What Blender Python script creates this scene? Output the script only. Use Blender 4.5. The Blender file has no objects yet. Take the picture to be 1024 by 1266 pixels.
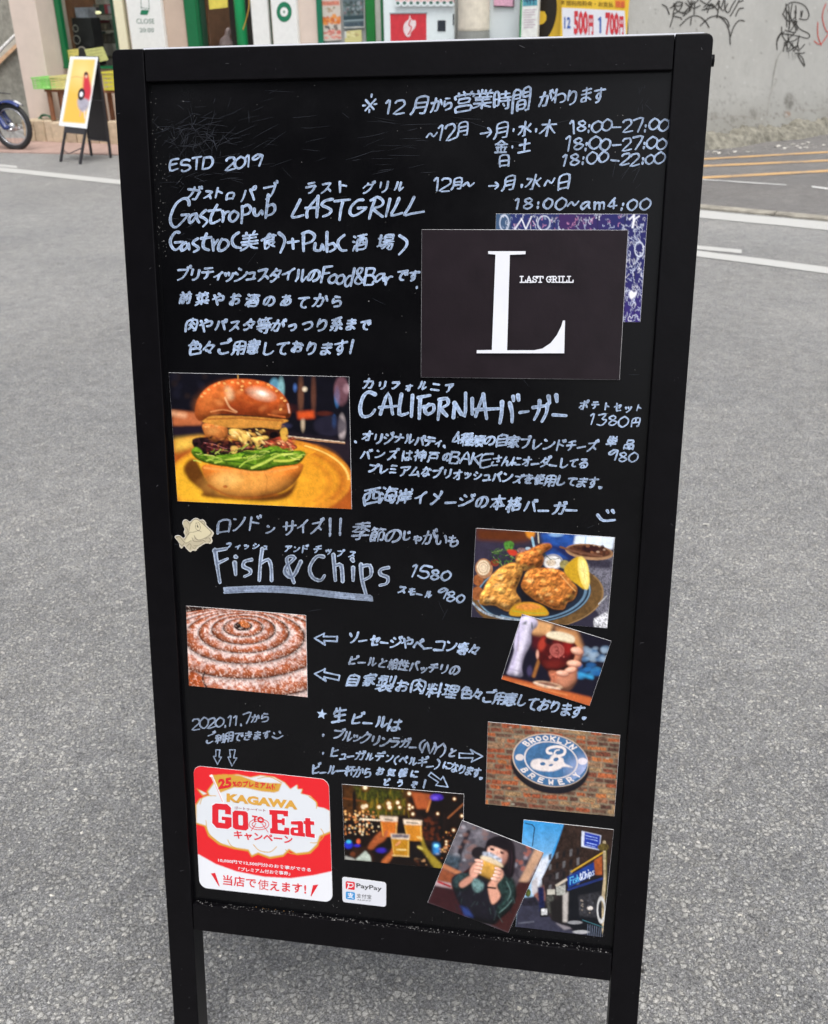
import bpy, math, random
import numpy as np
R = math.radians
random.seed(7); np.random.seed(7)
sc = bpy.context.scene
col = sc.collection

# ---------------------------------------------------------------- camera
FPX, PITCH, ROLL, HC = 1210.85, 0.48137, -0.0155, 1.45     # focal length in pixels of the 1024 px wide photograph
cp, sp = math.cos(PITCH), math.sin(PITCH)
FW = np.array([0, cp, -sp]); RT = np.array([1., 0, 0]); UP = np.cross(RT, FW)
c_, s_ = math.cos(ROLL), math.sin(ROLL)
RT2 = c_*RT + s_*UP; UP2 = -s_*RT + c_*UP
CAM = np.array([0, 0, HC])
cd = bpy.data.cameras.new('camera'); cam = bpy.data.objects.new('camera', cd); col.objects.link(cam)
from mathutils import Matrix, Vector
M = Matrix.Identity(4)
for i in range(3):
    M[i][0] = RT2[i]; M[i][1] = UP2[i]; M[i][2] = -FW[i]; M[i][3] = CAM[i]
cam.matrix_world = M
cd.sensor_fit = 'HORIZONTAL'; cd.sensor_width = 36; cd.lens = FPX/1024*36
cd.clip_start = 0.02; cd.clip_end = 300
cd.dof.use_dof = True; cd.dof.focus_distance = 0.98; cd.dof.aperture_fstop = 19
sc.camera = cam

# ---------------------------------------------------------------- sky, sun, exposure
SUN_EL, SUN_AZ = R(66), R(165)          # azimuth measured from +Y towards +X
w = bpy.data.worlds.new("World"); sc.world = w; w.use_nodes = True
nt = w.node_tree; nt.nodes.clear()
sky = nt.nodes.new('ShaderNodeTexSky'); sky.sky_type = 'NISHITA'; sky.sun_disc = False
sky.sun_elevation = SUN_EL; sky.sun_rotation = SUN_AZ; sky.air_density = 1.0; sky.dust_density = 4.0
hs = nt.nodes.new('ShaderNodeHueSaturation'); hs.inputs['Saturation'].default_value = 0.28
bg = nt.nodes.new('ShaderNodeBackground'); bg.inputs['Strength'].default_value = 0.14
wo = nt.nodes.new('ShaderNodeOutputWorld')
nt.links.new(sky.outputs[0], hs.inputs['Color']); nt.links.new(hs.outputs[0], bg.inputs[0]); nt.links.new(bg.outputs[0], wo.inputs[0])
ld = bpy.data.lights.new('sun', 'SUN'); ld.energy = 1.45; ld.angle = R(34); ld.color = (1, .97, .93)
lo = bpy.data.objects.new('sun', ld); col.objects.link(lo)
sd = Vector((math.sin(SUN_AZ)*math.cos(SUN_EL), math.cos(SUN_AZ)*math.cos(SUN_EL), math.sin(SUN_EL)))
lo.rotation_euler = sd.to_track_quat('Z', 'Y').to_euler()
sc.view_settings.view_transform = 'Standard'; sc.view_settings.look = 'None'
sc.view_settings.gamma = 1; sc.view_settings.use_curve_mapping = False
sc.view_settings.exposure = 0.5
sc.render.engine = 'CYCLES'

# ---------------------------------------------------------------- measuring helpers
def ray(px, py):
    d = FW + RT2*((px-512)/FPX) - UP2*((py-633)/FPX)
    return d
def hit(px, py, o, n):
    d = ray(px, py); t = np.dot(np.asarray(o)-CAM, n)/np.dot(d, n)
    return CAM + d*t
def G(px, py, z=0.0):
    return hit(px, py, (0, 0, z), (0, 0, 1.))

# ---------------------------------------------------------------- object helpers
def tag(o, label=None, cat=None, group=None, kind=None):
    if label: o['label'] = label
    if cat: o['category'] = cat
    if group: o['group'] = group
    if kind: o['kind'] = kind
    return o
def thing(name, loc, label, cat, group=None):
    o = bpy.data.objects.new(name, None); col.objects.link(o); o.location = [float(v) for v in loc]
    o.empty_display_size = .1
    return tag(o, label, cat, group)
class MB:
    def __init__(s): s.v = []; s.f = []; s.c = None; s.a = None
    def add(s, vs, fs):
        b = len(s.v); s.v += [tuple(map(float, p)) for p in vs]; s.f += [tuple(b+i for i in f) for f in fs]; return s
    def box(s, o, ex, ey, ez, a, b):
        o = np.array(o, float); ex, ey, ez = [np.array(e, float) for e in (ex, ey, ez)]
        P = [o+ex*x+ey*y+ez*z for z in (a[2], b[2]) for y in (a[1], b[1]) for x in (a[0], b[0])]
        return s.add(P, [(0,2,3,1), (4,5,7,6), (0,1,5,4), (2,6,7,3), (0,4,6,2), (1,3,7,5)])
    def abox(s, a, b): return s.box((0,0,0), (1,0,0), (0,1,0), (0,0,1), a, b)
    def tube(s, pts, r, n=8, cap=True):
        pts = [np.array(p, float) for p in pts]; rs = r if isinstance(r, (list, tuple)) else [r]*len(pts)
        rings = []; prev = None
        for i, p in enumerate(pts):
            t = pts[min(i+1, len(pts)-1)] - pts[max(i-1, 0)]; t = t/(np.linalg.norm(t)+1e-12)
            if prev is None:
                a = np.array([0, 0, 1.]) if abs(t[2]) < .9 else np.array([1., 0, 0])
                u = np.cross(t, a)
            else: u = prev - t*np.dot(prev, t)
            u = u/np.linalg.norm(u); prev = u; v = np.cross(t, u)
            rings.append([p + rs[i]*(math.cos(2*math.pi*k/n)*u + math.sin(2*math.pi*k/n)*v) for k in range(n)])
        vs = [q for rr in rings for q in rr]; fs = []
        for i in range(len(pts)-1):
            for k in range(n):
                a = i*n+k; b = i*n+(k+1) % n; fs.append((a, b, b+n, a+n))
        if cap: fs.append(tuple(range(n))[::-1]); fs.append(tuple((len(pts)-1)*n+k for k in range(n)))
        return s.add(vs, fs)
    def ring(s, c, ax, R0, r, n=40, m=8, sx=1.0):
        ax = np.array(ax, float); ax /= np.linalg.norm(ax); z = np.array([0, 0, 1.]); u = np.cross(ax, z); u /= np.linalg.norm(u); v = np.cross(u, ax)
        c = np.array(c, float); vs = []; fs = []
        for i in range(n):
            d = math.cos(2*math.pi*i/n)*u + math.sin(2*math.pi*i/n)*v
            for k in range(m):
                a = 2*math.pi*k/m; vs.append(c + d*(R0+r*math.cos(a)) + ax*r*sx*math.sin(a))
        for i in range(n):
            for k in range(m):
                fs.append((i*m+k, ((i+1) % n)*m+k, ((i+1) % n)*m+(k+1) % m, i*m+(k+1) % m))
        return s.add(vs, fs)
    def prism(s, base, off):
        n = len(base); off = np.array(off, float); top = [np.array(p, float)+off for p in base]
        return s.add(list(base)+top, [tuple(range(n))[::-1], tuple(range(n, 2*n))]+[(i, (i+1) % n, n+(i+1) % n, n+i) for i in range(n)])
    def build(s, name, mat, parent=None, smooth=False, bevel=0, recalc=True, label=None, kind=None):
        me = bpy.data.meshes.new(name)
        L = np.array(parent_world(parent)) if parent else np.zeros(3)
        V = (np.array(s.v)-L).tolist()
        me.from_pydata(V, [], s.f)
        if s.c is not None:
            at = me.color_attributes.new('Col', 'FLOAT_COLOR', 'POINT')
            at.data.foreach_set('color', np.concatenate([s.c, np.ones((len(s.c), 1))], 1).astype(np.float32).ravel())
        if s.a is not None:
            at = me.attributes.new('edge', 'FLOAT', 'POINT'); at.data.foreach_set('value', np.array(s.a, np.float32))
        me.materials.append(mat)
        if recalc and len(s.f) < 30000:
            import bmesh
            bm = bmesh.new(); bm.from_mesh(me); bmesh.ops.recalc_face_normals(bm, faces=bm.faces); bm.to_mesh(me); bm.free()
        if smooth: me.polygons.foreach_set('use_smooth', [True]*len(me.polygons))
        o = bpy.data.objects.new(name, me); col.objects.link(o)
        if parent: o.parent = parent
        if bevel:
            b = o.modifiers.new('bevel', 'BEVEL'); b.width = bevel; b.segments = 2; b.limit_method = 'ANGLE'; b.angle_limit = R(40)
        if label: o['label'] = label
        if kind: o['kind'] = kind
        return o
def parent_world(p):
    v = np.zeros(3)
    while p is not None: v = v + np.array(p.location); p = p.parent
    return v

# ---------------------------------------------------------------- materials
def lin(c):
    c = np.asarray(c, float)/255.
    return np.where(c <= .04045, c/12.92, ((c+.055)/1.055)**2.4)
MATS = {}
def mat(name, rgb, rough=.6, metal=0, noise=.12, nscale=20, bump=0, spec=.5, coord='Object', bscale=None, coat=0):
    if name in MATS: return MATS[name]
    m = bpy.data.materials.new(name); m.use_nodes = True; t = m.node_tree; b = t.nodes['Principled BSDF']
    base = list(lin(rgb))+[1]
    b.inputs['Roughness'].default_value = rough; b.inputs['Metallic'].default_value = metal
    b.inputs['Specular IOR Level'].default_value = spec
    if coat: b.inputs['Coat Weight'].default_value = coat; b.inputs['Coat Roughness'].default_value = .1
    tc = t.nodes.new('ShaderNodeTexCoord'); nz = t.nodes.new('ShaderNodeTexNoise'); nz.inputs['Scale'].default_value = nscale; nz.inputs['Detail'].default_value = 6; nz.inputs['Roughness'].default_value = .65
    t.links.new(tc.outputs[coord], nz.inputs['Vector'])
    mr = t.nodes.new('ShaderNodeMapRange'); mr.inputs[1].default_value = .3; mr.inputs[2].default_value = .7; mr.inputs[3].default_value = 1-noise; mr.inputs[4].default_value = 1+noise
    t.links.new(nz.outputs['Fac'], mr.inputs[0])
    mx = t.nodes.new('ShaderNodeVectorMath'); mx.operation = 'SCALE'; mx.inputs[0].default_value = base[:3]
    t.links.new(mr.outputs[0], mx.inputs['Scale']); t.links.new(mx.outputs[0], b.inputs['Base Color'])
    if bump:
        bp = t.nodes.new('ShaderNodeBump'); bp.inputs['Strength'].default_value = bump; bp.inputs['Distance'].default_value = .01
        n2 = t.nodes.new('ShaderNodeTexNoise'); n2.inputs['Scale'].default_value = bscale or nscale*3; n2.inputs['Detail'].default_value = 5
        t.links.new(tc.outputs[coord], n2.inputs['Vector']); t.links.new(n2.outputs['Fac'], bp.inputs['Height']); t.links.new(bp.outputs[0], b.inputs['Normal'])
    MATS[name] = m; return m
def N(t, typ, **kw):
    n = t.nodes.new(typ)
    for k, v in kw.items():
        if k.startswith('i_'): n.inputs[k[2:].replace('_', ' ')].default_value = v
        else: setattr(n, k, v)
    return n
def ramp(t, src, stops):
    r = t.nodes.new('ShaderNodeValToRGB'); e = r.color_ramp.elements
    while len(e) > 1: e.remove(e[-1])
    for i, (p, c) in enumerate(stops):
        el = e[0] if i == 0 else e.new(p)
        el.position = p; cc = c if isinstance(c, (list, tuple)) else (c, c, c); el.color = (*cc, 1)
    t.links.new(src, r.inputs[0]); return r.outputs[0]
def mix(t, a, b, fac, mode='MIX'):
    m = t.nodes.new('ShaderNodeMix'); m.data_type = 'RGBA'; m.blend_type = mode
    for s, v in ((m.inputs[0], fac), (m.inputs[6], a), (m.inputs[7], b)):
        if hasattr(v, 'is_output'): t.links.new(v, s)
        elif isinstance(v, (int, float)): s.default_value = v if s.type == 'VALUE' else (v, v, v, 1)
        else: s.default_value = (*v, 1)
    return m.outputs[2]

def asphalt(name, gain=1.0, tint=(1, 1, 1)):
    m = bpy.data.materials.new(name); m.use_nodes = True; t = m.node_tree; b = t.nodes['Principled BSDF']
    tc = N(t, 'ShaderNodeTexCoord'); C = tc.outputs['Object']
    # bend the lookup a little so that the stones are not regular cells
    nz = N(t, 'ShaderNodeTexNoise', i_Scale=130, i_Detail=4, i_Roughness=.7); t.links.new(C, nz.inputs['Vector'])
    ad = N(t, 'ShaderNodeVectorMath', operation='MULTIPLY_ADD'); t.links.new(nz.outputs['Color'], ad.inputs[0]); ad.inputs[1].default_value = (.011, .011, .011); t.links.new(C, ad.inputs[2])
    P = ad.outputs[0]
    def vor(scale, feature='F1'):
        v = N(t, 'ShaderNodeTexVoronoi', feature=feature, i_Scale=scale); t.links.new(P, v.inputs['Vector']); return v
    v0 = vor(95); v0e = vor(95, 'DISTANCE_TO_EDGE'); v1 = vor(165); v1e = vor(165, 'DISTANCE_TO_EDGE'); v2 = vor(380); v2e = vor(380, 'DISTANCE_TO_EDGE')
    s1 = N(t, 'ShaderNodeSeparateColor'); t.links.new(v1.outputs['Color'], s1.inputs[0])
    s2 = N(t, 'ShaderNodeSeparateColor'); t.links.new(v2.outputs['Color'], s2.inputs[0])
    a = .17*gain
    stone = ramp(t, s1.outputs[0], [(0, (a*.7, a*.7, a*.72)), (.35, (a*.95, a*.95, a*.97)), (.62, (a*1.03, a*1.01, a*.97)), (.9, (a*1.15, a*1.14, a*1.1)), (.99, (a*1.3, a*1.28, a*1.22)), (1, (a*2.3, a*2.2, a*2.0))])
    fine = ramp(t, s2.outputs[1], [(0, (a*.42, a*.42, a*.44)), (.5, (a*.95, a*.95, a*.98)), (.93, (a*1.2, a*1.2, a*1.18)), (1, (a*1.9, a*1.9, a*1.85))])
    big = ramp(t, s1.outputs[2], [(.62, 0), (.65, 1)])                    # which large cells carry a whole stone
    c = mix(t, fine, stone, big)
    e1 = ramp(t, v1e.outputs['Distance'], [(0, .45), (.09, 1)]); e2 = ramp(t, v2e.outputs['Distance'], [(0, .6), (.12, 1)])
    gap = mix(t, e2, e1, big); c = mix(t, c, gap, 1.0, 'MULTIPLY')
    s0 = N(t, 'ShaderNodeSeparateColor'); t.links.new(v0.outputs['Color'], s0.inputs[0])
    coarse = ramp(t, s0.outputs[2], [(.70, 0), (.72, 1)])
    st0 = ramp(t, s0.outputs[0], [(0, (a*.78, a*.78, a*.79)), (.5, (a*1.0, a*.99, a*.96)), (.92, (a*1.06, a*1.04, a*1.0)), (1, (a*1.3, a*1.26, a*1.2))])
    st0 = mix(t, st0, ramp(t, v0e.outputs['Distance'], [(0, .3), (.1, 1)]), 1.0, 'MULTIPLY'); c = mix(t, c, st0, coarse)
    npit = N(t, 'ShaderNodeTexNoise', i_Scale=210, i_Detail=4, i_Roughness=.7); t.links.new(C, npit.inputs['Vector'])
    c = mix(t, c, ramp(t, npit.outputs['Fac'], [(.30, .22), (.47, 1), (.7, 1.14)]), 1.0, 'MULTIPLY')  # crevice shade put into the colour: low noise values turn dark
    n3 = N(t, 'ShaderNodeTexNoise', i_Scale=1.3, i_Detail=7, i_Roughness=.62); t.links.new(C, n3.inputs['Vector'])
    c = mix(t, c, ramp(t, n3.outputs['Fac'], [(.3, (.86, .87, .88)), (.7, (1.1, 1.09, 1.07))]), 1.0, 'MULTIPLY')
    n4 = N(t, 'ShaderNodeTexNoise', i_Scale=14, i_Detail=5, i_Roughness=.7); t.links.new(C, n4.inputs['Vector'])
    c = mix(t, c, ramp(t, n4.outputs['Fac'], [(.3, .82), (.7, 1.16)]), 1.0, 'MULTIPLY')
    nf = N(t, 'ShaderNodeTexNoise', i_Scale=430, i_Detail=3, i_Roughness=.6); t.links.new(C, nf.inputs['Vector'])
    c = mix(t, c, ramp(t, nf.outputs['Fac'], [(.32, .55), (.5, 1.0), (.68, 1.35)]), 1.0, 'MULTIPLY')
    vs = N(t, 'ShaderNodeTexVoronoi', feature='F1', i_Scale=150); t.links.new(P, vs.inputs['Vector']); ss = N(t, 'ShaderNodeSeparateColor'); t.links.new(vs.outputs['Color'], ss.inputs[0])
    f1 = ramp(t, ss.outputs[0], [(.955, 0), (.96, 1)]); f2 = ramp(t, vs.outputs['Distance'], [(.14, 1), (.3, 0)]); ff = mix(t, f1, f2, 1.0, 'MULTIPLY'); c = mix(t, c, (.62, .61, .57), ff)
    n5 = N(t, 'ShaderNodeTexNoise', i_Scale=.45, i_Detail=5, i_Roughness=.6, i_Distortion=.6); t.links.new(C, n5.inputs['Vector'])
    c = mix(t, c, ramp(t, n5.outputs['Fac'], [(.35, .88), (.5, 1.0), (.66, 1.08)]), 1.0, 'MULTIPLY')
    c = mix(t, c, tint, 1.0, 'MULTIPLY')
    t.links.new(c, b.inputs['Base Color']); b.inputs['Roughness'].default_value = .62; b.inputs['Specular IOR Level'].default_value = .5
    h1 = ramp(t, v1e.outputs['Distance'], [(0, 0), (.25, 1)]); h2 = ramp(t, v2e.outputs['Distance'], [(0, 0), (.25, .6)])
    h = mix(t, h2, h1, big); h0 = ramp(t, v0e.outputs['Distance'], [(0, 0), (.2, 1)]); h = mix(t, h, h0, coarse); h = mix(t, h, npit.outputs['Fac'], .4); h = mix(t, h, n4.outputs['Fac'], .12); hh = mix(t, h, s1.outputs[1], .35)
    bp = N(t, 'ShaderNodeBump', i_Strength=1.0, i_Distance=.006); t.links.new(hh, bp.inputs['Height']); t.links.new(bp.outputs[0], b.inputs['Normal'])
    return m
def worn_paint(name, rgb, wear=.5):
    m = bpy.data.materials.new(name); m.use_nodes = True; t = m.node_tree; b = t.nodes['Principled BSDF']
    tc = N(t, 'ShaderNodeTexCoord')
    n1 = N(t, 'ShaderNodeTexNoise', i_Scale=45, i_Detail=8, i_Roughness=.75); t.links.new(tc.outputs['Object'], n1.inputs['Vector'])
    n2 = N(t, 'ShaderNodeTexNoise', i_Scale=3, i_Detail=4); t.links.new(tc.outputs['Object'], n2.inputs['Vector'])
    s = mix(t, n1.outputs['Fac'], n2.outputs['Fac'], .35)
    f = ramp(t, s, [(wear-.13, 1), (wear-.02, 0)])
    c = mix(t, list(lin(rgb)), (.17, .17, .175), f)
    t.links.new(c, b.inputs['Base Color']); b.inputs['Roughness'].default_value = .65
    bp = N(t, 'ShaderNodeBump', i_Strength=.5, i_Distance=.002); t.links.new(n1.outputs['Fac'], bp.inputs['Height']); t.links.new(bp.outputs[0], b.inputs['Normal'])
    return m
def vcol_mat(name, rough=.35, gain=1.0, spec=.4, grain=.0, bump=0):
    m = bpy.data.materials.new(name); m.use_nodes = True; t = m.node_tree; b = t.nodes['Principled BSDF']
    a = N(t, 'ShaderNodeAttribute', attribute_name='Col'); c = mix(t, a.outputs['Color'], (gain, gain, gain), 1.0, 'MULTIPLY')
    tc = N(t, 'ShaderNodeTexCoord')
    nz = N(t, 'ShaderNodeTexNoise', i_Scale=18, i_Detail=8, i_Roughness=.8); t.links.new(tc.outputs['Object'], nz.inputs['Vector'])
    if grain: c = mix(t, c, ramp(t, nz.outputs['Fac'], [(.3, 1-grain), (.7, 1+grain)]), 1.0, 'MULTIPLY')
    if bump:
        bp = N(t, 'ShaderNodeBump', i_Strength=bump, i_Distance=.01); t.links.new(nz.outputs['Fac'], bp.inputs['Height']); t.links.new(bp.outputs[0], b.inputs['Normal'])
    t.links.new(c, b.inputs['Base Color']); b.inputs['Roughness'].default_value = rough; b.inputs['Specular IOR Level'].default_value = spec
    return m
def ink_mat(name, core, rim):
    m = bpy.data.materials.new(name); m.use_nodes = True; t = m.node_tree; b = t.nodes['Principled BSDF']
    a = N(t, 'ShaderNodeAttribute', attribute_name='edge'); tc = N(t, 'ShaderNodeTexCoord')
    n1 = N(t, 'ShaderNodeTexNoise', i_Scale=260, i_Detail=5, i_Roughness=.7); t.links.new(tc.outputs['Object'], n1.inputs['Vector'])
    n2 = N(t, 'ShaderNodeTexNoise', i_Scale=30, i_Detail=3); t.links.new(tc.outputs['Object'], n2.inputs['Vector'])
    c = mix(t, list(lin(core)), list(lin(rim)), a.outputs['Fac'])
    c = mix(t, c, ramp(t, n1.outputs['Fac'], [(.32, .45), (.6, 1.15)]), 1.0, 'MULTIPLY')
    c = mix(t, c, ramp(t, n2.outputs['Fac'], [(.3, .7), (.65, 1.12)]), 1.0, 'MULTIPLY')
    t.links.new(c, b.inputs['Base Color']); b.inputs['Roughness'].default_value = .7
    return m
# ---------------------------------------------------------------- printed pictures: colours computed per vertex of a fine sheet
def fbm(h, w, s0, octs=4, seed=0, ax=(1, 1)):
    rg = np.random.RandomState(seed); out = np.zeros((h, w)); amp = 1; tot = 0; s = s0
    for _ in range(octs):
        gh, gw = int(h/(s*ax[1]))+3, int(w/(s*ax[0]))+3
        g = rg.rand(gh, gw); y = np.arange(h)/(s*ax[1]); x = np.arange(w)/(s*ax[0])
        yi = y.astype(int); xi = x.astype(int); fy = (y-yi)[:, None]; fx = (x-xi)[None]
        fy = fy*fy*(3-2*fy); fx = fx*fx*(3-2*fx)
        a = g[yi][:, xi]; b_ = g[yi][:, xi+1]; c = g[yi+1][:, xi]; d = g[yi+1][:, xi+1]
        out += amp*((a*(1-fx)+b_*fx)*(1-fy)+(c*(1-fx)+d*fx)*fy); tot += amp; amp *= .55; s = max(s/2, 1)
    return out/tot
def boxblur(a, r):
    if r < .5: return a
    r = int(round(r))
    for _ in range(2):
        for ax in (0, 1):
            p = np.pad(a, [(r+1, r) if i == ax else (0, 0) for i in range(a.ndim)], mode='edge'); cs = np.cumsum(p, axis=ax)
            n = a.shape[ax]
            a = (np.take(cs, range(2*r+1, 2*r+1+n), axis=ax)-np.take(cs, range(0, n), axis=ax))/(2*r+1)
    return a
def crom(pts, closed=False, k=4):
    P = [np.array(p, float) for p in pts]; n = len(P)
    if n < 3: return P
    out = []
    for i in range(n if closed else n-1):
        if closed: p0, p1, p2, p3 = P[i-1], P[i], P[(i+1) % n], P[(i+2) % n]
        else: p0, p1, p2, p3 = P[max(i-1, 0)], P[i], P[i+1], P[min(i+2, n-1)]
        for j in range(k):
            t = j/k; out.append(.5*((2*p1)+(-p0+p2)*t+(2*p0-5*p1+4*p2-p3)*t*t+(-p0+3*p1-3*p2+p3)*t**3))
    if not closed: out.append(P[-1])
    return out
class Canvas:
    """picture in the coordinates of an enlarged view: (x0,y0) photo origin, S enlargement"""
    def __init__(s, x0, y0, S, w, h, bgc, ppp=2.0):
        s.x0, s.y0, s.S, s.k = x0, y0, S, ppp/S
        s.W, s.H = int(w*s.k)+2, int(h*s.k)+2
        s.I = np.ones((s.H, s.W, 3))*lin(bgc); s.seed = 1
        yy, xx = np.mgrid[0:s.H, 0:s.W]; s.X = xx/s.k; s.Y = yy/s.k
    def put(s, m, c, a=1, tex=0, ts=12, shade=None, win=None):
        sl = win or (slice(0, s.H), slice(0, s.W)); h, w = m.shape
        c = lin(c)*np.ones((h, w, 3))
        if tex:
            s.seed += 1; n = fbm(h, w, max(ts*s.k, 1.5), 4, s.seed); c = c*np.clip(1+(n-.5)*2*tex*1.6, .05, 3)[..., None]
        if shade is not None: c = c*shade[..., None]
        m = (m*a)[..., None]; s.I[sl] = s.I[sl]*(1-m)+c*m
    def win(s, xa, ya, xb, yb):
        x0 = min(max(int(xa*s.k)-1, 0), s.W-1); x1 = max(min(int(xb*s.k)+2, s.W), x0+1); y0 = min(max(int(ya*s.k)-1, 0), s.H-1); y1 = max(min(int(yb*s.k)+2, s.H), y0+1)
        return (slice(y0, y1), slice(x0, x1))
    def mask(s, pts, soft=0):
        m = np.zeros((s.H, s.W), bool); P = np.array(pts)
        xs0 = max(int(P[:, 0].min()*s.k)-1, 0); xs1 = min(int(P[:, 0].max()*s.k)+2, s.W); ys0 = max(int(P[:, 1].min()*s.k)-1, 0); ys1 = min(int(P[:, 1].max()*s.k)+2, s.H)
        if xs1 <= xs0 or ys1 <= ys0: return m.astype(float)
        X = s.X[ys0:ys1, xs0:xs1]; Y = s.Y[ys0:ys1, xs0:xs1]; mm = np.zeros(X.shape, bool)
        for i in range(len(P)):
            (xa, ya), (xb, yb) = P[i-1], P[i]
            if ya == yb: continue
            mm ^= ((Y >= min(ya, yb)) & (Y < max(ya, yb)) & (X < xa+(Y-ya)*(xb-xa)/(yb-ya)))
        m[ys0:ys1, xs0:xs1] = mm
        return boxblur(m.astype(float), soft*s.k) if soft else m.astype(float)
    def poly(s, pts, c, soft=1.5, smooth=False, rnd=0, rk=1.0, **k):
        if smooth: pts = crom(pts, True)
        P = np.array(pts); e = soft*3+4; sl = s.win(P[:, 0].min()-e, P[:, 1].min()-e, P[:, 0].max()+e, P[:, 1].max()+e)
        X, Y = s.X[sl], s.Y[sl]; mm = np.zeros(X.shape, bool)
        for i in range(len(P)):
            (xa, ya), (xb, yb) = P[i-1], P[i]
            if ya == yb: continue
            mm ^= ((Y >= min(ya, yb)) & (Y < max(ya, yb)) & (X < xa+(Y-ya)*(xb-xa)/(yb-ya)))
        m = mm.astype(float)
        if rnd:
            r_ = max(rnd*s.k, 1); mb = boxblur(m, r_); gy, gx = np.gradient(mb); k['shade'] = np.clip(1+rk*(1.5*gy+.5*gx)*r_-rk*.35*(1-np.clip((mb-.45)*2, 0, 1)), .25, 1.7)
        if soft: m = boxblur(m, soft*s.k)
        s.put(m, c, win=sl, **k)
    def ell(s, cx, cy, rx, ry, c, rot=0, soft=3, ring=None, arc=None, rnd=0, **k):
        e = max(rx, ry)+(ring or 0)+soft*2+2; sl = s.win(cx-e, cy-e, cx+e, cy+e); X, Y = s.X[sl], s.Y[sl]
        a = R(rot); dx, dy = X-cx, Y-cy; u = (dx*math.cos(a)+dy*math.sin(a))/rx; v = (-dx*math.sin(a)+dy*math.cos(a))/ry
        r = np.sqrt(u*u+v*v); d = (r-1)*min(rx, ry)
        if rnd: k['shade'] = np.clip(1-rnd*(.35*dy/min(rx, ry)+.3*r*r-.1), .2, 1.6)
        if ring: d = abs(d)-ring/2
        m = np.clip(.5-d/max(soft, 1e-3), 0, 1)
        if arc:
            an = np.degrees(np.arctan2(v, u)) % 360; lo_, hi_ = arc; m = m*(((an-lo_) % 360) <= (hi_-lo_) % 360)
        s.put(m, c, win=sl, **k)
    def line(s, pts, wd, c, a=1, smooth=False, soft=1.5, **k):
        if smooth: pts = crom(pts)
        P = np.array(pts, float); e = wd+soft*2+2; sl = s.win(P[:, 0].min()-e, P[:, 1].min()-e, P[:, 0].max()+e, P[:, 1].max()+e); X, Y = s.X[sl], s.Y[sl]
        d = np.full(X.shape, 1e9)
        for p, q in zip(pts, pts[1:]):
            px, py = p; qx, qy = q; L = (qx-px)**2+(qy-py)**2+1e-9
            t = np.clip(((X-px)*(qx-px)+(Y-py)*(qy-py))/L, 0, 1)
            d = np.minimum(d, np.hypot(X-px-t*(qx-px), Y-py-t*(qy-py)))
        s.put(np.clip(.5-(d-wd/2)/soft, 0, 1), c, a, win=sl, **k)
    def blur(s, r): s.I = boxblur(s.I, r*s.k)
    def finish(s, con=1.12, grain=.12, soft=0):
        I = np.clip(s.I, 0, 1.1); 
        if soft: I = boxblur(I, soft)
        L = I.mean(-1, keepdims=True); I = L+(I-L)*.97; I = np.clip(I, 0, 1.1)**con*1.04
        n = fbm(s.H, s.W, 2.2, 2, 991); n2 = fbm(s.H, s.W, 7, 3, 992); n3 = fbm(s.H, s.W, 18, 5, 993); s.I = I*np.clip(1+grain*2.4*(n-.5)+grain*2.2*(n2-.5)+grain*4.5*(n3-.5), .3, 1.6)[..., None]
    def spots(s, n, box, r, cols, seed=0, a=.8, asp=1.0, soft=2):
        rg = random.Random(seed)
        for _ in range(n):
            q = rg.uniform(*r); s.ell(rg.uniform(box[0], box[2]), rg.uniform(box[1], box[3]), q*asp, q, rg.choice(cols), soft=soft, a=a)
    def sample(s, px, py):
        x = np.clip((px-s.x0)*s.S*s.k, 0, s.W-1.01); y = np.clip((py-s.y0)*s.S*s.k, 0, s.H-1.01)
        xi = x.astype(int); yi = y.astype(int); fx = (x-xi)[:, None]; fy = (y-yi)[:, None]; I = s.I
        return (I[yi, xi]*(1-fx)+I[yi, xi+1]*fx)*(1-fy)+(I[yi+1, xi]*(1-fx)+I[yi+1, xi+1]*fx)*fy

def homog(src, dst):
    A = []; b = []
    for (x, y), (u, v) in zip(src, dst):
        A += [[x, y, 1, 0, 0, 0, -u*x, -u*y], [0, 0, 0, x, y, 1, -v*x, -v*y]]; b += [u, v]
    h = np.linalg.solve(np.array(A), np.array(b)); return np.append(h, 1).reshape(3, 3)

# ---------------------------------------------------------------- the chalkboard sign: its frame of reference
YAW, LEAN, BX, BY, BROLL = 0.17573, 0.22856, -0.04235, 0.82674, 0.0173
BW, BT, BP, BQ, BS, BA = 0.65, 1.44954, 1.41553, 0.35467, 0.31284, 0.03765
_r = np.array([math.cos(YAW), -math.sin(YAW), 0]); Bn0 = np.array([-math.sin(YAW), -math.cos(YAW), 0])
_u = np.array([0, 0, 1.])*math.cos(LEAN)-Bn0*math.sin(LEAN)
Br = _r*math.cos(BROLL)+_u*math.sin(BROLL); Bu = _u*math.cos(BROLL)-_r*math.sin(BROLL)
Bn = np.cross(Br, Bu)
if np.dot(Bn, Bn0) < 0: Bn = -Bn
BO = np.array([BX, BY, 0.])
PANEL = BO - Bn*0.009                       # the board face sits 9 mm behind the frame's front
def bd(u, v, d=0): return BO+Br*u+Bu*v+Bn*d
PL = [PANEL, Bn]
def pp(px, py, d=0.0):                      # point on the board face seen at a photo pixel, lifted by d
    return hit(px, py, PL[0], PL[1])+PL[1]*d

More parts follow.
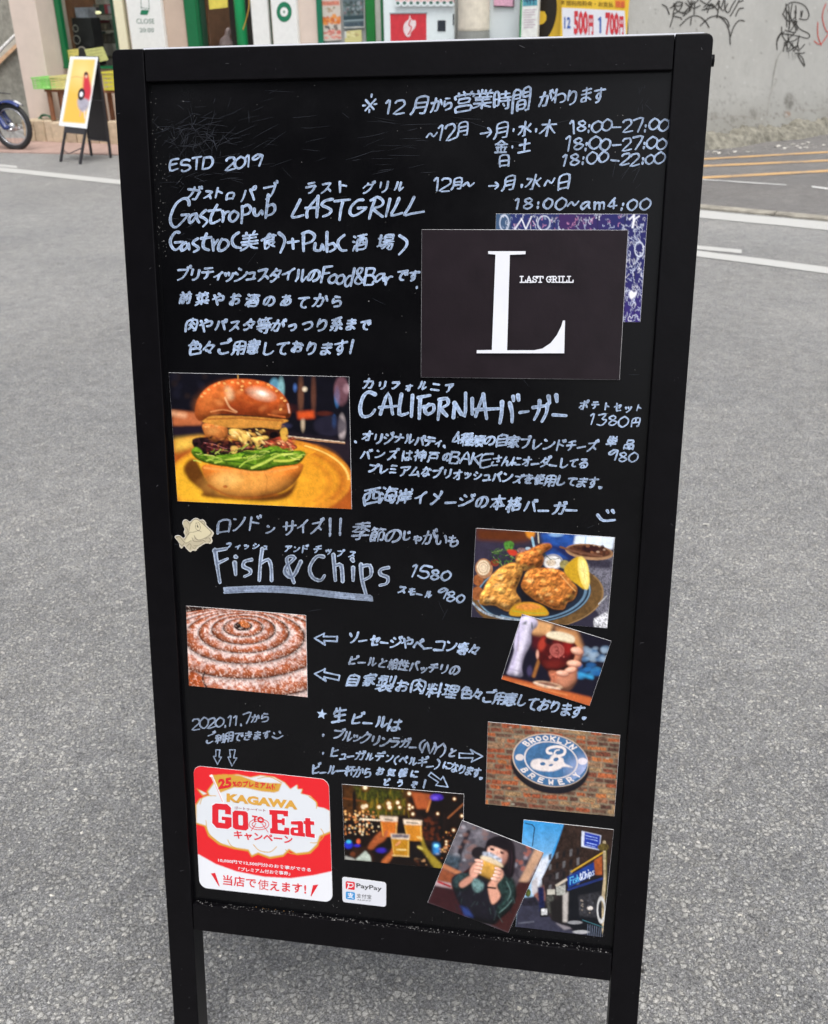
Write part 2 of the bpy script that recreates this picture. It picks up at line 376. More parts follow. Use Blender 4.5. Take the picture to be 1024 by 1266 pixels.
blk = mat('black_wood_paint', (11, 10, 13), rough=.33, noise=.2, nscale=40, bump=.02, bscale=160, spec=.13)
hard = bpy.data.materials.new('chalkboard_face'); hard.use_nodes = True
_t = hard.node_tree; _b = _t.nodes['Principled BSDF']; _tc = N(_t, 'ShaderNodeTexCoord')
_n = N(_t, 'ShaderNodeTexNoise', i_Scale=6, i_Detail=8, i_Roughness=.7); _t.links.new(_tc.outputs['Object'], _n.inputs['Vector'])
_t.links.new(ramp(_t, _n.outputs['Fac'], [(.3, (.0022, .0022, .0028)), (.75, (.005, .005, .006))]), _b.inputs['Base Color'])
_t.links.new(ramp(_t, _n.outputs['Fac'], [(.3, .16), (.75, .3)]), _b.inputs['Roughness']); _b.inputs['Specular IOR Level'].default_value = .2
steel = mat('hinge_steel', (120, 118, 115), rough=.4, metal=1)

board = thing('chalkboard_sign', bd(0, 0), 'large black wooden A-frame menu board covered in handwritten white lettering, standing on the road', 'menu board')
def foot(u): return -(u*Br[2])/Bu[2]
hw = BW/2; TK = .034
def stile(u0, u1, side):
    m = MB(); r = .007; pts = []
    z0, z1 = foot(u0)+.0, foot(u1)+.0
    top = BT
    outer = u0 if side < 0 else u1; inner = u1 if side < 0 else u0
    pts.append((inner, (foot(inner)))); pts.append((outer, foot(outer)))
    pts.append((outer, top-r))
    for k in range(1, 5):
        a = math.pi/2*k/4; pts.append((outer-side*r*(1-math.cos(a)), top-r+r*math.sin(a)))
    pts.append((inner, top))
    m.prism([bd(u, v, 0) for u, v in pts], -Bn*TK); return m.build('side_post', blk, board, bevel=.0012)
stile(-hw, -hw+BA, -1); stile(hw-BA, hw, 1)
def rail(v0, v1, d0, d1, name='rail', g=.0006, bv=.0012):
    m = MB(); m.box(BO, Br, Bu, Bn, (-hw+BA+g, v0, d0), (hw-BA-g, v1, d1)); return m.build(name, blk, board, bevel=bv)
rail(BP, BT-.0005, -TK+.002, -.0008, 'top_rail'); rail(BS, BQ, -TK+.002, -.0008, 'bottom_rail')
m = MB(); m.box(PANEL, Br, Bu, Bn, (-hw+BA-.004, BQ-.004, -.006), (hw-BA+.004, BP+.004, 0)); m.build('writing_panel', hard, board)
# rear leaf of the A, mirrored behind, hinged at the top
Hn = np.array([Bn0[0], Bn0[1], 0])
def bk(u, v, d=0):
    p = bd(u, v, -TK-.004+d); q = bd(u, BT-.004, -TK-.002); rel = p-q
    k = np.dot(rel, Hn); return q+rel-2*k*Hn-Hn*.002
for s in (-1, 1):
    m = MB(); u0, u1 = (-hw, -hw+BA) if s < 0 else (hw-BA, hw)
    P = [bk(u, v, d) for d in (0, .03) for u, v in ((u0, foot(u0)+.002), (u1, foot(u1)+.002), (u1, BT), (u0, BT))]
    m.add(P, [(0,1,2,3), (7,6,5,4), (0,4,5,1), (1,5,6,2), (2,6,7,3), (3,7,4,0)]); m.build('rear_post', blk, board, bevel=.0012)
def bkbox(u0, u1, v0, v1, d0, d1, name, mt):
    m = MB(); P = [bk(u, v, d) for d in (d0, d1) for u, v in ((u0, v0), (u1, v0), (u1, v1), (u0, v1))]
    m.add(P, [(0,1,2,3), (7,6,5,4), (0,4,5,1), (1,5,6,2), (2,6,7,3), (3,7,4,0)]); return m.build(name, mt, board)
bkbox(-hw+BA, hw-BA, BP, BT-.001, .002, .028, 'rear_top_rail', blk); bkbox(-hw+BA, hw-BA, BS, BQ, .002, .028, 'rear_bottom_rail', blk)
bkbox(-hw+BA-.003, hw-BA+.003, BQ-.003, BP+.003, .012, .018, 'rear_panel', hard)
sheen_m = mat('painted_sky_sheen', (186, 188, 195), rough=.35, noise=.08)  # rear leaf's top edge: reflected sky put in as plain white colour
bkbox(-hw+.012, hw-.004, BT-.0005, BT+.0008, .001, .029, 'painted_sheen_strip', sheen_m)
for u in (-.2, .2):
    m = MB(); m.tube([bd(u-.03, BT+.001, -TK-.002), bd(u+.03, BT+.001, -TK-.002)], .005, 8); m.build('hinge', steel, board, smooth=True)
for px, py in ((881, 72), (789, 1204)):
    m = MB(); o = hit(px, py, BO, Bn); uu = np.dot(o-BO, Br); vv = np.dot(o-BO, Bu)
    m.tube([bd(hw-.003, vv, -.012), bd(hw+.0035, vv, -.012)], .006, 10); m.build('stay_bolt', steel if py > 900 else blk, board, smooth=True)
# dust and crumbs lying on the lip of the bottom rail, specks on the face, scratches
dust = mat('dust', (112, 111, 110), rough=.9, noise=.3, nscale=200)
rg = random.Random(3); m = MB()
for i in range(300):
    u = rg.uniform(-hw+BA+.004, hw-BA-.004); s = rg.uniform(.0003, .0011)*(1.6 if rg.random() < .08 else 1); d = -rg.uniform(.0006, .0085)
    c = bd(u, BQ+s*.3, d); a = rg.uniform(0, 3)
    P = [c+Br*s*math.cos(a+k*2.09)*rg.uniform(.6, 1.6)+Bn*s*math.sin(a+k*2.09) for k in range(3)]+[c+Bu*s*.8]
    m.add(P, [(0,1,2), (0,1,3), (1,2,3), (2,0,3)])
m.build('dust_grains', dust, board, kind='stuff')
rust = mat('crumb_brown', (120, 90, 50), rough=.9)
m = MB()
for i in range(46):
    px = rg.choice((rg.gauss(322, 8), rg.gauss(352, 5), rg.gauss(330, 18))); py = 1117+(px-240)*.124+rg.uniform(-6, 1); s = rg.uniform(.0004, .0013)
    c = pp(px, py, .0003); a = rg.uniform(0, 3); P = [c+Br*s*math.cos(a+k*2.09)+Bu*s*math.sin(a+k*2.09)*.6 for k in range(3)]+[c+Bn*s*.8]
    m.add(P, [(0,1,2), (0,1,3), (1,2,3), (2,0,3)])
m.build('crumbs', rust, board, kind='stuff')
scr = mat('scratch_grey', (50, 54, 64), rough=.8, noise=.6, nscale=60)
def ribbon(m, pts, wds, lift, edge=True, px=True, place=None):
    """flat pen stroke through photo pixels, three vertices across"""
    P = [np.array(p, float) for p in pts]; n = len(P)
    if not hasattr(wds, '__len__'): wds = [wds]*n
    b = len(m.v); vs = []; ed = []
    for i in range(n):
        t = P[min(i+1, n-1)]-P[max(i-1, 0)]; L = np.hypot(*t); t = t/L if L > 1e-6 else np.array([1., 0]); q = np.array([-t[1], t[0]])
        for s in (-1, 0, 1):
            x, y = P[i]+q*s*wds[i]/2; vs.append((place or pp)(x, y, lift+(.00004 if s == 0 else 0))); ed.append(abs(s))
    fs = []
    for i in range(n-1):
        for s in (0, 1):
            a = i*3+s; fs.append((a, a+1, a+4, a+3))
    # rounded ends
    for e, sg in ((0, -1), (n-1, 1)):
        t = (P[1]-P[0]) if e == 0 else (P[-1]-P[-2]); L = np.hypot(*t); t = t/L if L > 1e-6 else np.array([1., 0]); q = np.array([-t[1], t[0]])
        k0 = len(vs); h = wds[e]/2
        for a in (-50, 0, 50):
            d = (t*sg*math.cos(R(a))+q*math.sin(R(a))*(1))*h; x, y = P[e]+d; vs.append((place or pp)(x, y, lift)); ed.append(1)
        i0 = e*3; fs += [(i0+1, i0, k0), (i0+1, k0, k0+1), (i0+1, k0+1, k0+2), (i0+1, k0+2, i0+2)]
    m.add(vs, fs); m.a = (m.a or [])+ed
m = MB()
def scratch(cx, cy, sx, sy, n, ln, ang, wd=(.12, .3)):
    for _ in range(n):
        x = rg.gauss(cx, sx); y = rg.gauss(cy, sy); L = rg.uniform(*ln); a = R(rg.gauss(*ang)); wv = rg.uniform(-.12, .12)
        if not(184+(y-100)*.055 < x < 826-(y-100)*.07 and 104 < y < 1105): continue
        pts = [(x+L*(t-.5)*math.cos(a+wv*t), y-L*(t-.5)*math.sin(a+wv*t)) for t in (0, .33, .66, 1)]
        wq = rg.uniform(*wd); ribbon(m, pts, [wq*.4, wq, wq, wq*.4], .00006+rg.random()*.00004)
scratch(245, 165, 24, 16, 90, (6, 26), (25, 50)); scratch(310, 155, 45, 25, 40, (10, 40), (8, 14)); scratch(238, 180, 14, 14, 26, (8, 30), (70, 30))
scratch(262, 218, 30, 8, 16, (8, 30), (5, 12)); scratch(480, 185, 40, 20, 18, (10, 40), (4, 10)); scratch(560, 160, 60, 14, 14, (10, 50), (-3, 8))
scratch(775, 215, 10, 12, 8, (10, 28), (55, 12)); scratch(798, 120, 10, 16, 12, (4, 14), (75, 30)); scratch(500, 600, 180, 250, 34, (4, 22), (0, 60), (.12, .25))
scratch(215, 240, 10, 40, 16, (5, 16), (10, 40))
m.build('scratch_marks', scr, board, kind='stuff')
m = MB(); m.a = None
for i in range(420):
    if i < 250: x = rg.uniform(205, 800); y = rg.uniform(105, 1120)
    elif i < 330: x = rg.gauss(188, 5)+0; y = rg.uniform(110, 330); x += (y-100)*.052
    else: x = rg.uniform(245, 750); y = rg.uniform(1090, 1118)+(x-240)*.12
    if not(184+(y-100)*.055 < x < 826-(y-100)*.07): continue
    s = rg.uniform(.00025, .0007)*(1.5 if rg.random() < .1 else 1); c = pp(x, y, .0002); a = rg.uniform(0, 6)
    m.add([c+(Br*math.cos(a+k*1.57)+Bu*math.sin(a+k*1.57))*s*rg.uniform(.5, 1.3) for k in range(4)], [(0, 1, 2, 3)])
m.build('dust_specks', dust, board, kind='stuff')
m = MB()
for i in range(70):      # specks and little scuffs on the painted frame
    side = rg.choice('lrtb'); u, v = (rg.uniform(-hw+.003, -hw+BA-.003), rg.uniform(.1, BT-.01)) if side == 'l' else (rg.uniform(hw-BA+.003, hw-.003), rg.uniform(.1, BT-.01)) if side == 'r' else (rg.uniform(-hw+BA, hw-BA), rg.uniform(BP+.003, BT-.004)) if side == 't' else (rg.uniform(-hw+BA, hw-BA), rg.uniform(BS+.003, BQ-.003))
    s = rg.uniform(.0002, .0006); ln = rg.choice((1, 1, 1, rg.uniform(2, 7))); c = bd(u, v, .00012); a = rg.uniform(0, 3.1); dx = Br*math.cos(a)+Bu*math.sin(a); dy = -Br*math.sin(a)+Bu*math.cos(a)
    m.add([c-dx*s*ln-dy*s*.4, c+dx*s*ln-dy*s*.3, c+dx*s*ln*.9+dy*s*.4, c-dx*s*ln*.8+dy*s*.4], [(0, 1, 2, 3)])
m.build('frame_scuffs', mat('scuff_grey', (72, 72, 76), rough=.7), board, kind='stuff')

# ---------------------------------------------------------------- handwriting
GTXT = "月から営業時間がわります水木金土日ガストロパブラグリル美食酒場ティッシュタイのですあてお肉や等つ系まで色々ご用意し前菜カフォニアーポセ円単品オジナ種類自家レンドチズは神戸さにダプミムなュバを使西海岸メ本格サ季節じゃがいもィソベコビと相性製料理生ヒルデギ杯気軽どうぞきる利り変っょ込っ品シ。、付宝支々意ロクん一モケハ"
GNUM = (
((17,27,47,27),(17,40,47,40),(8,57,13,50,15,41,17,40,17,13,47,13,47,53,44,57,34,56),),
((46,20,53,34,53,36),(24,25,22,26),(25,13,24,25,22,26,18,43,13,52,10,54),(9,25,22,26,27,24,33,24,37,27,39,34,36,50,32,54,26,54),),
((23,14,41,17),(19,23,17,28,17,39),(17,39,22,37,25,35,34,32,42,33,47,37,48,45,44,52,37,54,23,55),),
((28,10,32,15,32,19),(48,12,45,14,44,19),(17,13,18,19),(15,55,15,44,49,44,49,55),(15,55,49,55),(20,27,44,27,44,35,43,36,20,36,20,27),(10,26,11,19,52,19,52,25),),
((26,11,26,20),(36,11,36,20),(15,12,18,20),(49,12,46,15,45,20),(21,20,23,29),(42,20,39,29),(31,45,31,46),(36,45,37,49,41,52,53,56),(27,46,23,51,9,56),(14,36,49,36),(31,57,31,30),(12,29,52,29),(53,20,10,20),(9,44,26,44,27,46,37,44,53,44),),
((10,30,21,30),(33,45,36,50),(41,11,41,28),(29,17,52,17),(48,28,48,54,47,57,41,58),(27,37,54,37),(10,50,10,14,21,13,21,46,10,46),(55,28,27,28),),
((11,20,27,20),(36,20,52,20),(22,44,39,44),(11,57,11,12,27,13,27,27,25,28,11,28),(52,28,36,28,36,12,52,13,52,54,51,57,44,58),(22,55,22,36,39,36,39,52,22,52),),
((52,10,55,15),(46,12,48,16),(45,20,52,32,52,36),(23,25,21,26),(24,54,33,54,35,52,38,36,37,28,35,25,10,27),(24,14,23,25,21,26,18,41,12,54),),
((21,22,11,23),(21,31,36,24,44,24,50,28,52,34,52,43,46,49,37,52),(20,36,16,37,9,47),(22,13,20,24,21,31,20,35,20,54),),
((18,28,21,27,28,18,33,16,40,18,44,23,45,35,42,46,37,51,30,54,25,55),(20,12,18,20,17,40),),
((33,31,33,32),(34,45,39,45,49,52),(48,19,17,20),(49,30,33,32,15,31),(33,43,23,43,17,45,16,47,16,52,20,55,30,55,33,52,33,13),),
((52,20,11,20),(23,55,32,52,37,41,37,36,36,31,36,12),(35,46,35,44,34,46,33,44,35,44,33,44,26,44,22,39,22,35,26,30,29,28,36,29),),
((49,22,40,32,38,32),(10,25,22,25,23,27,21,34,17,43,9,51),(32,28,38,32),(38,32,38,35,41,39,51,49,53,50),(31,11,31,55,30,57,25,58),),
((31,28,36,31,36,33,43,41,52,50,54,50),(31,28,31,29),(31,29,28,30,22,38,12,49,9,50),(31,57,31,11),(10,24,52,24),),
((45,44,42,51),(18,44,20,51),(31,28,31,56),(12,38,51,38),(10,56,52,56),(18,25,20,21,27,17,28,14,32,13,46,24,54,27),(9,27,13,25,18,25,18,27,31,28,44,27,46,24),),
((31,11,31,55),(12,28,50,28),(9,55,53,55),),
((15,34,47,34),(15,53,47,53),(47,56,47,14,15,14,15,56),),
((51,11,53,16,55,17),(44,13,47,19),(11,24,47,25,47,36,44,52,41,54,34,54),(28,15,28,26,24,40,20,48,14,53,11,54),),
((16,19,44,19,43,24,36,35,36,38),(36,38,33,38,25,46,13,53),(36,38,44,46,47,51),),
((24,29,31,30,46,36),(24,15,24,53),),
((14,50,49,50),(13,53,14,20,49,20,49,52),),
((38,20,45,36,51,52),(23,20,18,40,12,51),(48,12,54,12,54,20,50,21,46,20,45,15,48,12),),
((52,9,54,14),(13,20,47,20),(45,12,47,14,47,23,41,39,33,48,20,54),),
((19,16,45,16),(12,29,49,29,47,36,44,43,33,52,24,54),),
((52,11,54,15),(45,12,48,18),(27,15,25,22),(16,56,24,53,35,45,43,34,45,27,45,22,23,22,12,34,10,35),),
((44,16,44,37,42,44,37,50,30,54,28,54),(18,17,18,37),),
((20,15,20,38,14,51),(36,16,36,52,43,50,53,40),),
((44,10,41,14,41,18),(20,12,21,18),(30,35,31,35),(35,44,35,47,37,51,45,55,54,57),(14,26,49,26),(9,35,54,35),(11,43,53,43),(9,57,18,55,23,52,27,49,28,44,30,44,31,19),(12,18,52,18),),
((30,20,31,25),(45,23,44,20,36,17,34,13,30,12,24,19,19,21,18,24),(18,33,44,33),(18,41,44,41),(44,41,47,44),(47,44,41,50),(30,46,37,50,41,50),(41,50,42,52,49,57),(18,24,18,56,31,53),(9,26,14,24,44,25,45,23,54,25),(45,23,44,41),),
((11,12,16,15),(9,28,14,30),(16,42,10,55),(23,44,52,44),(33,13,33,33,28,38,23,38),(53,13,22,13),(42,13,42,36,52,36),(23,58,24,24,52,25,52,55,24,55),),
((28,19,51,19),(31,34,30,40),(36,40,36,44,33,48,27,54,24,55),(44,40,44,45,40,53),(14,12,14,43),(51,19,51,12,29,12,28,26,50,27,51,19),(9,22,20,22),(24,33,55,33),(20,41,16,42,8,46),(19,46,22,46,28,40,52,40,53,42,52,55,50,58,44,58),),
((18,16,46,16),(33,30,30,45,28,49,21,54),(11,30,52,30),),
((41,28,33,33,32,36),(32,36,32,56),(32,36,13,42),),
((29,26,32,34),(47,28,45,36,39,46,29,54,24,56),(16,28,19,36),),
((21,16,29,20),(52,26,52,30,41,42,28,50,16,53),(12,28,21,33),),
((20,29,41,30,39,52),(14,52,48,52),),
((31,12,29,12,28,20),(16,54,19,55,26,52,39,40),(27,33,28,33,43,43),(11,34,15,32,26,20,47,20,48,23,46,28,38,41),),
((34,28,26,30,22,33,12,36),(48,15,34,28,34,54),),
((34,54,44,51,49,46,52,39,52,33,48,24,39,18,27,18,16,24,11,33,11,44,14,49,20,50,23,48,28,37,32,18),),
((36,19,27,33,27,44,32,51,41,54,44,54),(50,26,52,31),(44,28,46,33),(50,17,11,20),),
((26,20,27,20),(40,29,41,29),(25,33,19,35,15,38,12,45,12,50,14,52,20,52,27,50),(45,18,32,20,13,20),(42,26,35,41,30,46,27,47),(25,30,39,28,49,33,51,36,52,43,50,48,45,52,36,55),(28,52,25,42,25,25,28,12),),
((36,18,36,21,31,25,28,31,27,42,28,46,33,51,44,54),(46,53,44,54),(50,17,28,18,11,20),),
((44,20,53,25),(23,22,23,23),(23,36,41,34,48,38,48,49,44,52,35,54),(36,20,23,23,12,23),(24,13,23,53,19,54,14,52,12,49,12,46,15,41,23,38),),
((30,19,31,19),(30,25,34,26,44,33),(30,25,28,25,23,32,19,34),(31,35,30,41),(30,41,34,42,44,50),(30,41,23,48,19,50),(32,11,30,25),(11,57,11,19,52,19,52,55,51,57,44,58),),
((29,13,35,17,35,21),(14,17,16,18,20,27,22,29,30,54),(20,28,21,28),(36,37,45,38,51,35,52,27,49,23,45,21,35,21,33,23,22,27,20,29,10,32),),
((36,11,36,14),(19,15,20,20),(43,15,44,21),(19,44,19,48,26,54),(14,27,49,27),(43,36,42,57,35,58),(53,44,10,44),(14,14,28,14,32,18),(36,14,54,14),(54,35,8,35),(15,11,14,14,9,20),(36,14,35,14,31,20,31,35),),
((11,28,29,21,43,21,50,27,52,36,48,44,40,49,30,52,25,52),),
((44,31,46,34,46,36),(22,35,23,37),(32,38,31,56,25,57),(19,46,14,52,11,53),(45,48,51,52),(28,28,28,31,20,35,20,37),(43,21,37,24,36,26,31,28,16,27),(12,39,19,37,50,37),(26,17,26,15,25,17,24,15,26,15,24,14,12,15),(47,11,27,14,26,19,20,23,20,27),),
((24,11,23,15),(32,26,32,39),(15,39,49,39),(49,42,49,26,14,25,9,27),(35,25,37,20,37,15,21,15,17,20,15,24,16,55,26,57,52,56,53,54,54,49),),
((25,25,46,25,45,30,36,45),(25,41,31,44,36,45),(36,45,36,48,40,50),(28,14,25,25,23,25,20,31,13,41),),
((52,10,55,15),(46,12,49,18),(44,19,19,20),(14,41,14,48,20,53,27,55,46,53),),
((14,27,51,27),(13,40,51,40),(31,57,31,14),(8,57,12,51,13,44,14,14,51,14,51,54,49,57,42,57),),
((31,10,31,13),(22,14,22,23),(16,36,47,36),(29,43,29,45,35,49),(14,49,12,53),(22,49,23,57,40,57,42,53),(50,50,50,52,52,54),(53,23,10,23),(29,43,45,43,47,41,47,30,16,29,16,42,29,43),(41,14,40,23),(51,14,12,14),),
((20,13,19,48,20,52,28,56,36,55,44,52,51,45),),
((17,10,20,13,21,19),(46,10,44,11,42,19),(51,28,51,53,49,57,43,57),(39,28,39,46),(12,36,28,36),(12,45,28,45),(54,19,9,19),(22,57,27,57,28,53,28,28,12,28,12,57),),
((51,28,46,33,46,35),(15,31,17,35),(28,44,23,49,9,56),(35,44,42,51,53,55),(52,14,9,14),(29,28,31,38,31,57),(22,11,22,18),(41,11,41,18,43,21),(48,22,43,21,27,24,12,24),(54,42,36,42,35,44,28,44,27,42,9,42),),
((28,24,29,24),(12,24,49,25,45,52,43,53,35,53),(29,13,29,24,28,27,25,40,17,52,14,53,11,53),),
((13,19,48,19,45,31,40,41,28,51,21,53,19,52),),
((37,31,36,32),(36,36,34,36,23,47,16,51),(17,31,50,31),(30,56,37,56,37,23),),
((16,21,45,21),(12,49,50,49),),
((12,18,50,17,51,20,46,27,40,32,36,32),(30,28,30,37,27,47,21,52,17,54),),
((12,34,51,34),),
((19,36,11,47),(44,36,51,47),(47,9,51,9,53,12,52,18,48,19,44,17,44,12,47,9),(31,14,31,53,29,55,22,55),(11,24,50,24),),
((23,28,23,29),(23,14,23,52,31,54,47,53),(39,39,45,32,48,24,42,24,28,28,23,28,23,29,15,29,10,31),),
((31,14,31,35),(11,35,52,35),(44,58,51,57,52,54,52,14,11,14,11,57),),
((48,11,44,17,44,20),(16,12,18,15,18,20),(13,29,49,29),(9,47,54,47),(28,10,31,15,31,57),(18,20,13,20,13,38,49,38,49,20,18,20),),
((10,54,26,54),(36,54,52,54),(19,12,44,12,44,27,19,28,19,12),(26,54,26,37,11,37,10,58),(52,57,52,37,36,37,36,58),),
((37,24,36,25),(36,28,38,29,38,52,37,54,28,54),(36,28,34,29,20,43,12,47),(37,13,36,28),(12,24,51,24),),
((51,13,52,18),(43,16,46,22),(21,17,28,21),(12,28,20,33),(51,29,47,36,35,46,27,51,15,54),),
((33,14,33,34,29,45,23,52,18,54),(11,28,52,28),),
((16,34,13,35,11,42,7,46),(17,13,17,57),(28,20,54,20),(8,26,24,26),(29,35,52,35),(28,49,53,49),(26,56,55,56),(29,39,30,27,52,27,52,42,30,42,29,39),(41,56,41,12),(16,34,21,36,24,39,29,39),(52,12,34,13,22,12,7,15),),
((27,12,25,15),(10,12,12,16),(43,13,42,21),(18,20,17,21),(17,24,14,25,9,30),(34,30,52,30),(24,36,27,37),(34,38,52,38),(18,48,23,50),(18,48,12,54,9,56),(37,53,30,58,28,57),(49,53,54,56),(18,37,18,48),(9,42,28,42),(52,38,52,47,34,47,34,22,52,21,52,38),(8,20,28,20),(18,31,18,12),(33,12,54,12),(17,24,28,29),),
((30,11,29,18),(15,30,49,30),(14,42,49,42),(14,54,49,54),(49,54,49,19,15,18,14,58),),
((30,11,31,15),(29,25,28,29),(28,29,12,36),(30,36,18,43,11,44),(40,37,46,49,54,54),(35,44,32,44,23,50,11,54),(52,22,52,15,11,15,10,23),(35,39,34,54,31,57,25,57),(17,24,45,24),(50,31,47,31,40,37,35,39),(28,29,30,32,30,36,33,36,33,38,35,39),),
((19,16,19,52,30,50,39,45,52,35),),
((16,18,22,21),(52,26,50,32,38,44,25,51,17,53,15,52),),
((47,15,49,20),(39,17,43,23),(22,30,29,31,45,37),(22,16,22,54),),
((32,18,32,37,30,44,27,50,21,54,20,54),(11,32,52,32),(45,16,42,15,32,18,16,19),),
((52,10,54,15),(42,20,41,26,35,36,35,39),(35,39,32,39,20,50,12,54),(35,39,44,49),(45,12,47,15,47,19,44,20,15,20),),
((43,24,43,25),(18,41,17,45,13,47),(44,45,47,45,53,50),(52,23,43,25,28,24),(43,43,31,43,26,48,27,52,30,54,39,54,43,52,43,14),(15,14,12,32,12,46,13,47,13,55),),
((16,12,17,14),(17,35,20,36),(28,30,52,30),(28,42,52,42),(41,11,41,57),(52,44,52,19,28,20,28,44),(17,35,11,37,8,40),(9,20,22,20,21,25,17,31,17,35,15,36,16,57),),
((10,13,53,13),(14,39,49,39),(9,56,13,47,16,23,48,23,49,42),),
((19,39,16,42,16,49,20,53,27,55,44,54),(34,12,36,20,36,22,38,22,38,26,44,35,44,39,36,38),(50,20,45,21,30,23,13,22),),
((32,20,49,20),(19,41,17,46,13,48),(28,43,28,47,32,52,52,52),(15,15,12,28,12,47,14,51,13,54),),
((52,10,54,15),(26,20,46,21),(36,42,38,42),(25,34,43,45),(45,12,48,16,48,20,46,21,45,28,39,38,39,41,36,42,31,48,25,52,16,56),(28,13,27,15,26,20,11,35),),
((20,54,33,48,41,39,47,23,47,12,49,11,55,11,57,14,56,19,52,20,13,20),),
((20,16,23,15,45,20),(18,30,27,31,41,36),(14,47,18,46,43,52),),
((29,15,19,45,19,51),(48,47,11,52),(42,35,48,47,50,48,52,53,54,55),),
((24,21,22,22),(43,21,52,27),(40,46,44,46,51,51),(33,20,12,22),(25,13,24,21,22,22,21,28,12,44),(39,30,39,53,31,56,27,55,23,52,23,49,27,44,40,44),),
((52,12,54,16),(45,14,48,19),(38,20,45,36,51,52),(23,20,18,40,12,51),),
((27,12,26,20),(23,20,20,31),(50,29,38,35,34,35),(34,37,29,38,23,44,21,47,21,52,28,55,46,54),(12,20,23,20,42,18),(34,45,34,33,31,30,28,29,19,31,12,38),),
((14,26,11,27,7,31),(33,51,35,51),(19,14,22,16,55,16),(38,37,52,37,53,26,26,25,25,37,38,37),(25,42,33,51,46,56,55,57),(23,57,30,54,33,51,35,51,37,45,38,11),(15,57,14,24,20,12),),
((12,53,51,53),(25,14,24,35,21,39,18,42,12,42),(52,14,9,14),(37,14,37,39,51,40),(12,56,12,26,51,26,51,57),),
((12,12,18,15),(28,16,53,16),(9,28,15,31),(41,33,42,37),(26,37,27,37),(36,37,36,42,40,45,40,49),(50,37,51,37),(16,42,11,55),(49,49,50,49),(54,37,21,37),(53,49,25,49,28,25,51,25,49,53,47,57,41,57),(29,11,28,16,27,17,23,24),),
((31,11,31,20),(53,28,13,28,12,46,8,55),(12,12,12,20,50,20,51,12),(36,36,36,57),(19,45,54,45),(21,36,52,36),),
((14,53,19,52,27,45,36,36),(44,16,43,23,35,36),(20,24,39,38),),
((26,22,25,28,20,36,9,48),(48,44,44,47,19,47),(31,57,31,11),(9,22,52,22),(36,22,37,28,42,36,48,44,54,47),),
((16,30,20,31,23,35,23,37),(40,30,42,30),(15,33,12,34,12,38,7,45,7,49),(52,38,54,38),(51,41,31,41,31,39,25,39,24,37,25,39,23,39,23,37),(33,20,40,30,42,30,44,34,46,34,52,38),(52,38,51,55,31,55),(16,58,16,11),(31,55,31,37,43,29,48,22,50,17,36,16),(9,22,24,22,26,24,28,24,31,20,33,20,33,18,36,16,36,12),),
((41,13,41,37,39,44,33,52,28,55,26,54),(21,14,21,38),(52,26,10,26),),
((27,22,26,25,22,28,18,30,16,33),(37,22,39,28,53,35),(16,33,9,35),(31,13,31,30),(9,46,53,46),(53,21,9,21),(39,36,37,40,32,42,31,44,31,56,22,57),(16,33,18,36,42,36),(49,12,43,11,31,13,13,13),),
((38,11,38,14),(38,14,36,14,32,20),(20,15,21,20),(44,15,46,21),(12,34,28,34),(45,51,51,51,52,47,52,27,38,26,37,56),(26,52,17,54,12,54,12,27,28,26,28,40,27,42,12,42),(24,46,26,52,28,54),(14,14,28,14),(38,14,54,14),(15,11,14,14,9,20),),
((19,13,18,44,20,52,27,56,34,56,44,52,49,46),(44,16,47,22),(37,20,39,24),),
((28,22,30,22),(21,35,13,38),(18,27,20,33,23,36,30,57),(35,43,41,44,44,43,47,40,48,36,45,30,38,28,21,35),),
((13,19,13,37,17,49,21,52,27,52,30,46,30,42),(43,20,44,20,49,30,52,40,52,45),),
((25,22,25,23),(12,21,25,23,36,22),(11,35,23,37,36,36),(25,22,24,23),(22,37,23,36),(44,33,48,37,50,44,49,48,45,52,38,55,30,55,27,54,22,50,23,27,25,22,26,12),),
((47,17,44,32,39,40,32,48,27,51,26,52,21,53),(15,20,20,29),),
((48,16,52,22),(42,20,44,26),(12,40,12,37,24,24,28,24,52,49),),
((15,20,48,20,48,51),(14,51,48,51),),
((50,12,52,16),(44,13,46,19),(44,25,26,31,16,33),(16,17,17,52,24,54,38,54,47,52),),
((20,15,26,30),(45,21,31,29,26,30),(26,30,25,33,20,37,17,42,18,50,21,52,28,54,44,54,48,52),),
((32,27,52,27),(16,32,13,33,12,39,7,45,7,48),(32,40,52,40),(32,53,52,53),(17,11,17,58),(9,22,24,22),(32,56,32,14,52,13,52,57),(16,32,21,34,24,36,24,38),),
((15,19,20,20,22,26,26,27),(9,21,8,31),(15,11,15,57),(29,22,52,22),(28,37,52,37),(40,55,40,11),(24,55,54,55),(30,13,29,22,28,23,26,29),),
((51,12,51,34,44,35),(12,13,10,16),(40,13,40,28),(28,34,30,34),(51,44,42,50),(20,48,20,56,25,56,33,53),(42,50,44,53,50,56,53,56),(12,13,30,13),(8,20,32,20),(20,11,20,35),(54,40,9,40),(42,50,38,50,35,45,34,41,32,41,30,35,31,26,12,26,11,33),(28,41,26,44,20,48,8,51),),
((26,13,23,23),(9,14,11,23),(36,16,37,16),(16,28,17,28),(32,29,36,31),(16,36,12,38,7,49),(48,42,48,43),(48,11,48,57),(8,28,26,28),(17,57,17,11),(54,41,30,45),(25,44,21,37,18,36,16,36),),
((8,14,20,14),(15,14,15,48),(28,23,52,23),(9,30,20,30),(28,44,52,44),(23,56,54,56),(28,23,28,12,52,13,52,34,28,34,28,23),(40,12,40,56),(21,46,8,51),),
((18,12,16,21),(16,21,14,21,10,29),(16,21,51,21),(15,37,50,37),(31,56,31,11),(9,56,53,56),),
((45,24,19,32),(19,14,19,50,20,52,28,53,48,52),),
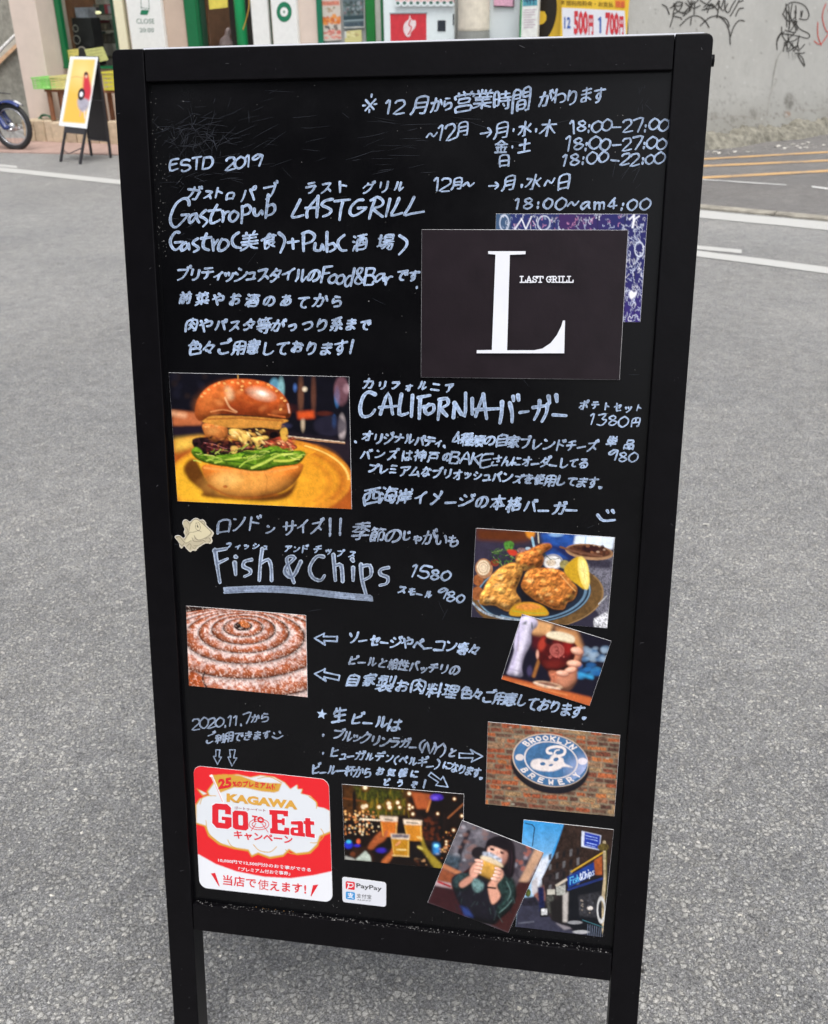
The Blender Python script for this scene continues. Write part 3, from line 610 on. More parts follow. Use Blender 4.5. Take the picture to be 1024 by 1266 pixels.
((53,10,56,15),(46,12,49,17),(17,17,41,17),(32,31,32,37,29,47,24,53,20,55),(11,31,51,31),),
((51,10,53,14),(28,24,28,24),(44,12,47,16,45,21,11,27),(26,14,28,24,30,40,32,40,34,56),(50,36,12,43),),
((16,33,12,35,7,45,7,48),(28,15,53,15),(9,22,23,22),(44,15,40,27,41,57),(16,30,21,31,24,34,24,36,28,38,36,29,46,28,53,36),(17,11,17,57),),
((19,11,19,16),(20,24,47,24),(13,32,44,32,45,47,48,55,50,57,53,57,55,55,55,51),(25,46,27,46),(33,38,30,43,27,46,25,46,24,49,20,52,12,57,7,57),(16,40,24,44,25,46,27,46,36,54),(52,16,17,16,12,24,9,28),),
((18,23,18,24),(42,28,44,28),(27,32,27,34),(9,16,28,16),(43,36,43,56),(34,43,52,43),(8,48,28,48),(30,56,55,56),(18,23,9,24,9,40,27,39,27,24,18,24),(18,57,18,11),(9,32,27,32,27,34,33,34,40,30,42,28,44,28,51,19,52,13,33,12),(36,12,36,18,42,28,54,34),),
((52,12,55,17),(46,14,49,19),(18,15,19,20,25,31),(44,22,29,30,25,31),(25,31,16,42,16,50,19,52,27,55,45,54),),
((22,14,40,16),(15,30,26,27,39,27,44,31,45,41,44,45,35,52,25,55),),
((19,16,36,15,36,20,27,28,24,28,23,32),(50,20,52,23),(44,21,45,26),(23,32,20,34,10,35),(29,33,28,36,24,42,24,49,28,53,40,55),(23,32,32,33,39,31,48,31,50,33),),
((40,30,40,35,43,38,43,42,35,42),(17,42,16,50,20,53,31,56,41,55),(33,13,33,18,35,20,37,30),(46,17,35,20,16,19),(50,28,29,31,15,30),),
((29,28,30,31),(13,41,24,32,37,31,43,33,46,36,49,43,45,52,37,55,27,55,23,53,21,49,25,44,32,44,36,48,37,54),(19,16,40,16,39,20,36,20,34,24,29,27,29,28,27,29,27,32),),
((52,12,52,52,51,57,44,58),(38,17,38,44),(20,27,19,28),(19,34,15,36,12,43,7,49),(20,36,25,37,30,43),(20,36,20,57),(28,12,9,15),(9,27,30,27),(20,36,19,34,20,13),),
((29,9,31,11,32,15),(37,16,37,30),(17,22,15,27,11,31),(44,22,51,28,52,30),(21,43,18,43,11,46),(21,43,27,49,28,49,29,52),(35,52,36,53,41,55,53,57),(25,16,26,39),(35,52,35,50,43,44,43,39,23,39,21,43),(53,15,10,15),(35,52,28,52,28,53,22,55,10,57),),
((15,35,35,28,42,29,47,34,48,43,46,46,39,52,28,54),),
((44,30,31,31),(31,45,32,47),(31,23,31,54,29,56,20,56,16,52,17,48,20,46,31,45,32,47,36,47,45,53),),
((15,15,17,18),(37,25,41,27,44,36,47,42,50,44,52,44),(8,32,16,32,16,49),(16,49,9,54),(16,49,23,54,27,55,54,55),(36,17,37,26,36,27,32,37,24,46),),
((11,44,18,44,20,45,21,49,20,55,12,57,8,54,7,48,11,44),),
((11,47,16,52),),
((15,28,12,28,8,32),(30,35,35,44),(47,12,47,55,46,57,36,58),(25,23,53,23),(20,12,15,25,16,56),),
((30,10,32,17),(40,45,46,51,46,56),(31,28,49,28,52,24,52,18,11,17,10,25,12,27,31,28),(31,28,31,56),(16,41,46,41),(52,56,10,56),),
((18,32,18,36,20,40,29,49),(29,49,35,49),(29,49,28,52,23,53,9,57),(35,49,35,51,37,52,48,56,52,56),(31,11,31,32),(10,19,52,19),(35,49,35,47,44,39,45,32,12,32),),
((30,12,28,14,28,20),(28,20,47,20,48,24,43,36,36,44,28,51,21,54,18,54),(28,20,26,20,12,34),),
((20,36,32,34,35,41,35,52,40,55,49,52,53,43),(29,15,20,32,20,36,16,41,11,53),),
((8,34,53,34),),
((16,18,46,18),(28,18,28,51,30,52,38,54,49,53),(12,34,51,34),),
((37,24,36,34,32,45,24,54,19,54),(20,24,52,24),(23,14,20,24,11,35),),
((23,20,19,38,12,51),(39,20,52,51),))
GJ = dict(zip(dict.fromkeys(GTXT), GNUM))
LAT = dict(A='023962 1555', B='0902 09495846 064664535202', C='6849290604225263', D='0902 094967644202', E='69090262 0656', F='0902 0969 0656',
 G='68492906042242636535', I='3932', K='0902 6905 1662', L='090262', N='02096269', O='39070432646739', P='0902 094968664505', R='0902 094968664505 3562',
 S='68491907265563421203', T='0969 3932', Y='093669 3632', a='562604122255 565362', b='0902 05264654423203', c='562604123253', d='5952 562604123254', h='0902 0426465452',
 i='3632 3839', m='0602 05263532 35566562', o='36050332535536', p='0600 05264654423203', r='0602 042646', s='56261544533202', t='29234253 0656', u='060312325356 565262', y='0633 5610',
 M='0209346962', W='0912365269', e='0454462604124253')
LAT.update({'0': '39070432646739', '1': '183932', '2': '08194958560262', '3': '09593665533203', '4': '490464 4742', '5': '69190646644203', '6': '59270403224254451504', '7': '096932', '8': '39082664320457 5739'.replace(' 5739', '39'), '9': '683907266852',
 '&': '6217294804225365', ':': '3635 3332', '-': '0555', '!': '3934 3332', '(': '49272442', ')': '29474422', '+': '2823 0555', '→': '0565 476543', '〜': '04264466', '・': '3534', '.': '3233', ',': '3321',
 '★': '123952066612', '※': '1753 5713 3938 3332 0515 5565', '、': '2332', '。': '2343322333', 'ー': '0454', '”': '1918 3938'})
NARROW = {'I': .5, 'i': .45, '1': .6, ':': .45, '!': .45, '(': .5, ')': .5, '・': .5, '.': .4, '、': .6, '。': .6, 'ィ': .8, 'ッ': .8, 'ュ': .8, 'ャ': .8, 'ょ': .8, 'ゃ': .8, ' ': .6, '★': 1.0, '※': 1.1, 'm': .9}
SMALL = set('ィッュャゃっょォ')
def strokes_of(ch):
    """strokes of one character in a unit cell: centre (0,0), height 1, y down; and its natural width"""
    if ch in LAT:
        st = [[((int(s[i])-3)/7., -((int(s[i+1])-5.5)/7.)) for i in range(0, len(s)-1, 2)] for s in LAT[ch].split()]
        return st, .85
    if ch in GJ:
        st = [[((s[i]-31.7)/51., (s[i+1]-34.0)/51.) for i in range(0, len(s), 2)] for s in GJ[ch]]
        return st, 1.0
    return [], .6
inkA = ink_mat('marker_white', (138, 159, 194), (182, 200, 226)); inkB = ink_mat('marker_faded', (112, 126, 150), (166, 180, 204)); inkC = ink_mat('marker_streaky', (78, 92, 124), (196, 211, 232))
rh = random.Random(11); LIFT = [0]
def nextlift():
    LIFT[0] = (LIFT[0]+1) % 240; return .0002+LIFT[0]*.0000012
def pen(m, pts, wd, smooth=True, jw=.12):
    if smooth and len(pts) > 2: pts = crom(pts, k=3)
    # drop nearly coincident points
    Q = [np.array(pts[0], float)]
    for p in pts[1:]:
        if np.hypot(*(np.array(p)-Q[-1])) > .25: Q.append(np.array(p, float))
    if len(Q) == 1: Q.append(Q[0]+np.array([.5, .35]))
    n = len(Q); base = wd*rh.uniform(1-jw, 1+jw); ws = []
    for i in range(n):
        t = Q[min(i+1, n-1)]-Q[max(i-1, 0)]; a = math.atan2(t[1], t[0])
        f_ = i/max(n-1, 1); ws.append(base*(1+.16*math.cos(2*(a-R(60))))*(1.12-.3*f_)*rh.uniform(.9, 1.1))
    ribbon(m, Q, ws, nextlift())
def line_of_text(segs, wd, ink=None, slant=.22, label=None, jit=1.0):
    wd *= 1.0
    """segs: (text, x of first character centre, y, x of last, y, height) in photo pixels"""
    for (txt, xa, ya, xb, yb, h) in segs:
        m = MB()
        ws = [NARROW.get(c, .8 if c in LAT else 1.0) for c in txt]; pos = []; t = 0
        for i, c in enumerate(txt):
            if i: t += (ws[i-1]+ws[i])/2
            pos.append(t)
        T = pos[-1] or 1; ang = math.atan2(yb-ya, xb-xa) if len(txt) > 1 else 0
        pitch = math.hypot(xb-xa, yb-ya)/T if len(txt) > 1 else h
        for c, p in zip(txt, pos):
            st, nw = strokes_of(c); cx = xa+(xb-xa)*p/T; cy = ya+(yb-ya)*p/T+rh.gauss(0, .05)*h*jit
            hh = h*(1+rh.gauss(0, .09)*jit); wx = min(hh*1.0, pitch*1.08)*(1+rh.gauss(0, .04)*jit)
            if c in LAT: wx = min(hh*.95, pitch*.92)
            if c in SMALL: hh *= .9; wx *= .9; cy += h*.06
            rot = ang*.8+R(rh.gauss(-2.5, 4.2))*jit; wv1, wv2 = rh.uniform(-.05, .05)*jit, rh.uniform(-.05, .05)*jit; ph = rh.uniform(0, 6)
            for s in st:
                q = []
                ox, oy = rh.gauss(0, .012)*jit, rh.gauss(0, .012)*jit
                for x, y in s:
                    x2 = x+wv1*math.sin(3*y+ph)+ox; y2 = y+wv2*math.sin(3*x+ph)+oy-.05*x
                    X = x2*wx-slant*y2*hh; Y = y2*hh
                    q.append((cx+X*math.cos(rot)-Y*math.sin(rot), cy+X*math.sin(rot)+Y*math.cos(rot)))
                pen(m, q, wd)
        m.build('handwritten_text', ink or inkA, board, recalc=False, label=label)
def traced(x0, y0, S, strokes, wd, ink=None, label=None, smooth=True):
    m = MB()
    for s in strokes.split('|'):
        q = [tuple(float(v) for v in p.split(',')) for p in s.split()]
        pen(m, [(x0+x/S, y0+y/S) for x, y in q], wd, smooth, .05)
    return m.build('handwritten_text', ink or inkA, board, recalc=False, label=label)

H = line_of_text
H([('※', 458, 129, 458, 129, 21), ('12', 481, 131, 495, 131, 16), ('月', 521, 129, 521, 129, 24), ('から', 540, 129, 554, 128, 17), ('営業時間', 574, 126, 645, 123, 24), ('がわります', 675, 121, 741, 116, 19)], 2.5)
H([('〜12月', 534, 166, 573, 161, 18), ('→', 601, 162, 601, 162, 16), ('月・水・木', 621, 159, 678, 157, 19), ('18:00', 709, 156, 751, 155, 15), ('-27:00', 764, 156, 821, 154, 14)], 2.3)
H([('金・土', 620, 180, 649, 180, 16), ('18:00', 704, 178, 749, 177, 15), ('-27:00', 764, 178, 818, 176, 14)], 2.4)
H([('日', 624, 197, 624, 197, 15), ('18:00', 699, 197, 746, 195, 14), ('-22:00', 762, 197, 816, 196, 13)], 2.4)
H([('ESTD', 216, 204, 257, 201, 14), ('2019', 285, 202, 318, 198, 14)], 2.6)
H([('ガ', 240, 238, 240, 238, 17), ('ス', 258, 240, 258, 240, 13), ('ト', 271, 239, 271, 239, 20), ('ロ', 285, 242, 285, 242, 10), ('パブ', 307, 240, 334, 236, 18)], 2.6)
H([('ラスト', 385, 232, 423, 230, 16), ('グリル', 456, 231, 494, 230, 15)], 2.5)
H([('12月〜', 541, 228, 580, 227, 16), ('→', 611, 228, 611, 228, 15), ('月・水〜日', 630, 226, 698, 225, 18)], 2.4)
H([('18:00〜am4:00', 640, 251, 798, 252, 14)], 2.5)
traced(200, 235, 6.024, '205,110 200,75 165,62 110,100 75,170 65,225 80,265 110,275 150,240 185,200 200,180|150,185 205,180|260,175 225,185 205,215 215,245 245,215 265,180 265,215 280,240|330,150 300,175 290,195 320,210 340,235 310,270|415,110 385,160 365,210 370,245 400,240 435,220|350,155 440,145|455,160 460,200 455,235|458,195 480,165 505,160|540,155 510,180 505,215 530,235 560,210 570,175 540,155|600,120 600,180 595,245|600,130 640,110 665,140 645,175 605,185|690,140 690,175 715,190 745,150 750,180|795,35 785,120 775,205|790,120 830,105 845,140 825,175 785,190', 3.3)
traced(355, 235, 5.851, '95,70 65,130 35,190 65,195 120,180|145,195 150,140 225,45|225,45 220,120 215,195|135,130 230,125|330,65 280,75 250,105 300,130 320,150 300,175 260,190|345,80 455,68|405,80 390,140 380,215|550,70 510,75 465,120 455,165 480,185 520,170 570,135|515,130 575,125|635,70 615,130 595,205|605,75 655,50 695,80 680,115 615,130|615,130 650,160 690,190|745,65 730,130 715,190|810,60 785,120 755,182 835,165|920,50 885,120 850,180 900,170 990,155', 3.5)
traced(200, 235, 6.024, '130,315 100,315 65,370 75,420 105,445 145,415|100,390 160,385|180,390 150,410 150,450 185,430 200,395 205,440|270,360 240,380 235,400 265,420 275,440 240,460|335,325 310,390 315,430 350,445|295,360 370,350|380,370 385,450|385,410 420,370|450,365 425,410 430,450 470,440 500,400 480,370 450,370|575,315 535,345 525,385 545,420 590,430|875,320 910,350 915,390 885,465|975,365 980,435|940,390 1020,380', 3.6)
traced(355, 235, 5.851, '120,320 118,380 120,440|110,315 160,300 200,330 180,370 125,390|205,385 200,430 240,435 255,390 265,430|290,305 288,380 290,445|290,400 335,385 350,420 310,445|415,325 375,360 370,400 395,435 430,435|815,330 865,365 860,410 810,465', 3.5)
H([('美食', 309, 298, 333, 298, 21), ('酒', 445, 300, 445, 300, 19), ('場', 477, 300, 477, 300, 20)], 2.6)
H([('ブリティッシュスタイルの', 226, 338, 388, 340, 17), ('Food', 404, 339, 433, 342, 20), ('&Bar', 446, 341, 483, 341, 19), ('です', 497, 340, 512, 340, 16), ('.', 517, 350, 517, 350, 10)], 2.9)
H([('前菜やお酒のあてから', 229, 369, 417, 373, 15)], 2.8)
H([('肉やパスタ等がっつり系まで', 237, 402, 452, 402, 16)], 2.9)
H([('色々ご用意しております!', 241, 429, 435, 429, 17)], 2.9)
H([('カリフォルニア', 456, 475, 556, 479, 12)], 2.5)
traced(435, 475, 3.657, '105,45 75,35 50,60 38,110 50,145 85,140 105,115|130,135 165,40 185,135|125,105 205,98|225,45 215,135 255,130|275,50 270,145|310,65 305,155|300,60 355,50|305,105 355,95|350,90 330,115 345,135 370,120 370,95 350,90|400,80 390,160|395,70 430,65 435,90 400,110|400,110 430,142|460,150 465,85|465,85 510,145 515,40|545,65 545,135|560,145 595,45|595,45 610,155|560,115 670,110', 4.3)
traced(435, 475, 3.657, '680,80 678,130 670,175|715,85 725,130 725,170|730,55 732,75|752,50 755,72|760,128 800,122|820,105 890,95|850,75 845,120 825,160|885,90 880,130 860,168|890,55 895,85|925,50 928,78|910,138 970,142', 4.3)
H([('ポテトセット', 722, 501, 790, 505, 11), ('1380円', 733, 519, 786, 522, 12)], 2.0)
H([('単品', 757, 546, 779, 549, 13), ('980', 758, 563, 783, 566, 12)], 2.2)
H([('、', 441, 543, 441, 543, 8), ('オリジナルパティ、', 455, 540, 552, 547, 14), ('4種類の自家ブレンドチーズ', 565, 543, 733, 552, 15)], 2.5)
H([('バンズは神戸の', 453, 561, 553, 565, 14), ('BAKE', 563, 565, 602, 568, 13), ('さんにオーダーしてる', 614, 569, 722, 572, 13)], 2.4)
H([('プレミアムなブリオッシュバンズを使用してます。', 461, 579, 744, 598, 13)], 2.4)
H([('西海岸イメージの本格バーガー', 461, 611, 710, 628, 19)], 2.9)
traced(430, 450, 2.626, '812,490 830,508 868,506|843,476 846,482|860,476 864,482', 3.4)
H([('ロンド', 277, 649, 314, 646, 21), ('ン', 334, 654, 334, 654, 14), ('サイズ', 357, 653, 392, 651, 18), ('!!', 408, 652, 421, 651, 20), ('季節の', 447, 657, 487, 662, 23), ('じゃがいも', 503, 663, 561, 667, 16)], 2.5, inkB)
H([('フィッシュ', 283, 673, 328, 676, 9), ('アンド', 356, 678, 377, 679, 9), ('チップス', 393, 679, 436, 685, 9)], 1.9)
F_ = '65,60 75,130 90,225|60,65 122,55|75,130 130,105|165,125 170,185|170,95 175,98|250,110 215,120 210,145 240,160 245,180 215,195|305,55 295,130 290,215|295,130 335,110 350,150 352,215|500,120 465,190 440,195 420,170 430,140 470,100 440,95 430,120 465,225|615,95 580,95 545,150 560,200 600,215 620,190|665,85 675,215|675,140 705,140 712,220|765,150 765,215|760,108 766,118|805,135 810,210 830,285|805,145 850,140 855,190 815,215|945,150 905,160 905,185 940,200 935,230 900,240'
traced(250, 665, 4.096, F_, 4.6, inkC)
m = MB()
for k in range(9):
    o_ = -14+k*3.5; pen(m, [(250+x/4.096, 665+(y+o_+rh.uniform(-1.5, 1.5))/4.096) for x, y in ((108+rh.uniform(0, 10), 266), (300, 258), (500, 268), (700, 290), (865-rh.uniform(0, 14), 305))], 1.5)
m.build('underline_stroke', inkC, board, recalc=False)
H([('1580', 513, 706, 552, 712, 14), ('スモール', 498, 729, 530, 735, 10), ('980', 547, 735, 570, 739, 12)], 2.4)
H([('ソーセージやベーコン等々', 438, 787, 587, 803, 15)], 2.7)
H([('ビールと相性バッチリの', 437, 816, 562, 829, 13)], 2.3, inkB)
H([('自家製お肉料理', 437, 839, 558, 855, 17), ('色々ご用意しております。', 577, 856, 725, 880, 16)], 2.6)
H([('2020.11.7から', 243, 895, 328, 887, 12), ('ご利用できます', 260, 913, 330, 908, 12)], 1.9, inkB)
traced(220, 860, 2.56, '304,118 306,121|322,114 325,118|300,130 315,136 333,126', 1.8, inkB)
H([('生', 420, 884, 420, 884, 18), ('ビールは', 442, 887, 488, 896, 15)], 2.8)
H([('・', 400, 907, 400, 907, 10), ('ブルックリンラガー', 418, 908, 512, 921, 15), ('(NY)', 522, 923, 548, 928, 14), ('と', 560, 931, 560, 931, 11)], 2.4, inkB)
H([('・', 400, 930, 400, 930, 10), ('ヒューガルデン', 414, 931, 482, 937, 12), ('(ベルギー)', 490, 939, 541, 945, 12), ('になります。', 553, 946, 597, 957, 12)], 2.2)
H([('ビール一杯から', 391, 950, 455, 955, 13), ('お気軽に', 470, 953, 513, 957, 10)], 2.3)
H([('どうぞ!', 478, 967, 525, 970, 9)], 2.3)
def hollow(pts, wd=1.5, ink=None):
    m = MB(); pts = pts+[pts[0]]
    for a, b in zip(pts, pts[1:]): pen(m, [a, b], wd, False)
    m.build('drawn_arrow', ink or inkA, board, recalc=False)
hollow([(389, 789), (401, 783), (400, 787), (417, 787), (417, 793), (401, 792), (402, 797)], 2.0); hollow([(389, 833), (402, 827), (401, 831), (420, 835), (419, 841), (401, 837), (403, 842)], 2.0)
hollow([(267, 927), (272, 927), (271, 936), (274, 936), (269, 945), (264, 935), (267, 935)], 1.2, inkB); hollow([(284, 927), (291, 927), (289, 937), (293, 937), (287, 947), (282, 936), (285, 936)], 1.2, inkB)
hollow([(568, 931), (585, 932), (582, 927), (597, 935), (583, 942), (585, 937), (568, 937)], 1.7); hollow([(533, 955), (545, 964), (548, 960), (554, 973), (539, 971), (542, 967), (530, 959)], 1.5)
# ---------------------------------------------------------------- prints stuck on the board
glossy = vcol_mat('photo_paper_print', rough=.28, gain=1.0, spec=.35)
matte = vcol_mat('matte_print', rough=.5, gain=1.0, spec=.3)
paper_w = mat('paper_edge_white', (225, 225, 228), rough=.6, noise=.05)
def zq(x0, y0, S, pts): return [(x0+x/S, y0+y/S) for x, y in pts]
def sheet(name, quad, cv, label, cat, lift=.0004, step=.85, mt=None, rnd=0, curl=.0005, seed=0, group=None, root=None, border=None):
    """a printed sheet on the board; quad = its corners in photo pixels (TL TR BR BL)"""
    Hm = homog([(0, 0), (1, 0), (1, 1), (0, 1)], quad)
    q = np.array(quad); wpx = np.hypot(*(q[1]-q[0])); hpx = np.hypot(*(q[3]-q[0])); nx = max(int(wpx/step), 4); ny = max(int(hpx/step), 4)
    u, v = np.meshgrid(np.linspace(0, 1, nx+1), np.linspace(0, 1, ny+1)); U, V = u.copy(), v.copy()
    if rnd:   # round the corners by squeezing the grid onto a rounded rectangle
        rx, ry = rnd/wpx, rnd/hpx
        for (cx, cy, sx, sy) in ((rx, ry, -1, -1), (1-rx, ry, 1, -1), (1-rx, 1-ry, 1, 1), (rx, 1-ry, -1, 1)):
            a = (U-cx)*sx/rx; b = (V-cy)*sy/ry; k = (a > 0) & (b > 0)
            mx_ = np.maximum(a, b); r_ = np.hypot(a, b)+1e-9; f = np.where(k, mx_/r_, 1)
            U = np.where(k, cx+sx*rx*a*f, U); V = np.where(k, cy+sy*ry*b*f, V)
    W = Hm @ np.stack([U.ravel(), V.ravel(), np.ones(U.size)]); px, py = W[0]/W[2], W[1]/W[2]
    d = FW[None]+RT2[None]*((px-512)/FPX)[:, None]-UP2[None]*((py-633)/FPX)[:, None]
    t = np.dot(PL[0]-CAM, PL[1])/(d@PL[1])
    rg_ = np.random.RandomState(seed); a1, a2, a3 = rg_.rand(3)*6
    z = lift+.0003+curl*(.5+.5*np.sin(U*3.1+a1)*np.sin(V*2.7+a2))+curl*1.2*np.clip(np.abs(U-.5)*2*np.abs(V-.5)*2-.5, 0, 1)*rg_.uniform(.3, 1)
    P = CAM+d*t[:, None]+PL[1][None]*z.ravel()[:, None]
    C = cv.sample(px, py) if cv is not None else None
    idx = np.arange((nx+1)*(ny+1)).reshape(ny+1, nx+1)
    F = np.stack([idx[:-1, :-1], idx[1:, :-1], idx[1:, 1:], idx[:-1, 1:]], -1).reshape(-1, 4)
    mb = MB(); mb.v = [tuple(p) for p in P.tolist()]; mb.f = [tuple(f) for f in F.tolist()]; mb.c = C
    r = root or thing(name, pp(*np.mean(quad, 0)), label, cat, group)
    o = mb.build('printed_face', mt or glossy, r, recalc=False, smooth=True)
    per = list(idx[0, :])+list(idx[1:, -1])+list(idx[-1, ::-1][1:])+list(idx[::-1, 0][1:-1]); per = [int(i) for i in per]
    mb2 = MB(); n = len(per); top = [P[i]-PL[1]*.00002 for i in per]
    c0 = P.mean(0); bot = [p-PL[1]*.00035+(p-c0)/np.linalg.norm(p-c0)*.00028 for p in top]
    mb2.add(top+bot, [(i, n+i, n+(i+1) % n, (i+1) % n) for i in range(n)]); mb2.build('paper_edge', paper_w, r, recalc=False)
    return r

def textmesh(body, bold=0, font=None, res=2):
    cu = bpy.data.curves.new('t', 'FONT'); cu.body = body; cu.size = 1; cu.resolution_u = res; cu.offset = bold
    ob = bpy.data.objects.new('t', cu); col.objects.link(ob); dg = bpy.context.evaluated_depsgraph_get(); dg.update()
    me = bpy.data.meshes.new_from_object(ob.evaluated_get(dg)); V = np.array([v.co[:2] for v in me.vertices]) if len(me.vertices) else np.zeros((0, 2)); F = [tuple(p.vertices) for p in me.polygons]
    bpy.data.objects.remove(ob); bpy.data.curves.remove(cu); bpy.data.meshes.remove(me); return V, F
def text_on(root, name, body, x0, y0, x1, y1, h, org, mt, bold=0, lift=.0018, up=0., place=None, arc=0):
    """printed words fitted between two points (bottom left, bottom right) of an enlarged view org=(x,y,S)"""
    V, F = textmesh(body, bold)
    if not len(V): return
    mn, mx = V.min(0), V.max(0); s = (V-mn)/(mx-mn)
    X = x0+(x1-x0)*s[:, 0]+up*h*s[:, 1]; Y = y0+(y1-y0)*s[:, 0]-h*s[:, 1]-arc*np.sin(s[:, 0]*math.pi)
    mb = MB(); f = place or (lambda a, b_: pp(a, b_, lift))
    mb.v = [tuple(f(org[0]+x/org[2], org[1]+y/org[2])) for x, y in zip(X, Y)]; mb.f = F
    return mb.build(name, mt, root, recalc=False)
def flat(root, name, polys, org, mt, lift=.0018, smooth=False, place=None, closed=True):
    mb = MB()
    for p in polys:
        q = crom(p, True) if smooth else p; f = place or (lambda a, b_: pp(a, b_, lift))
        b = len(mb.v); mb.add([f(org[0]+x/org[2], org[1]+y/org[2]) for x, y in q], [tuple(range(len(q)))])
    import bmesh
    o = mb.build(name, mt, root, recalc=False)
    bm = bmesh.new(); bm.from_mesh(o.data); bmesh.ops.triangulate(bm, faces=bm.faces); bm.to_mesh(o.data); bm.free()
    return o
def strokes_on(root, name, sts, org, wd, mt, lift=.0018, smooth=True, place=None):
    mb = MB()
    for k, s in enumerate(sts):
        q = crom(s, k=3) if smooth and len(s) > 2 else s; q = [(org[0]+x/org[2], org[1]+y/org[2]) for x, y in q]
        ribbon(mb, q, wd/org[2], lift+k*.000002, place=place)
    return mb.build(name, mt, root, recalc=False)

# --- purple scribbled poster half behind the black card
O = (500, 250, 2.926)
cv = Canvas(*O, 1024, 673, (34, 34, 96))
cv.put(np.clip((cv.X-300)/300, 0, 1)*np.clip(1-(cv.X-560)/200, 0, 1), (66, 30, 84), a=.8); cv.put(np.clip((cv.Y-250)/200, 0, 1), (56, 34, 116), a=.8)
cv.put((cv.X < 385).astype(float), (62, 92, 122), a=.8); cv.put(((cv.X > 385) & (cv.X < 560)).astype(float), (26, 48, 104), a=.7)
for x in (384, 462, 543, 622, 700, 800, 835): cv.line([(x, 0), (x-4, 460)], 2, (15, 15, 40))
r2 = random.Random(5)
def scrib(bx, n, sz, cols, w=(1.6, 3.2)):
    for _ in range(n):
        x, y = r2.uniform(bx[0], bx[2]), r2.uniform(bx[1], bx[3]); q = [(x, y)]; a = r2.uniform(0, 6)
        for k in range(r2.randint(3, 8)):
            a += r2.uniform(-1.6, 1.6); l = r2.uniform(.3, 1)*sz; x += l*math.cos(a)*.6; y += l*math.sin(a); q.append((x, y))
        q = crom(q, k=3); cv_ = cv
        X0 = min(p[0] for p in q)-4; X1 = max(p[0] for p in q)+4
        cv.line(q, r2.uniform(*w), r2.choice(cols), a=r2.uniform(.6, 1))
wt = [(215, 222, 240), (190, 200, 230), (235, 235, 245)]
scrib((335, 45, 800, 100), 80, 8, wt+[(220, 150, 190)], (1.0, 2.0)); scrib((785, 60, 872, 425), 170, 8.5, wt, (1.0, 2.0))
cv.ell(362, 75, 16, 28, wt[0], ring=3); cv.ell(505, 75, 22, 26, wt[0], ring=3, rot=15); cv.line([(400, 98), (425, 60), (440, 98), (460, 52)], 4, wt[2]); cv.ell(850, 170, 16, 26, wt[0], ring=3); cv.poly([(812, 330), (822, 318), (830, 326), (842, 320), (838, 338), (820, 350)], wt[2], smooth=True)
cv.line([(815, 62), (832, 45), (825, 92), (835, 60), (850, 50)], 5, wt[2])
sheet('graffiti_poster', zq(*O, [(333, 42), (880, 43), (853, 433), (323, 430)]), cv, 'blue and purple poster covered in white scribbles, mostly hidden behind the black card', 'poster', lift=.0003, step=1.0, mt=matte, seed=2)
# --- black card with the big white L
cv = Canvas(*O, 1024, 673, (33, 26, 31)); cv.I *= (1+.5*(fbm(cv.H, cv.W, 60, 3, 9)-.5))[..., None]
card = sheet('logo_card', zq(*O, [(65, 99), (809, 101), (778, 641), (62, 632)]), cv, 'large black card printed with a big white serif letter L', 'card', lift=.0012, step=3.0, mt=vcol_mat('laminated_card', rough=.3, spec=.25, bump=.05), curl=.0012, seed=4)
white = mat('print_white', (226, 228, 236), rough=.45, noise=.04)
cl = .0042
flat(card, 'letter', [[(305, 177), (440, 177), (439, 188), (383, 190), (373, 534), (470, 534), (500, 528), (530, 508), (552, 480), (568, 448), (574, 427), (582, 427), (579, 545), (263, 545), (264, 534), (318, 533), (331, 189), (305, 187)]], O, white, lift=cl)
# slab lettering LAST GRILL
def slab(ch, x, y, w, h, t):
    st = {'L': [[(0, 0), (.55, 0)], [(.27, 0), (.27, 1)], [(0, 1), (1, 1)], [(1, 1), (1, .65)]], 'A': [[(.45, 0), (.12, 1)], [(.5, 0), (.88, 1)], [(.25, .66), (.75, .66)], [(-.02, 1), (.34, 1)], [(.64, 1), (1.04, 1)]],
          'S': [[(.9, .28), (.7, .02), (.3, .02), (.1, .25), (.35, .48), (.75, .56), (.92, .78), (.65, 1), (.3, 1), (.08, .72)], [(.92, 0), (.92, .3)], [(.08, .7), (.08, 1)]], 'T': [[(0, .02), (1, .02)], [(.5, 0), (.5, 1)], [(.25, 1), (.75, 1)], [(0, 0), (0, .3)], [(1, 0), (1, .3)]],
          'G': [[(.9, .28), (.65, 0), (.3, .08), (.1, .5), (.3, .92), (.65, 1), (.88, .85), (.88, .55)], [(.6, .56), (1.02, .56)], [(.92, 0), (.92, .3)]], 'R': [[(.25, 0), (.25, 1)], [(0, 0), (.65, 0), (.88, .25), (.65, .5), (.25, .5)], [(.55, .5), (.85, 1)], [(0, 1), (.5, 1)], [(.75, 1), (1.05, 1)]], 'I': [[(.5, 0), (.5, 1)], [(.15, 0), (.85, 0)], [(.15, 1), (.85, 1)]]}[ch]
    return [[(x+a*w, y-h+b_*h) for a, b_ in s] for s in st]
L_ = []
x = 420
for ch, w_ in (('L', 20), ('A', 20), ('S', 16), ('T', 20), (' ', 6), ('G', 19), ('R', 20), ('I', 10), ('L', 20), ('L', 20)):
    if ch != ' ': L_ += slab(ch, x, 289, w_, 21, 5)
    x += w_+2.2
strokes_on(card, 'lettering', L_, O, 4.2, white, lift=cl, smooth=False)

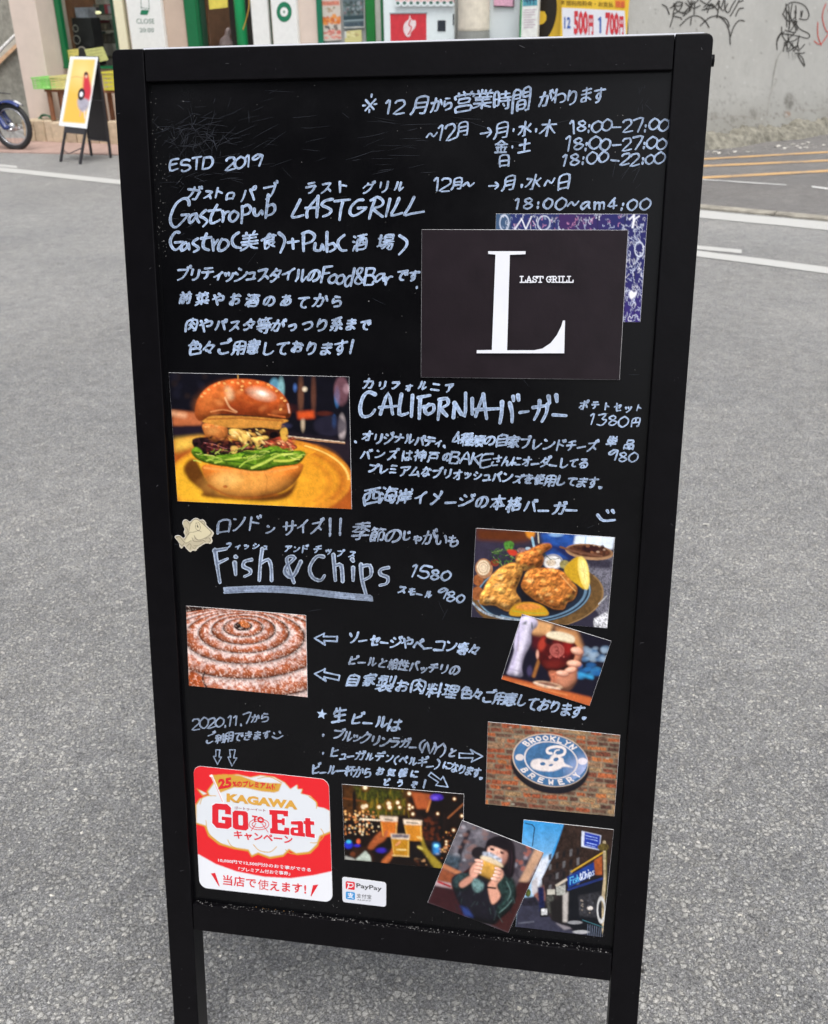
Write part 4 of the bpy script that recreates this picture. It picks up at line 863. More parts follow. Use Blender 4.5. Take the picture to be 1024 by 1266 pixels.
# --- burger
O = (190, 450, 3.938)
cv = Canvas(*O, 1024, 748, (20, 19, 30))
cv.spots(16, (95, 60, 300, 200), (6, 22), [(70, 48, 36), (45, 34, 34), (30, 30, 44)], 1, .7, soft=14)
cv.poly([(92, 225), (200, 235), (240, 260), (235, 300), (95, 302)], (186, 108, 66), soft=5); cv.line([(92, 240), (150, 250)], 20, (225, 170, 130), soft=25); cv.poly([(95, 305), (250, 300), (250, 350), (98, 355)], (38, 28, 42), soft=6)
for (x, y, rx, ry, c) in ((590, 110, 26, 40, (110, 170, 195)), (622, 120, 16, 50, (150, 200, 205)), (718, 150, 14, 90, (120, 80, 60)), (780, 150, 12, 90, (110, 70, 55)), (737, 122, 11, 11, (255, 235, 205)), (728, 290, 9, 30, (225, 200, 170)), (640, 300, 30, 14, (60, 60, 90)), (895, 160, 12, 40, (80, 150, 215)), (940, 120, 16, 22, (240, 210, 220)), (915, 130, 36, 70, (130, 90, 100)), (880, 280, 10, 26, (60, 120, 190)), (918, 310, 18, 60, (205, 190, 190)), (690, 115, 8, 16, (90, 130, 200)), (860, 300, 80, 50, (45, 42, 60))):
    cv.ell(x, y, rx, ry, c, soft=12, a=.75)
cv.poly([(700, 232), (780, 226), (785, 262), (705, 268)], (205, 84, 34), soft=5); cv.ell(830, 240, 40, 12, (90, 40, 30), soft=8, a=.8)
cv.poly([(600, 330), (960, 370), (962, 480), (700, 420)], (44, 34, 44), soft=8)
# plate
pl = [(96, 372), (180, 352), (260, 345), (660, 368), (790, 392), (880, 435), (940, 490), (966, 530), (968, 720), (110, 680)]
cv.poly(pl, (176, 92, 30), soft=3); cv.ell(520, 560, 445, 205, (214, 140, 42), soft=8); cv.ell(500, 555, 410, 182, (232, 166, 40), soft=10, tex=.05, ts=60); cv.ell(430, 590, 370, 150, (240, 184, 44), soft=60, a=.8)
cv.ell(760, 560, 170, 150, (226, 150, 36), soft=60, a=.6); cv.ell(520, 565, 430, 195, (250, 205, 110), ring=5, arc=(300, 360), soft=4); cv.ell(520, 570, 400, 178, (190, 112, 30), ring=16, arc=(310, 30), soft=14, a=.8); cv.ell(520, 575, 340, 150, (200, 120, 34), ring=10, arc=(320, 40), soft=14, a=.6)
cv.poly([(100, 365), (250, 350), (220, 395), (105, 430)], (236, 190, 80), soft=12); cv.line([(640, 352), (800, 372), (930, 384)], 9, (170, 130, 100)); cv.line([(640, 348), (930, 380)], 3, (235, 215, 190))
cv.poly([(148, 500), (200, 462), (262, 560), (330, 630), (470, 650), (640, 620), (700, 560), (665, 640), (560, 668), (330, 655), (232, 640), (240, 620), (170, 560)], (84, 34, 14), soft=6, a=.92, smooth=True)
# bottom bun
cv.poly([(236, 500), (300, 488), (500, 515), (716, 480), (708, 550), (640, 615), (540, 645), (430, 650), (330, 628), (265, 575)], (212, 124, 42), soft=2, smooth=True, tex=.16, ts=22, rnd=34, rk=.9)
cv.ell(450, 575, 170, 55, (236, 172, 84), rot=-3, soft=55, a=.75); cv.ell(360, 560, 60, 35, (240, 190, 110), soft=40, a=.7); cv.line([(250, 505), (400, 520), (560, 525), (700, 500)], 10, (240, 160, 80), smooth=True, soft=8); cv.line([(270, 590), (360, 640), (480, 652), (600, 635)], 10, (150, 66, 20), smooth=True, soft=12, a=.7)
cv.line([(540, 525), (555, 560), (548, 620)], 3, (180, 100, 40), a=.6, soft=5); cv.ell(350, 596, 11, 7, (180, 96, 36), soft=4, a=.8)
# patties, bacon
cv.poly([(193, 365), (260, 355), (400, 372), (560, 340), (700, 400), (640, 425), (520, 440), (350, 450), (250, 445), (196, 400)], (38, 20, 24), smooth=True, tex=1.1, ts=12, rnd=12)
cv.poly([(250, 380), (330, 392), (400, 400), (500, 400), (480, 425), (350, 432), (255, 425)], (70, 26, 30), tex=.9, ts=9, soft=3)
cv.line([(245, 382), (300, 392), (350, 410), (420, 410), (480, 405)], 3, (170, 110, 110), smooth=True); cv.line([(260, 400), (330, 420), (400, 425)], 2.5, (150, 90, 90), smooth=True)
cv.poly([(430, 318), (600, 318), (625, 340), (610, 362), (540, 372), (430, 350)], (58, 28, 18), tex=.6, ts=10); cv.ell(588, 345, 22, 16, (20, 10, 14), soft=4)
cv.poly([(530, 380), (620, 352), (700, 402), (680, 418), (600, 410), (540, 402)], (176, 74, 48), tex=.5, ts=9, soft=2); cv.line([(560, 385), (640, 385), (690, 405)], 4, (230, 150, 100), a=.8)
# cheese
cv.poly([(238, 300), (262, 286), (350, 300), (362, 345), (345, 372), (300, 380), (262, 360), (245, 330)], (200, 122, 58), smooth=True, tex=.3, ts=14, rnd=16); cv.ell(290, 325, 30, 16, (215, 150, 80), soft=18, a=.8)
cv.poly([(368, 318), (420, 318), (470, 350), (482, 385), (470, 402), (440, 395), (420, 375), (385, 360)], (232, 190, 100), smooth=True, tex=.14, ts=14, rnd=12)
cv.poly([(470, 360), (550, 350), (560, 365), (525, 385), (522, 415), (508, 420), (492, 385)], (236, 196, 104), smooth=True, tex=.1, rnd=10); cv.poly([(380, 400), (412, 404), (404, 432), (392, 442), (380, 430)], (220, 180, 96), smooth=True); cv.poly([(620, 318), (650, 312), (654, 360), (640, 378), (622, 360)], (216, 168, 70), smooth=True)
cv.ell(400, 335, 18, 8, (250, 225, 160), soft=8, a=.8, rot=30); cv.ell(455, 385, 10, 6, (250, 225, 150), soft=6, a=.8)
rf = random.Random(17)
for _ in range(120):
    x = rf.uniform(215, 690); yb_ = 395-(x-215)*.02; y = yb_+rf.gauss(0, 16)
    cv.ell(x, y, rf.uniform(4, 15), rf.uniform(2.5, 7), rf.choice([(24, 12, 16), (60, 26, 26), (96, 44, 34), (140, 76, 48), (44, 20, 22), (190, 120, 70), (110, 40, 34)]), rot=rf.uniform(-50, 50), soft=4, a=rf.uniform(.4, .85), rnd=.8)
for _ in range(34):
    x = rf.uniform(370, 560); y = 345+rf.gauss(0, 18)+abs(x-460)*.08
    cv.ell(x, y, rf.uniform(6, 18), rf.uniform(4, 9), rf.choice([(236, 200, 116), (214, 164, 80), (246, 220, 150), (196, 136, 60)]), rot=rf.uniform(10, 60), soft=5, a=rf.uniform(.4, .8), rnd=.9)
for _ in range(26):
    x = rf.uniform(540, 690); y = 385+rf.gauss(0, 12)
    cv.ell(x, y, rf.uniform(5, 16), rf.uniform(3, 6), rf.choice([(196, 90, 60), (226, 140, 96), (150, 56, 40), (240, 180, 130)]), rot=rf.uniform(0, 40), soft=3, a=rf.uniform(.5, .85), rnd=.8)
for _ in range(46):
    x = rf.uniform(250, 640); cv.ell(x, rf.uniform(268, 306), rf.uniform(3, 12), rf.uniform(2, 6), rf.choice([(236, 186, 104), (176, 112, 44), (222, 164, 80), (244, 206, 130)]), soft=4, a=.5)
# lettuce
cv.poly([(184, 430), (200, 405), (230, 415), (260, 448), (360, 440), (470, 425), (560, 405), (605, 398), (640, 418), (735, 425), (728, 465), (690, 490), (600, 500), (545, 518), (470, 520), (360, 500), (300, 492), (220, 468)], (104, 140, 32), smooth=True, tex=.5, ts=14, rnd=14)
for q, c, w_ in (([(300, 480), (380, 462), (470, 450), (560, 430)], (190, 208, 84), 9), ([(340, 470), (440, 480), (520, 500)], (50, 90, 18), 8), ([(480, 505), (540, 480), (620, 440), (700, 440)], (205, 220, 100), 12), ([(430, 430), (520, 440), (600, 425)], (46, 92, 22), 10), ([(590, 470), (660, 470), (720, 450)], (210, 216, 90), 12), ([(520, 470), (590, 440), (640, 425)], (70, 110, 20), 7), ([(200, 430), (240, 440), (260, 460)], (60, 84, 20), 12), ([(260, 470), (300, 455), (330, 462)], (180, 200, 90), 7), ([(420, 500), (450, 475), (500, 460)], (190, 210, 90), 6), ([(560, 500), (600, 490), (700, 480)], (80, 120, 24), 6)):
    cv.line(q, w_, c, smooth=True, soft=5, a=.85)
rl = random.Random(31)
for _ in range(90):     # ruffles of the lettuce
    t_ = rl.random(); x = 195+t_*535; yc = 442-22*math.sin((t_-.1)*3.0)+rl.uniform(-16, 44)*(1-.35*abs(t_-.5)); a = rl.uniform(-.7, .3); l = rl.uniform(14, 48)
    if yc > 508 or (x < 300 and yc > 470): continue
    cv.line([(x, yc), (x+l*.5*math.cos(a), yc+l*.5*math.sin(a)+rl.uniform(-6, 6)), (x+l*math.cos(a), yc+l*math.sin(a))], rl.uniform(2, 6), rl.choice([(40, 80, 16), (70, 112, 22), (150, 180, 60), (198, 212, 96), (226, 232, 130), (90, 130, 30), (34, 60, 14)]), smooth=True, soft=3, a=rl.uniform(.4, .85))
# top bun
rt = random.Random(40)
cv.poly([(236, 262), (330, 250), (640, 268), (625, 292), (612, 318), (520, 308), (400, 312), (270, 290), (240, 280)], (206, 144, 62), smooth=True, tex=.16, ts=10); cv.line([(260, 268), (420, 262), (630, 276)], 8, (160, 90, 34), soft=6, a=.7)
cv.poly([(203, 250), (206, 200), (225, 155), (265, 112), (320, 86), (400, 72), (490, 76), (570, 98), (630, 145), (664, 205), (664, 258), (600, 266), (500, 254), (400, 244), (290, 248), (232, 278)], (196, 96, 40), soft=2, smooth=True, tex=.3, ts=26, rnd=44, rk=.9)
cv.poly([(215, 235), (230, 170), (290, 120), (370, 100), (380, 160), (340, 200), (290, 225)], (214, 126, 58), soft=22, smooth=True, a=.7)
for _ in range(70):
    x, y = rt.uniform(220, 650), rt.uniform(90, 250)
    if ((x-435)/215)**2+((y-215)/125)**2 < .9: cv.ell(x, y, rt.uniform(10, 36), rt.uniform(5, 16), rt.choice([(224, 130, 62), (168, 70, 26), (206, 104, 42), (236, 156, 90), (150, 58, 20)]), rot=rt.uniform(-30, 30), soft=14, a=rt.uniform(.15, .4))
cv.ell(525, 145, 52, 24, (240, 208, 180), rot=15, soft=30, a=.85); cv.ell(530, 142, 24, 10, (255, 246, 232), rot=15, soft=12, a=.9)
cv.poly([(350, 110), (380, 118), (392, 160), (375, 175), (360, 165)], (240, 196, 150), soft=8, smooth=True, a=.8); cv.line([(350, 165), (372, 210), (405, 232)], 9, (240, 190, 140), smooth=True, soft=6, a=.9); cv.line([(280, 232), (340, 222), (400, 236)], 6, (240, 170, 110), smooth=True, soft=6, a=.8)
cv.ell(450, 215, 190, 30, (150, 60, 24), soft=30, a=.4); cv.line([(655, 195), (662, 235)], 8, (235, 190, 170), soft=6, a=.8); cv.line([(560, 245), (640, 258)], 8, (220, 120, 60), soft=6, a=.7)
rq = random.Random(2)
for (x, y) in [(412, 92), (436, 84), (320, 92), (300, 104), (346, 94), (470, 92), (430, 125), (432, 108), (385, 88), (235, 158), (250, 142), (620, 220), (640, 178), (625, 165), (560, 100), (575, 112), (508, 88), (270, 124), (355, 130), (600, 130)]: cv.ell(x, y, 8, 5.5, (236, 176, 104), rot=rq.uniform(-40, 40), soft=3, a=.85)
cv.ell(412, 62, 3, 14, (190, 150, 90), soft=3)
cv.finish()
sheet('photo_print', zq(*O, [(75, 42), (952, 62), (965, 706), (118, 667)]), cv, 'photo print of a cheeseburger with a shiny bun on a yellow plate', 'photo print', lift=.0003, seed=1, group='photo prints stuck on the menu board')

# --- fish and chips
O = (570, 640, 4.876)
cv = Canvas(*O, 1024, 760, (52, 48, 66))
cv.poly([(90, 60), (400, 70), (420, 140), (300, 150), (100, 140)], (100, 50, 20), soft=14); cv.poly([(80, 140), (300, 150), (340, 240), (80, 270)], (58, 52, 72), soft=12, tex=.2)
cv.poly([(480, 90), (770, 90), (760, 190), (640, 250), (520, 240)], (38, 84, 160), soft=10, tex=.3, ts=30); cv.ell(575, 100, 40, 14, (150, 190, 230), soft=10, a=.8); cv.poly([(690, 105), (930, 112), (915, 190), (760, 175), (680, 160)], (222, 232, 244), soft=5); cv.line([(755, 110), (745, 180)], 6, (160, 190, 220))
cv.poly([(385, 78), (450, 82), (440, 115), (425, 130), (400, 115)], (216, 140, 40), soft=4); cv.line([(430, 120), (440, 170)], 14, (150, 190, 210), soft=6); cv.line([(465, 90), (470, 150)], 8, (200, 190, 170), soft=5)
cv.poly([(760, 240), (915, 230), (885, 660), (760, 480)], (112, 110, 122), soft=3, tex=.6, ts=7); cv.poly([(520, 160), (690, 190), (760, 290), (700, 280)], (30, 40, 90), soft=8); cv.poly([(740, 240), (915, 250), (900, 310), (780, 300)], (36, 30, 50), soft=8, a=.85)
cv.ell(775, 205, 145, 48, (168, 130, 96), rot=6, soft=3); cv.ell(775, 200, 132, 36, (92, 54, 36), rot=6, soft=6, tex=.5, ts=16); cv.ell(780, 185, 55, 22, (56, 22, 24), soft=8, tex=.6); cv.spots(14, (700, 165, 870, 215), (4, 9), [(150, 100, 70), (60, 30, 24), (180, 150, 130)], 5, .8, 1.5); cv.line([(600, 175), (700, 205), (850, 230)], 12, (120, 80, 60), smooth=True)
cv.ell(465, 470, 395, 205, (112, 84, 48), rot=-4, soft=3, tex=.3, ts=20); cv.ell(440, 452, 345, 182, (34, 50, 70), rot=-4, soft=3); cv.ell(440, 452, 338, 175, (120, 150, 170), ring=5, rot=-4); cv.ell(435, 450, 320, 163, (30, 42, 60), rot=-4, soft=4); cv.ell(435, 450, 318, 161, (110, 140, 165), ring=9, rot=-4, arc=(330, 130)); cv.ell(425, 440, 290, 140, (26, 34, 50), rot=-4, soft=6, tex=.2)
cv.ell(465, 470, 392, 202, (150, 120, 80), ring=5, rot=-4, arc=(330, 100)); cv.poly([(800, 610), (890, 560), (884, 668), (800, 655)], (200, 200, 205), soft=3, tex=.8, ts=8); cv.line([(830, 520), (880, 470)], 6, (190, 190, 190))
cv.line([(70, 510), (140, 570), (260, 605), (420, 625)], 14, (150, 160, 170), smooth=True, tex=.7, ts=8)
# vegetables
for (x, y, rx, ry) in ((105, 375, 32, 34), (100, 455, 36, 42)): cv.ell(x, y, rx, ry, (150, 90, 50), soft=4, tex=.4, ts=14)
cv.ell(140, 305, 52, 60, (176, 128, 92), rot=-10, soft=3, tex=.3); cv.ell(136, 300, 40, 46, (226, 206, 176), soft=5, tex=.25, ts=8); cv.ell(136, 300, 28, 32, (180, 140, 110), ring=3, soft=3); cv.ell(136, 298, 15, 18, (200, 170, 150), ring=3, soft=3); cv.ell(205, 270, 26, 22, (140, 60, 40), soft=6, tex=.3)
rq = random.Random(8)
for _ in range(60):
    x, y = rq.uniform(170, 330), rq.uniform(180, 270); a = rq.uniform(-.5, 2.5); l = rq.uniform(18, 44); cv.line([(x, y), (x+l*math.cos(a), y+l*math.sin(a)*.7)], rq.uniform(2.5, 5), rq.choice([(58, 92, 44), (84, 124, 60), (38, 62, 34), (120, 150, 84)]), a=.9)
cv.poly([(262, 150), (300, 140), (320, 160), (305, 195), (270, 190)], (84, 138, 56), smooth=True, tex=.4, ts=10); cv.poly([(280, 192), (330, 196), (340, 222), (300, 225)], (196, 60, 40), smooth=True, soft=3); cv.ell(365, 195, 26, 16, (140, 110, 110), soft=4, tex=.6, ts=10); cv.ell(405, 185, 16, 10, (170, 190, 205), soft=4)
# dip
cv.ell(555, 265, 62, 48, (150, 150, 160), soft=3); cv.ell(553, 268, 52, 38, (228, 224, 220), soft=4, tex=.15); cv.ell(545, 270, 30, 20, (196, 180, 160), soft=6, tex=.4, ts=8); cv.line([(500, 215), (540, 250), (590, 245)], 4, (60, 84, 50))
cv.ell(625, 280, 30, 26, (150, 140, 90), soft=6, tex=.3)
def batter(p, c, sd, hl):
    cv.poly([(x+4, y+9) for x, y in p], (30, 18, 12), soft=7, smooth=True, a=.7); cv.poly(p, c, soft=2, smooth=True, tex=.42, ts=22)
    rr = random.Random(sd); xs = [q[0] for q in p]; ys = [q[1] for q in p]
    msk = cv.mask(crom(p, True), 4)
    old = cv.I.copy()
    for _ in range(46):
        x, y = rr.uniform(min(xs), max(xs)), rr.uniform(min(ys), max(ys)); cv.ell(x, y, rr.uniform(8, 30), rr.uniform(5, 16), rr.choice(hl), rot=rr.uniform(-60, 60), soft=12, a=.5)
    n = fbm(cv.H, cv.W, 9, 4, sd); mb_ = boxblur(cv.mask(crom(p, True), 0), 26*cv.k); gy_, gx_ = np.gradient(mb_); sh_ = np.clip(1+(1.7*gy_+.9*gx_)*26*cv.k-.4*(1-np.clip((mb_-.45)*2, 0, 1)), .25, 1.7); gn_y, gn_x = np.gradient(boxblur(n, 1)); sh_ = sh_*np.clip(1+9*(gn_y+.5*gn_x), .45, 1.7); cv.I *= ((1+.5*(n-.5))*sh_)[..., None]; cv.I = cv.I*msk[..., None]+old*(1-msk[..., None])
hl1 = [(244, 202, 130), (214, 146, 60), (176, 100, 36), (240, 190, 100), (150, 78, 26)]
cv.poly([(330, 400), (400, 340), (480, 480), (620, 560), (560, 580), (380, 540)], (16, 14, 22), soft=12, a=.8)
batter([(330, 232), (400, 195), (470, 165), (530, 152), (545, 180), (490, 215), (500, 250), (475, 300), (410, 312), (360, 312)], (186, 112, 50), 1, hl1)
batter([(255, 290), (330, 270), (372, 310), (352, 380), (330, 440), (362, 500), (330, 530), (285, 562), (240, 545), (200, 525), (120, 522), (112, 490), (150, 400), (190, 340)], (214, 150, 70), 2, hl1+[(250, 214, 140)])
batter([(365, 400), (395, 330), (440, 305), (560, 305), (630, 335), (670, 385), (702, 430), (680, 490), (640, 510), (620, 550), (560, 548), (500, 520), (440, 490), (380, 440)], (198, 124, 54), 3, hl1)
cv.line([(440, 310), (425, 380), (450, 460)], 5, (150, 84, 36), smooth=True, a=.6, soft=5); cv.line([(600, 340), (650, 400), (690, 440)], 7, (240, 190, 120), smooth=True, a=.6, soft=6)
# lemons
cv.poly([(622, 312), (660, 262), (715, 236), (745, 330), (752, 430), (700, 400), (660, 370)], (206, 164, 30), soft=2, smooth=True, tex=.1); cv.poly([(712, 236), (745, 245), (768, 300), (776, 380), (768, 425), (750, 430), (722, 380), (705, 300)], (244, 216, 110), soft=2, smooth=True); cv.poly([(722, 256), (744, 264), (760, 310), (766, 380), (756, 410), (735, 375), (718, 310)], (250, 232, 150), soft=4, smooth=True, tex=.12, ts=8)
for a, b_ in (((724, 262), (760, 405)), ((745, 270), (742, 390)), ((720, 310), (766, 350))): cv.line([a, b_], 2.5, (226, 190, 90), a=.7)
cv.poly([(298, 588), (310, 540), (360, 512), (430, 510), (500, 535), (527, 585), (430, 592)], (196, 150, 24), soft=2, smooth=True); cv.poly([(325, 540), (370, 516), (430, 514), (490, 540), (420, 556), (360, 552)], (216, 140, 60), soft=4, smooth=True, tex=.2, ts=10); cv.line([(310, 560), (400, 574), (510, 575)], 5, (150, 170, 60), smooth=True, a=.7)
cv.finish(1.1, .1)
sheet('photo_print', zq(*O, [(92, 62), (928, 118), (881, 665), (64, 597)]), cv, 'photo print of fried fish pieces with lemon on a blue plate', 'photo print', lift=.0003, seed=3, group='photo prints stuck on the menu board')

# --- glass of red beer
cv = Canvas(*O, 1024, 1170, (24, 20, 42))
cv.poly([(350, 590), (560, 640), (520, 740), (470, 720), (430, 700), (400, 640)], (218, 168, 116), soft=8); cv.poly([(560, 650), (700, 680), (735, 780), (700, 900), (660, 820), (600, 740)], (206, 150, 100), soft=12); cv.poly([(430, 700), (520, 700), (470, 800), (430, 780)], (90, 20, 30), soft=14)
cv.spots(26, (720, 780, 880, 860), (9, 17), [(130, 160, 190), (90, 130, 170), (160, 180, 200)], 2, .6, asp=1.6, soft=10); cv.spots(16, (690, 880, 830, 960), (10, 18), [(40, 110, 170), (60, 140, 190)], 3, .7, asp=1.8, soft=10); cv.line([(700, 935), (790, 960)], 20, (60, 160, 210), soft=16); cv.ell(415, 920, 16, 30, (90, 80, 120), soft=12, a=.7); cv.line([(440, 950), (480, 830)], 20, (180, 120, 60), soft=12, a=.8)
cv.poly([(240, 945), (400, 985), (620, 1040), (800, 1085), (780, 1135), (240, 975)], (196, 106, 56), soft=6, tex=.1); cv.line([(330, 990), (640, 1065)], 6, (240, 170, 110), a=.6, soft=8)
cv.poly([(355, 605), (395, 588), (455, 612), (462, 650), (428, 690), (422, 760), (385, 830), (368, 900), (368, 955), (282, 940), (290, 905), (308, 850), (322, 800), (320, 750), (335, 690), (350, 650)], (206, 198, 222), soft=3, smooth=True, rnd=26, rk=.9); cv.line([(400, 640), (385, 720), (350, 830), (335, 930)], 22, (232, 226, 240), smooth=True, soft=22, a=.8); cv.line([(350, 690), (340, 780), (310, 880)], 10, (150, 140, 170), smooth=True, soft=12, a=.7); cv.line([(285, 905), (368, 925)], 5, (150, 140, 170), a=.7)
cv.poly([(365, 640), (400, 615), (395, 640)], (40, 60, 40), soft=4); cv.line([(428, 630), (430, 665)], 6, (50, 70, 50)); cv.line([(350, 740), (345, 800)], 4, (190, 170, 150), a=.6)
cv.poly([(690, 780), (735, 790), (730, 840), (705, 900), (700, 980), (650, 1040), (590, 1020), (560, 960), (600, 900), (660, 880)], (208, 142, 112), soft=4, smooth=True, tex=.1, ts=40, rnd=22)
cv.poly([(500, 705), (682, 748), (690, 820), (665, 880), (610, 925), (545, 938), (500, 900), (468, 850), (468, 790)], (92, 14, 18), soft=3, smooth=True, tex=.4, ts=26, rnd=26); cv.ell(490, 760, 22, 42, (190, 70, 50), rot=20, soft=16, a=.8); cv.ell(640, 780, 30, 44, (160, 30, 26), soft=22, a=.7); cv.ell(530, 740, 26, 20, (30, 10, 20), soft=10, a=.8); cv.ell(560, 880, 60, 22, (130, 40, 30), soft=20, a=.6)
cv.poly([(528, 688), (600, 685), (680, 712), (676, 752), (600, 738), (520, 716)], (232, 218, 190), soft=3, smooth=True, tex=.08); cv.line([(520, 716), (600, 738), (676, 752)], 5, (200, 160, 110), smooth=True, a=.7)
cv.ell(580, 797, 45, 42, (186, 104, 96), soft=3, a=.85); cv.ell(580, 797, 32, 30, (130, 44, 44), ring=3, a=.8); cv.line([(565, 780), (580, 775), (588, 790), (572, 800), (590, 802), (586, 818), (565, 812)], 5, (110, 34, 34), smooth=True)
cv.spots(9, (530, 825, 640, 845), (3, 5), [(220, 120, 110)], 6, .8)
cv.poly([(530, 925), (585, 930), (575, 990), (600, 1030), (520, 1010), (545, 975)], (196, 120, 90), soft=4, smooth=True, tex=.5, ts=10); cv.ell(525, 1005, 88, 20, (216, 180, 150), rot=10, soft=4, tex=.4, ts=12); cv.ell(525, 1000, 60, 10, (120, 70, 60), rot=10, soft=6, a=.8); cv.line([(440, 990), (600, 1032)], 3, (250, 235, 220))
for (x, y, rx, ry, a) in ((700, 800, 38, 22, 15), (682, 876, 44, 20, 5), (660, 915, 36, 17, -15), (612, 935, 38, 17, 8)): cv.ell(x, y+4, rx+2, ry+2, (150, 80, 66), rot=a, soft=6, a=.8); cv.ell(x, y, rx, ry, (232, 176, 150), rot=a, soft=4, rnd=1); cv.ell(x-10, y-4, rx*.5, ry*.45, (250, 206, 184), rot=a, soft=8, a=.8)
cv.ell(462, 820, 9, 26, (226, 170, 150), soft=5)
cv.finish(1.15, .09, 1)
sheet('photo_print', zq(*O, [(370, 579), (906, 740), (775, 1131), (246, 968)]), cv, 'tilted photo print of a hand holding a stemmed glass of dark red beer', 'photo print', lift=.0012, seed=5, curl=.0008, group='photo prints stuck on the menu board')

# --- sausage coil
O = (220, 740, 2.695)
cv = Canvas(*O, 470, 360, (46, 20, 12), ppp=2.4)
cv.poly([(350, 40), (440, 50), (440, 110), (380, 80)], (140, 160, 180), soft=5, tex=.5)
rings = [(28, 440, 500), (30, 330, 372), (34, 266, 268), (39, 216, 200), (46, 181, 150), (55, 152, 106), (65, 127, 66), (76, 106, 30)]
nz = fbm(cv.H, cv.W, 9, 5, 3); nz2 = fbm(cv.H, cv.W, 26, 3, 4)
for i, (tp, bt, rx) in enumerate(rings[:-1]):
    cy = (tp+bt)/2; ry = (bt-tp)/2; cx = 226-i*1.5 if i < 6 else 218
    tp2, bt2, rx2 = rings[i+1]; cy2 = (tp2+bt2)/2; ry2 = (bt2-tp2)/2
    r1 = np.hypot((cv.X-cx)/rx, (cv.Y-cy)/ry); r2_ = np.hypot((cv.X-cx)/rx2, (cv.Y-cy2)/ry2)
    t = np.clip((1-r1)/((1-r1)+(r2_-1)+1e-6), 0, 1); inside = (r1 < 1) & (r2_ > .98)
    prof = np.sin(np.pi*np.clip(t, 0, 1))**.55; tan_ = np.clip((t-.25)*1.5, 0, 1)
    c1 = lin((176, 96, 56)); c2 = lin((232, 206, 200)); k = np.clip(tan_*1.2+(nz-.5)*2.6-.05, 0, 1)[..., None]
    cc = (c1*(1-k)+c2*k)*((.10+1.0*prof)*(1+(nz2-.5)*.5))[..., None]
    cv.I = np.where(inside[..., None], cc, cv.I)
cv.ell(214, 90, 22, 16, (60, 20, 10), soft=5); cv.ell(222, 84, 20, 11, (206, 120, 60), rot=20, soft=4, tex=.4, ts=8); cv.ell(205, 92, 6, 9, (30, 12, 8), soft=3)
cv.poly([(38, 240), (70, 250), (92, 270), (84, 290), (38, 285)], (170, 84, 36), soft=3, smooth=True, tex=.5, ts=10); cv.line([(90, 245), (84, 270), (100, 300)], 5, (50, 20, 10), smooth=True, soft=4)
nn = fbm(cv.H, cv.W, 3.5, 3, 8); cv.I *= (1+1.0*(nn-.5))[..., None]; sp_ = np.clip((nn-.62)*9, 0, 1); cv.put(sp_, (246, 226, 214), a=.55)
cv.finish(1.12, .08)
sheet('photo_print', zq(*O, [(28, 24), (427, 55), (432, 328), (38, 289)]), cv, 'photo print of a long sausage coiled into a spiral', 'photo print', lift=.0003, seed=6, group='photo prints stuck on the menu board')

# --- round blue brewery sign on a brick wall
O = (590, 880, 5.12)
cv = Canvas(*O, 960, 717, (132, 122, 104)); cv.I *= (1+.5*(fbm(cv.H, cv.W, 10, 4, 2)-.5))[..., None]
rq = random.Random(4); y = 30; row = 0
while y < 760:
    hgt = rq.uniform(30, 36); x = -rq.uniform(0, 90); row += 1
    while x < 960:
        wq = rq.choice((rq.uniform(50, 70), rq.uniform(90, 125)))
        c = rq.choice([(152, 84, 56), (168, 96, 60), (128, 76, 58), (142, 100, 76), (110, 82, 68), (176, 110, 66), (160, 130, 96), (96, 66, 56), (150, 118, 92)])
        sh = lambda a, b_: (a, b_+(a-480)*.085)
        j = lambda: rq.uniform(-4, 4)
        q = [sh(x+j(), y+j()), sh(x+wq*.5, y+j()), sh(x+wq+j(), y+j()), sh(x+wq+j(), y+hgt-8+j()), sh(x+wq*.5, y+hgt-8+j()), sh(x+j(), y+hgt-8+j())]
        cv.poly(q, c, soft=2.5, tex=.5, ts=9) if wq > 20 else None
        x += wq+rq.uniform(6, 11)
    y += hgt
cv.spots(60, (60, 60, 900, 650), (3, 8), [(50, 44, 40), (180, 176, 160), (190, 120, 80)], 9, .6, 1.6, 3)
nn = fbm(cv.H, cv.W, 4, 3, 18); cv.I *= (1+.6*(nn-.5))[..., None]
cv.ell(462, 342, 250, 172, (30, 28, 38), rot=12, soft=10); cv.ell(464, 322, 243, 168, (40, 34, 40), rot=11, soft=3); cv.ell(464, 305, 243, 166, (196, 176, 160), rot=11, soft=3); cv.ell(466, 306, 236, 159, (72, 116, 158), rot=11, soft=3, tex=.2, ts=16)
cv.put(np.clip(1-np.hypot((cv.X-680)/150, (cv.Y-370)/130), 0, 1)*(np.hypot((cv.X-466)/236, (cv.Y-306)/159) < .99), (190, 196, 232), a=.8)
for dx in (-42, 15, 72): cv.line([(466+dx-4, 200), (466+dx+4, 415)], 2, (40, 80, 130), a=.6)
cv.ell(468, 304, 168, 113, (214, 206, 208), ring=7, rot=11); cv.ell(270, 287, 27, 21, (216, 206, 206), soft=3); cv.ell(668, 312, 30, 22, (222, 214, 222), soft=3)
cvw = (226, 216, 214)
def letters(word, a0, a1, top):
    for i, ch in enumerate(word):
        a = a0+(a1-a0)*i/(len(word)-1)
        for s in strokes_of(ch)[0]:
            q = []
            for x, y in s:
                an = R(a)+(x*.155 if top else -x*.155); rho = .86-y*.17 if top else .86+y*.17
                u = 236*rho*math.cos(an); v = 159*rho*math.sin(an)
                q.append((466+u*math.cos(R(11))-v*math.sin(R(11)), 305+u*math.sin(R(11))+v*math.cos(R(11))))
            cv.line(q, 8.5, cvw, soft=2.5)
letters('BROOKLYN', 213, 307, True); letters('BREWERY', 137, 27, False)
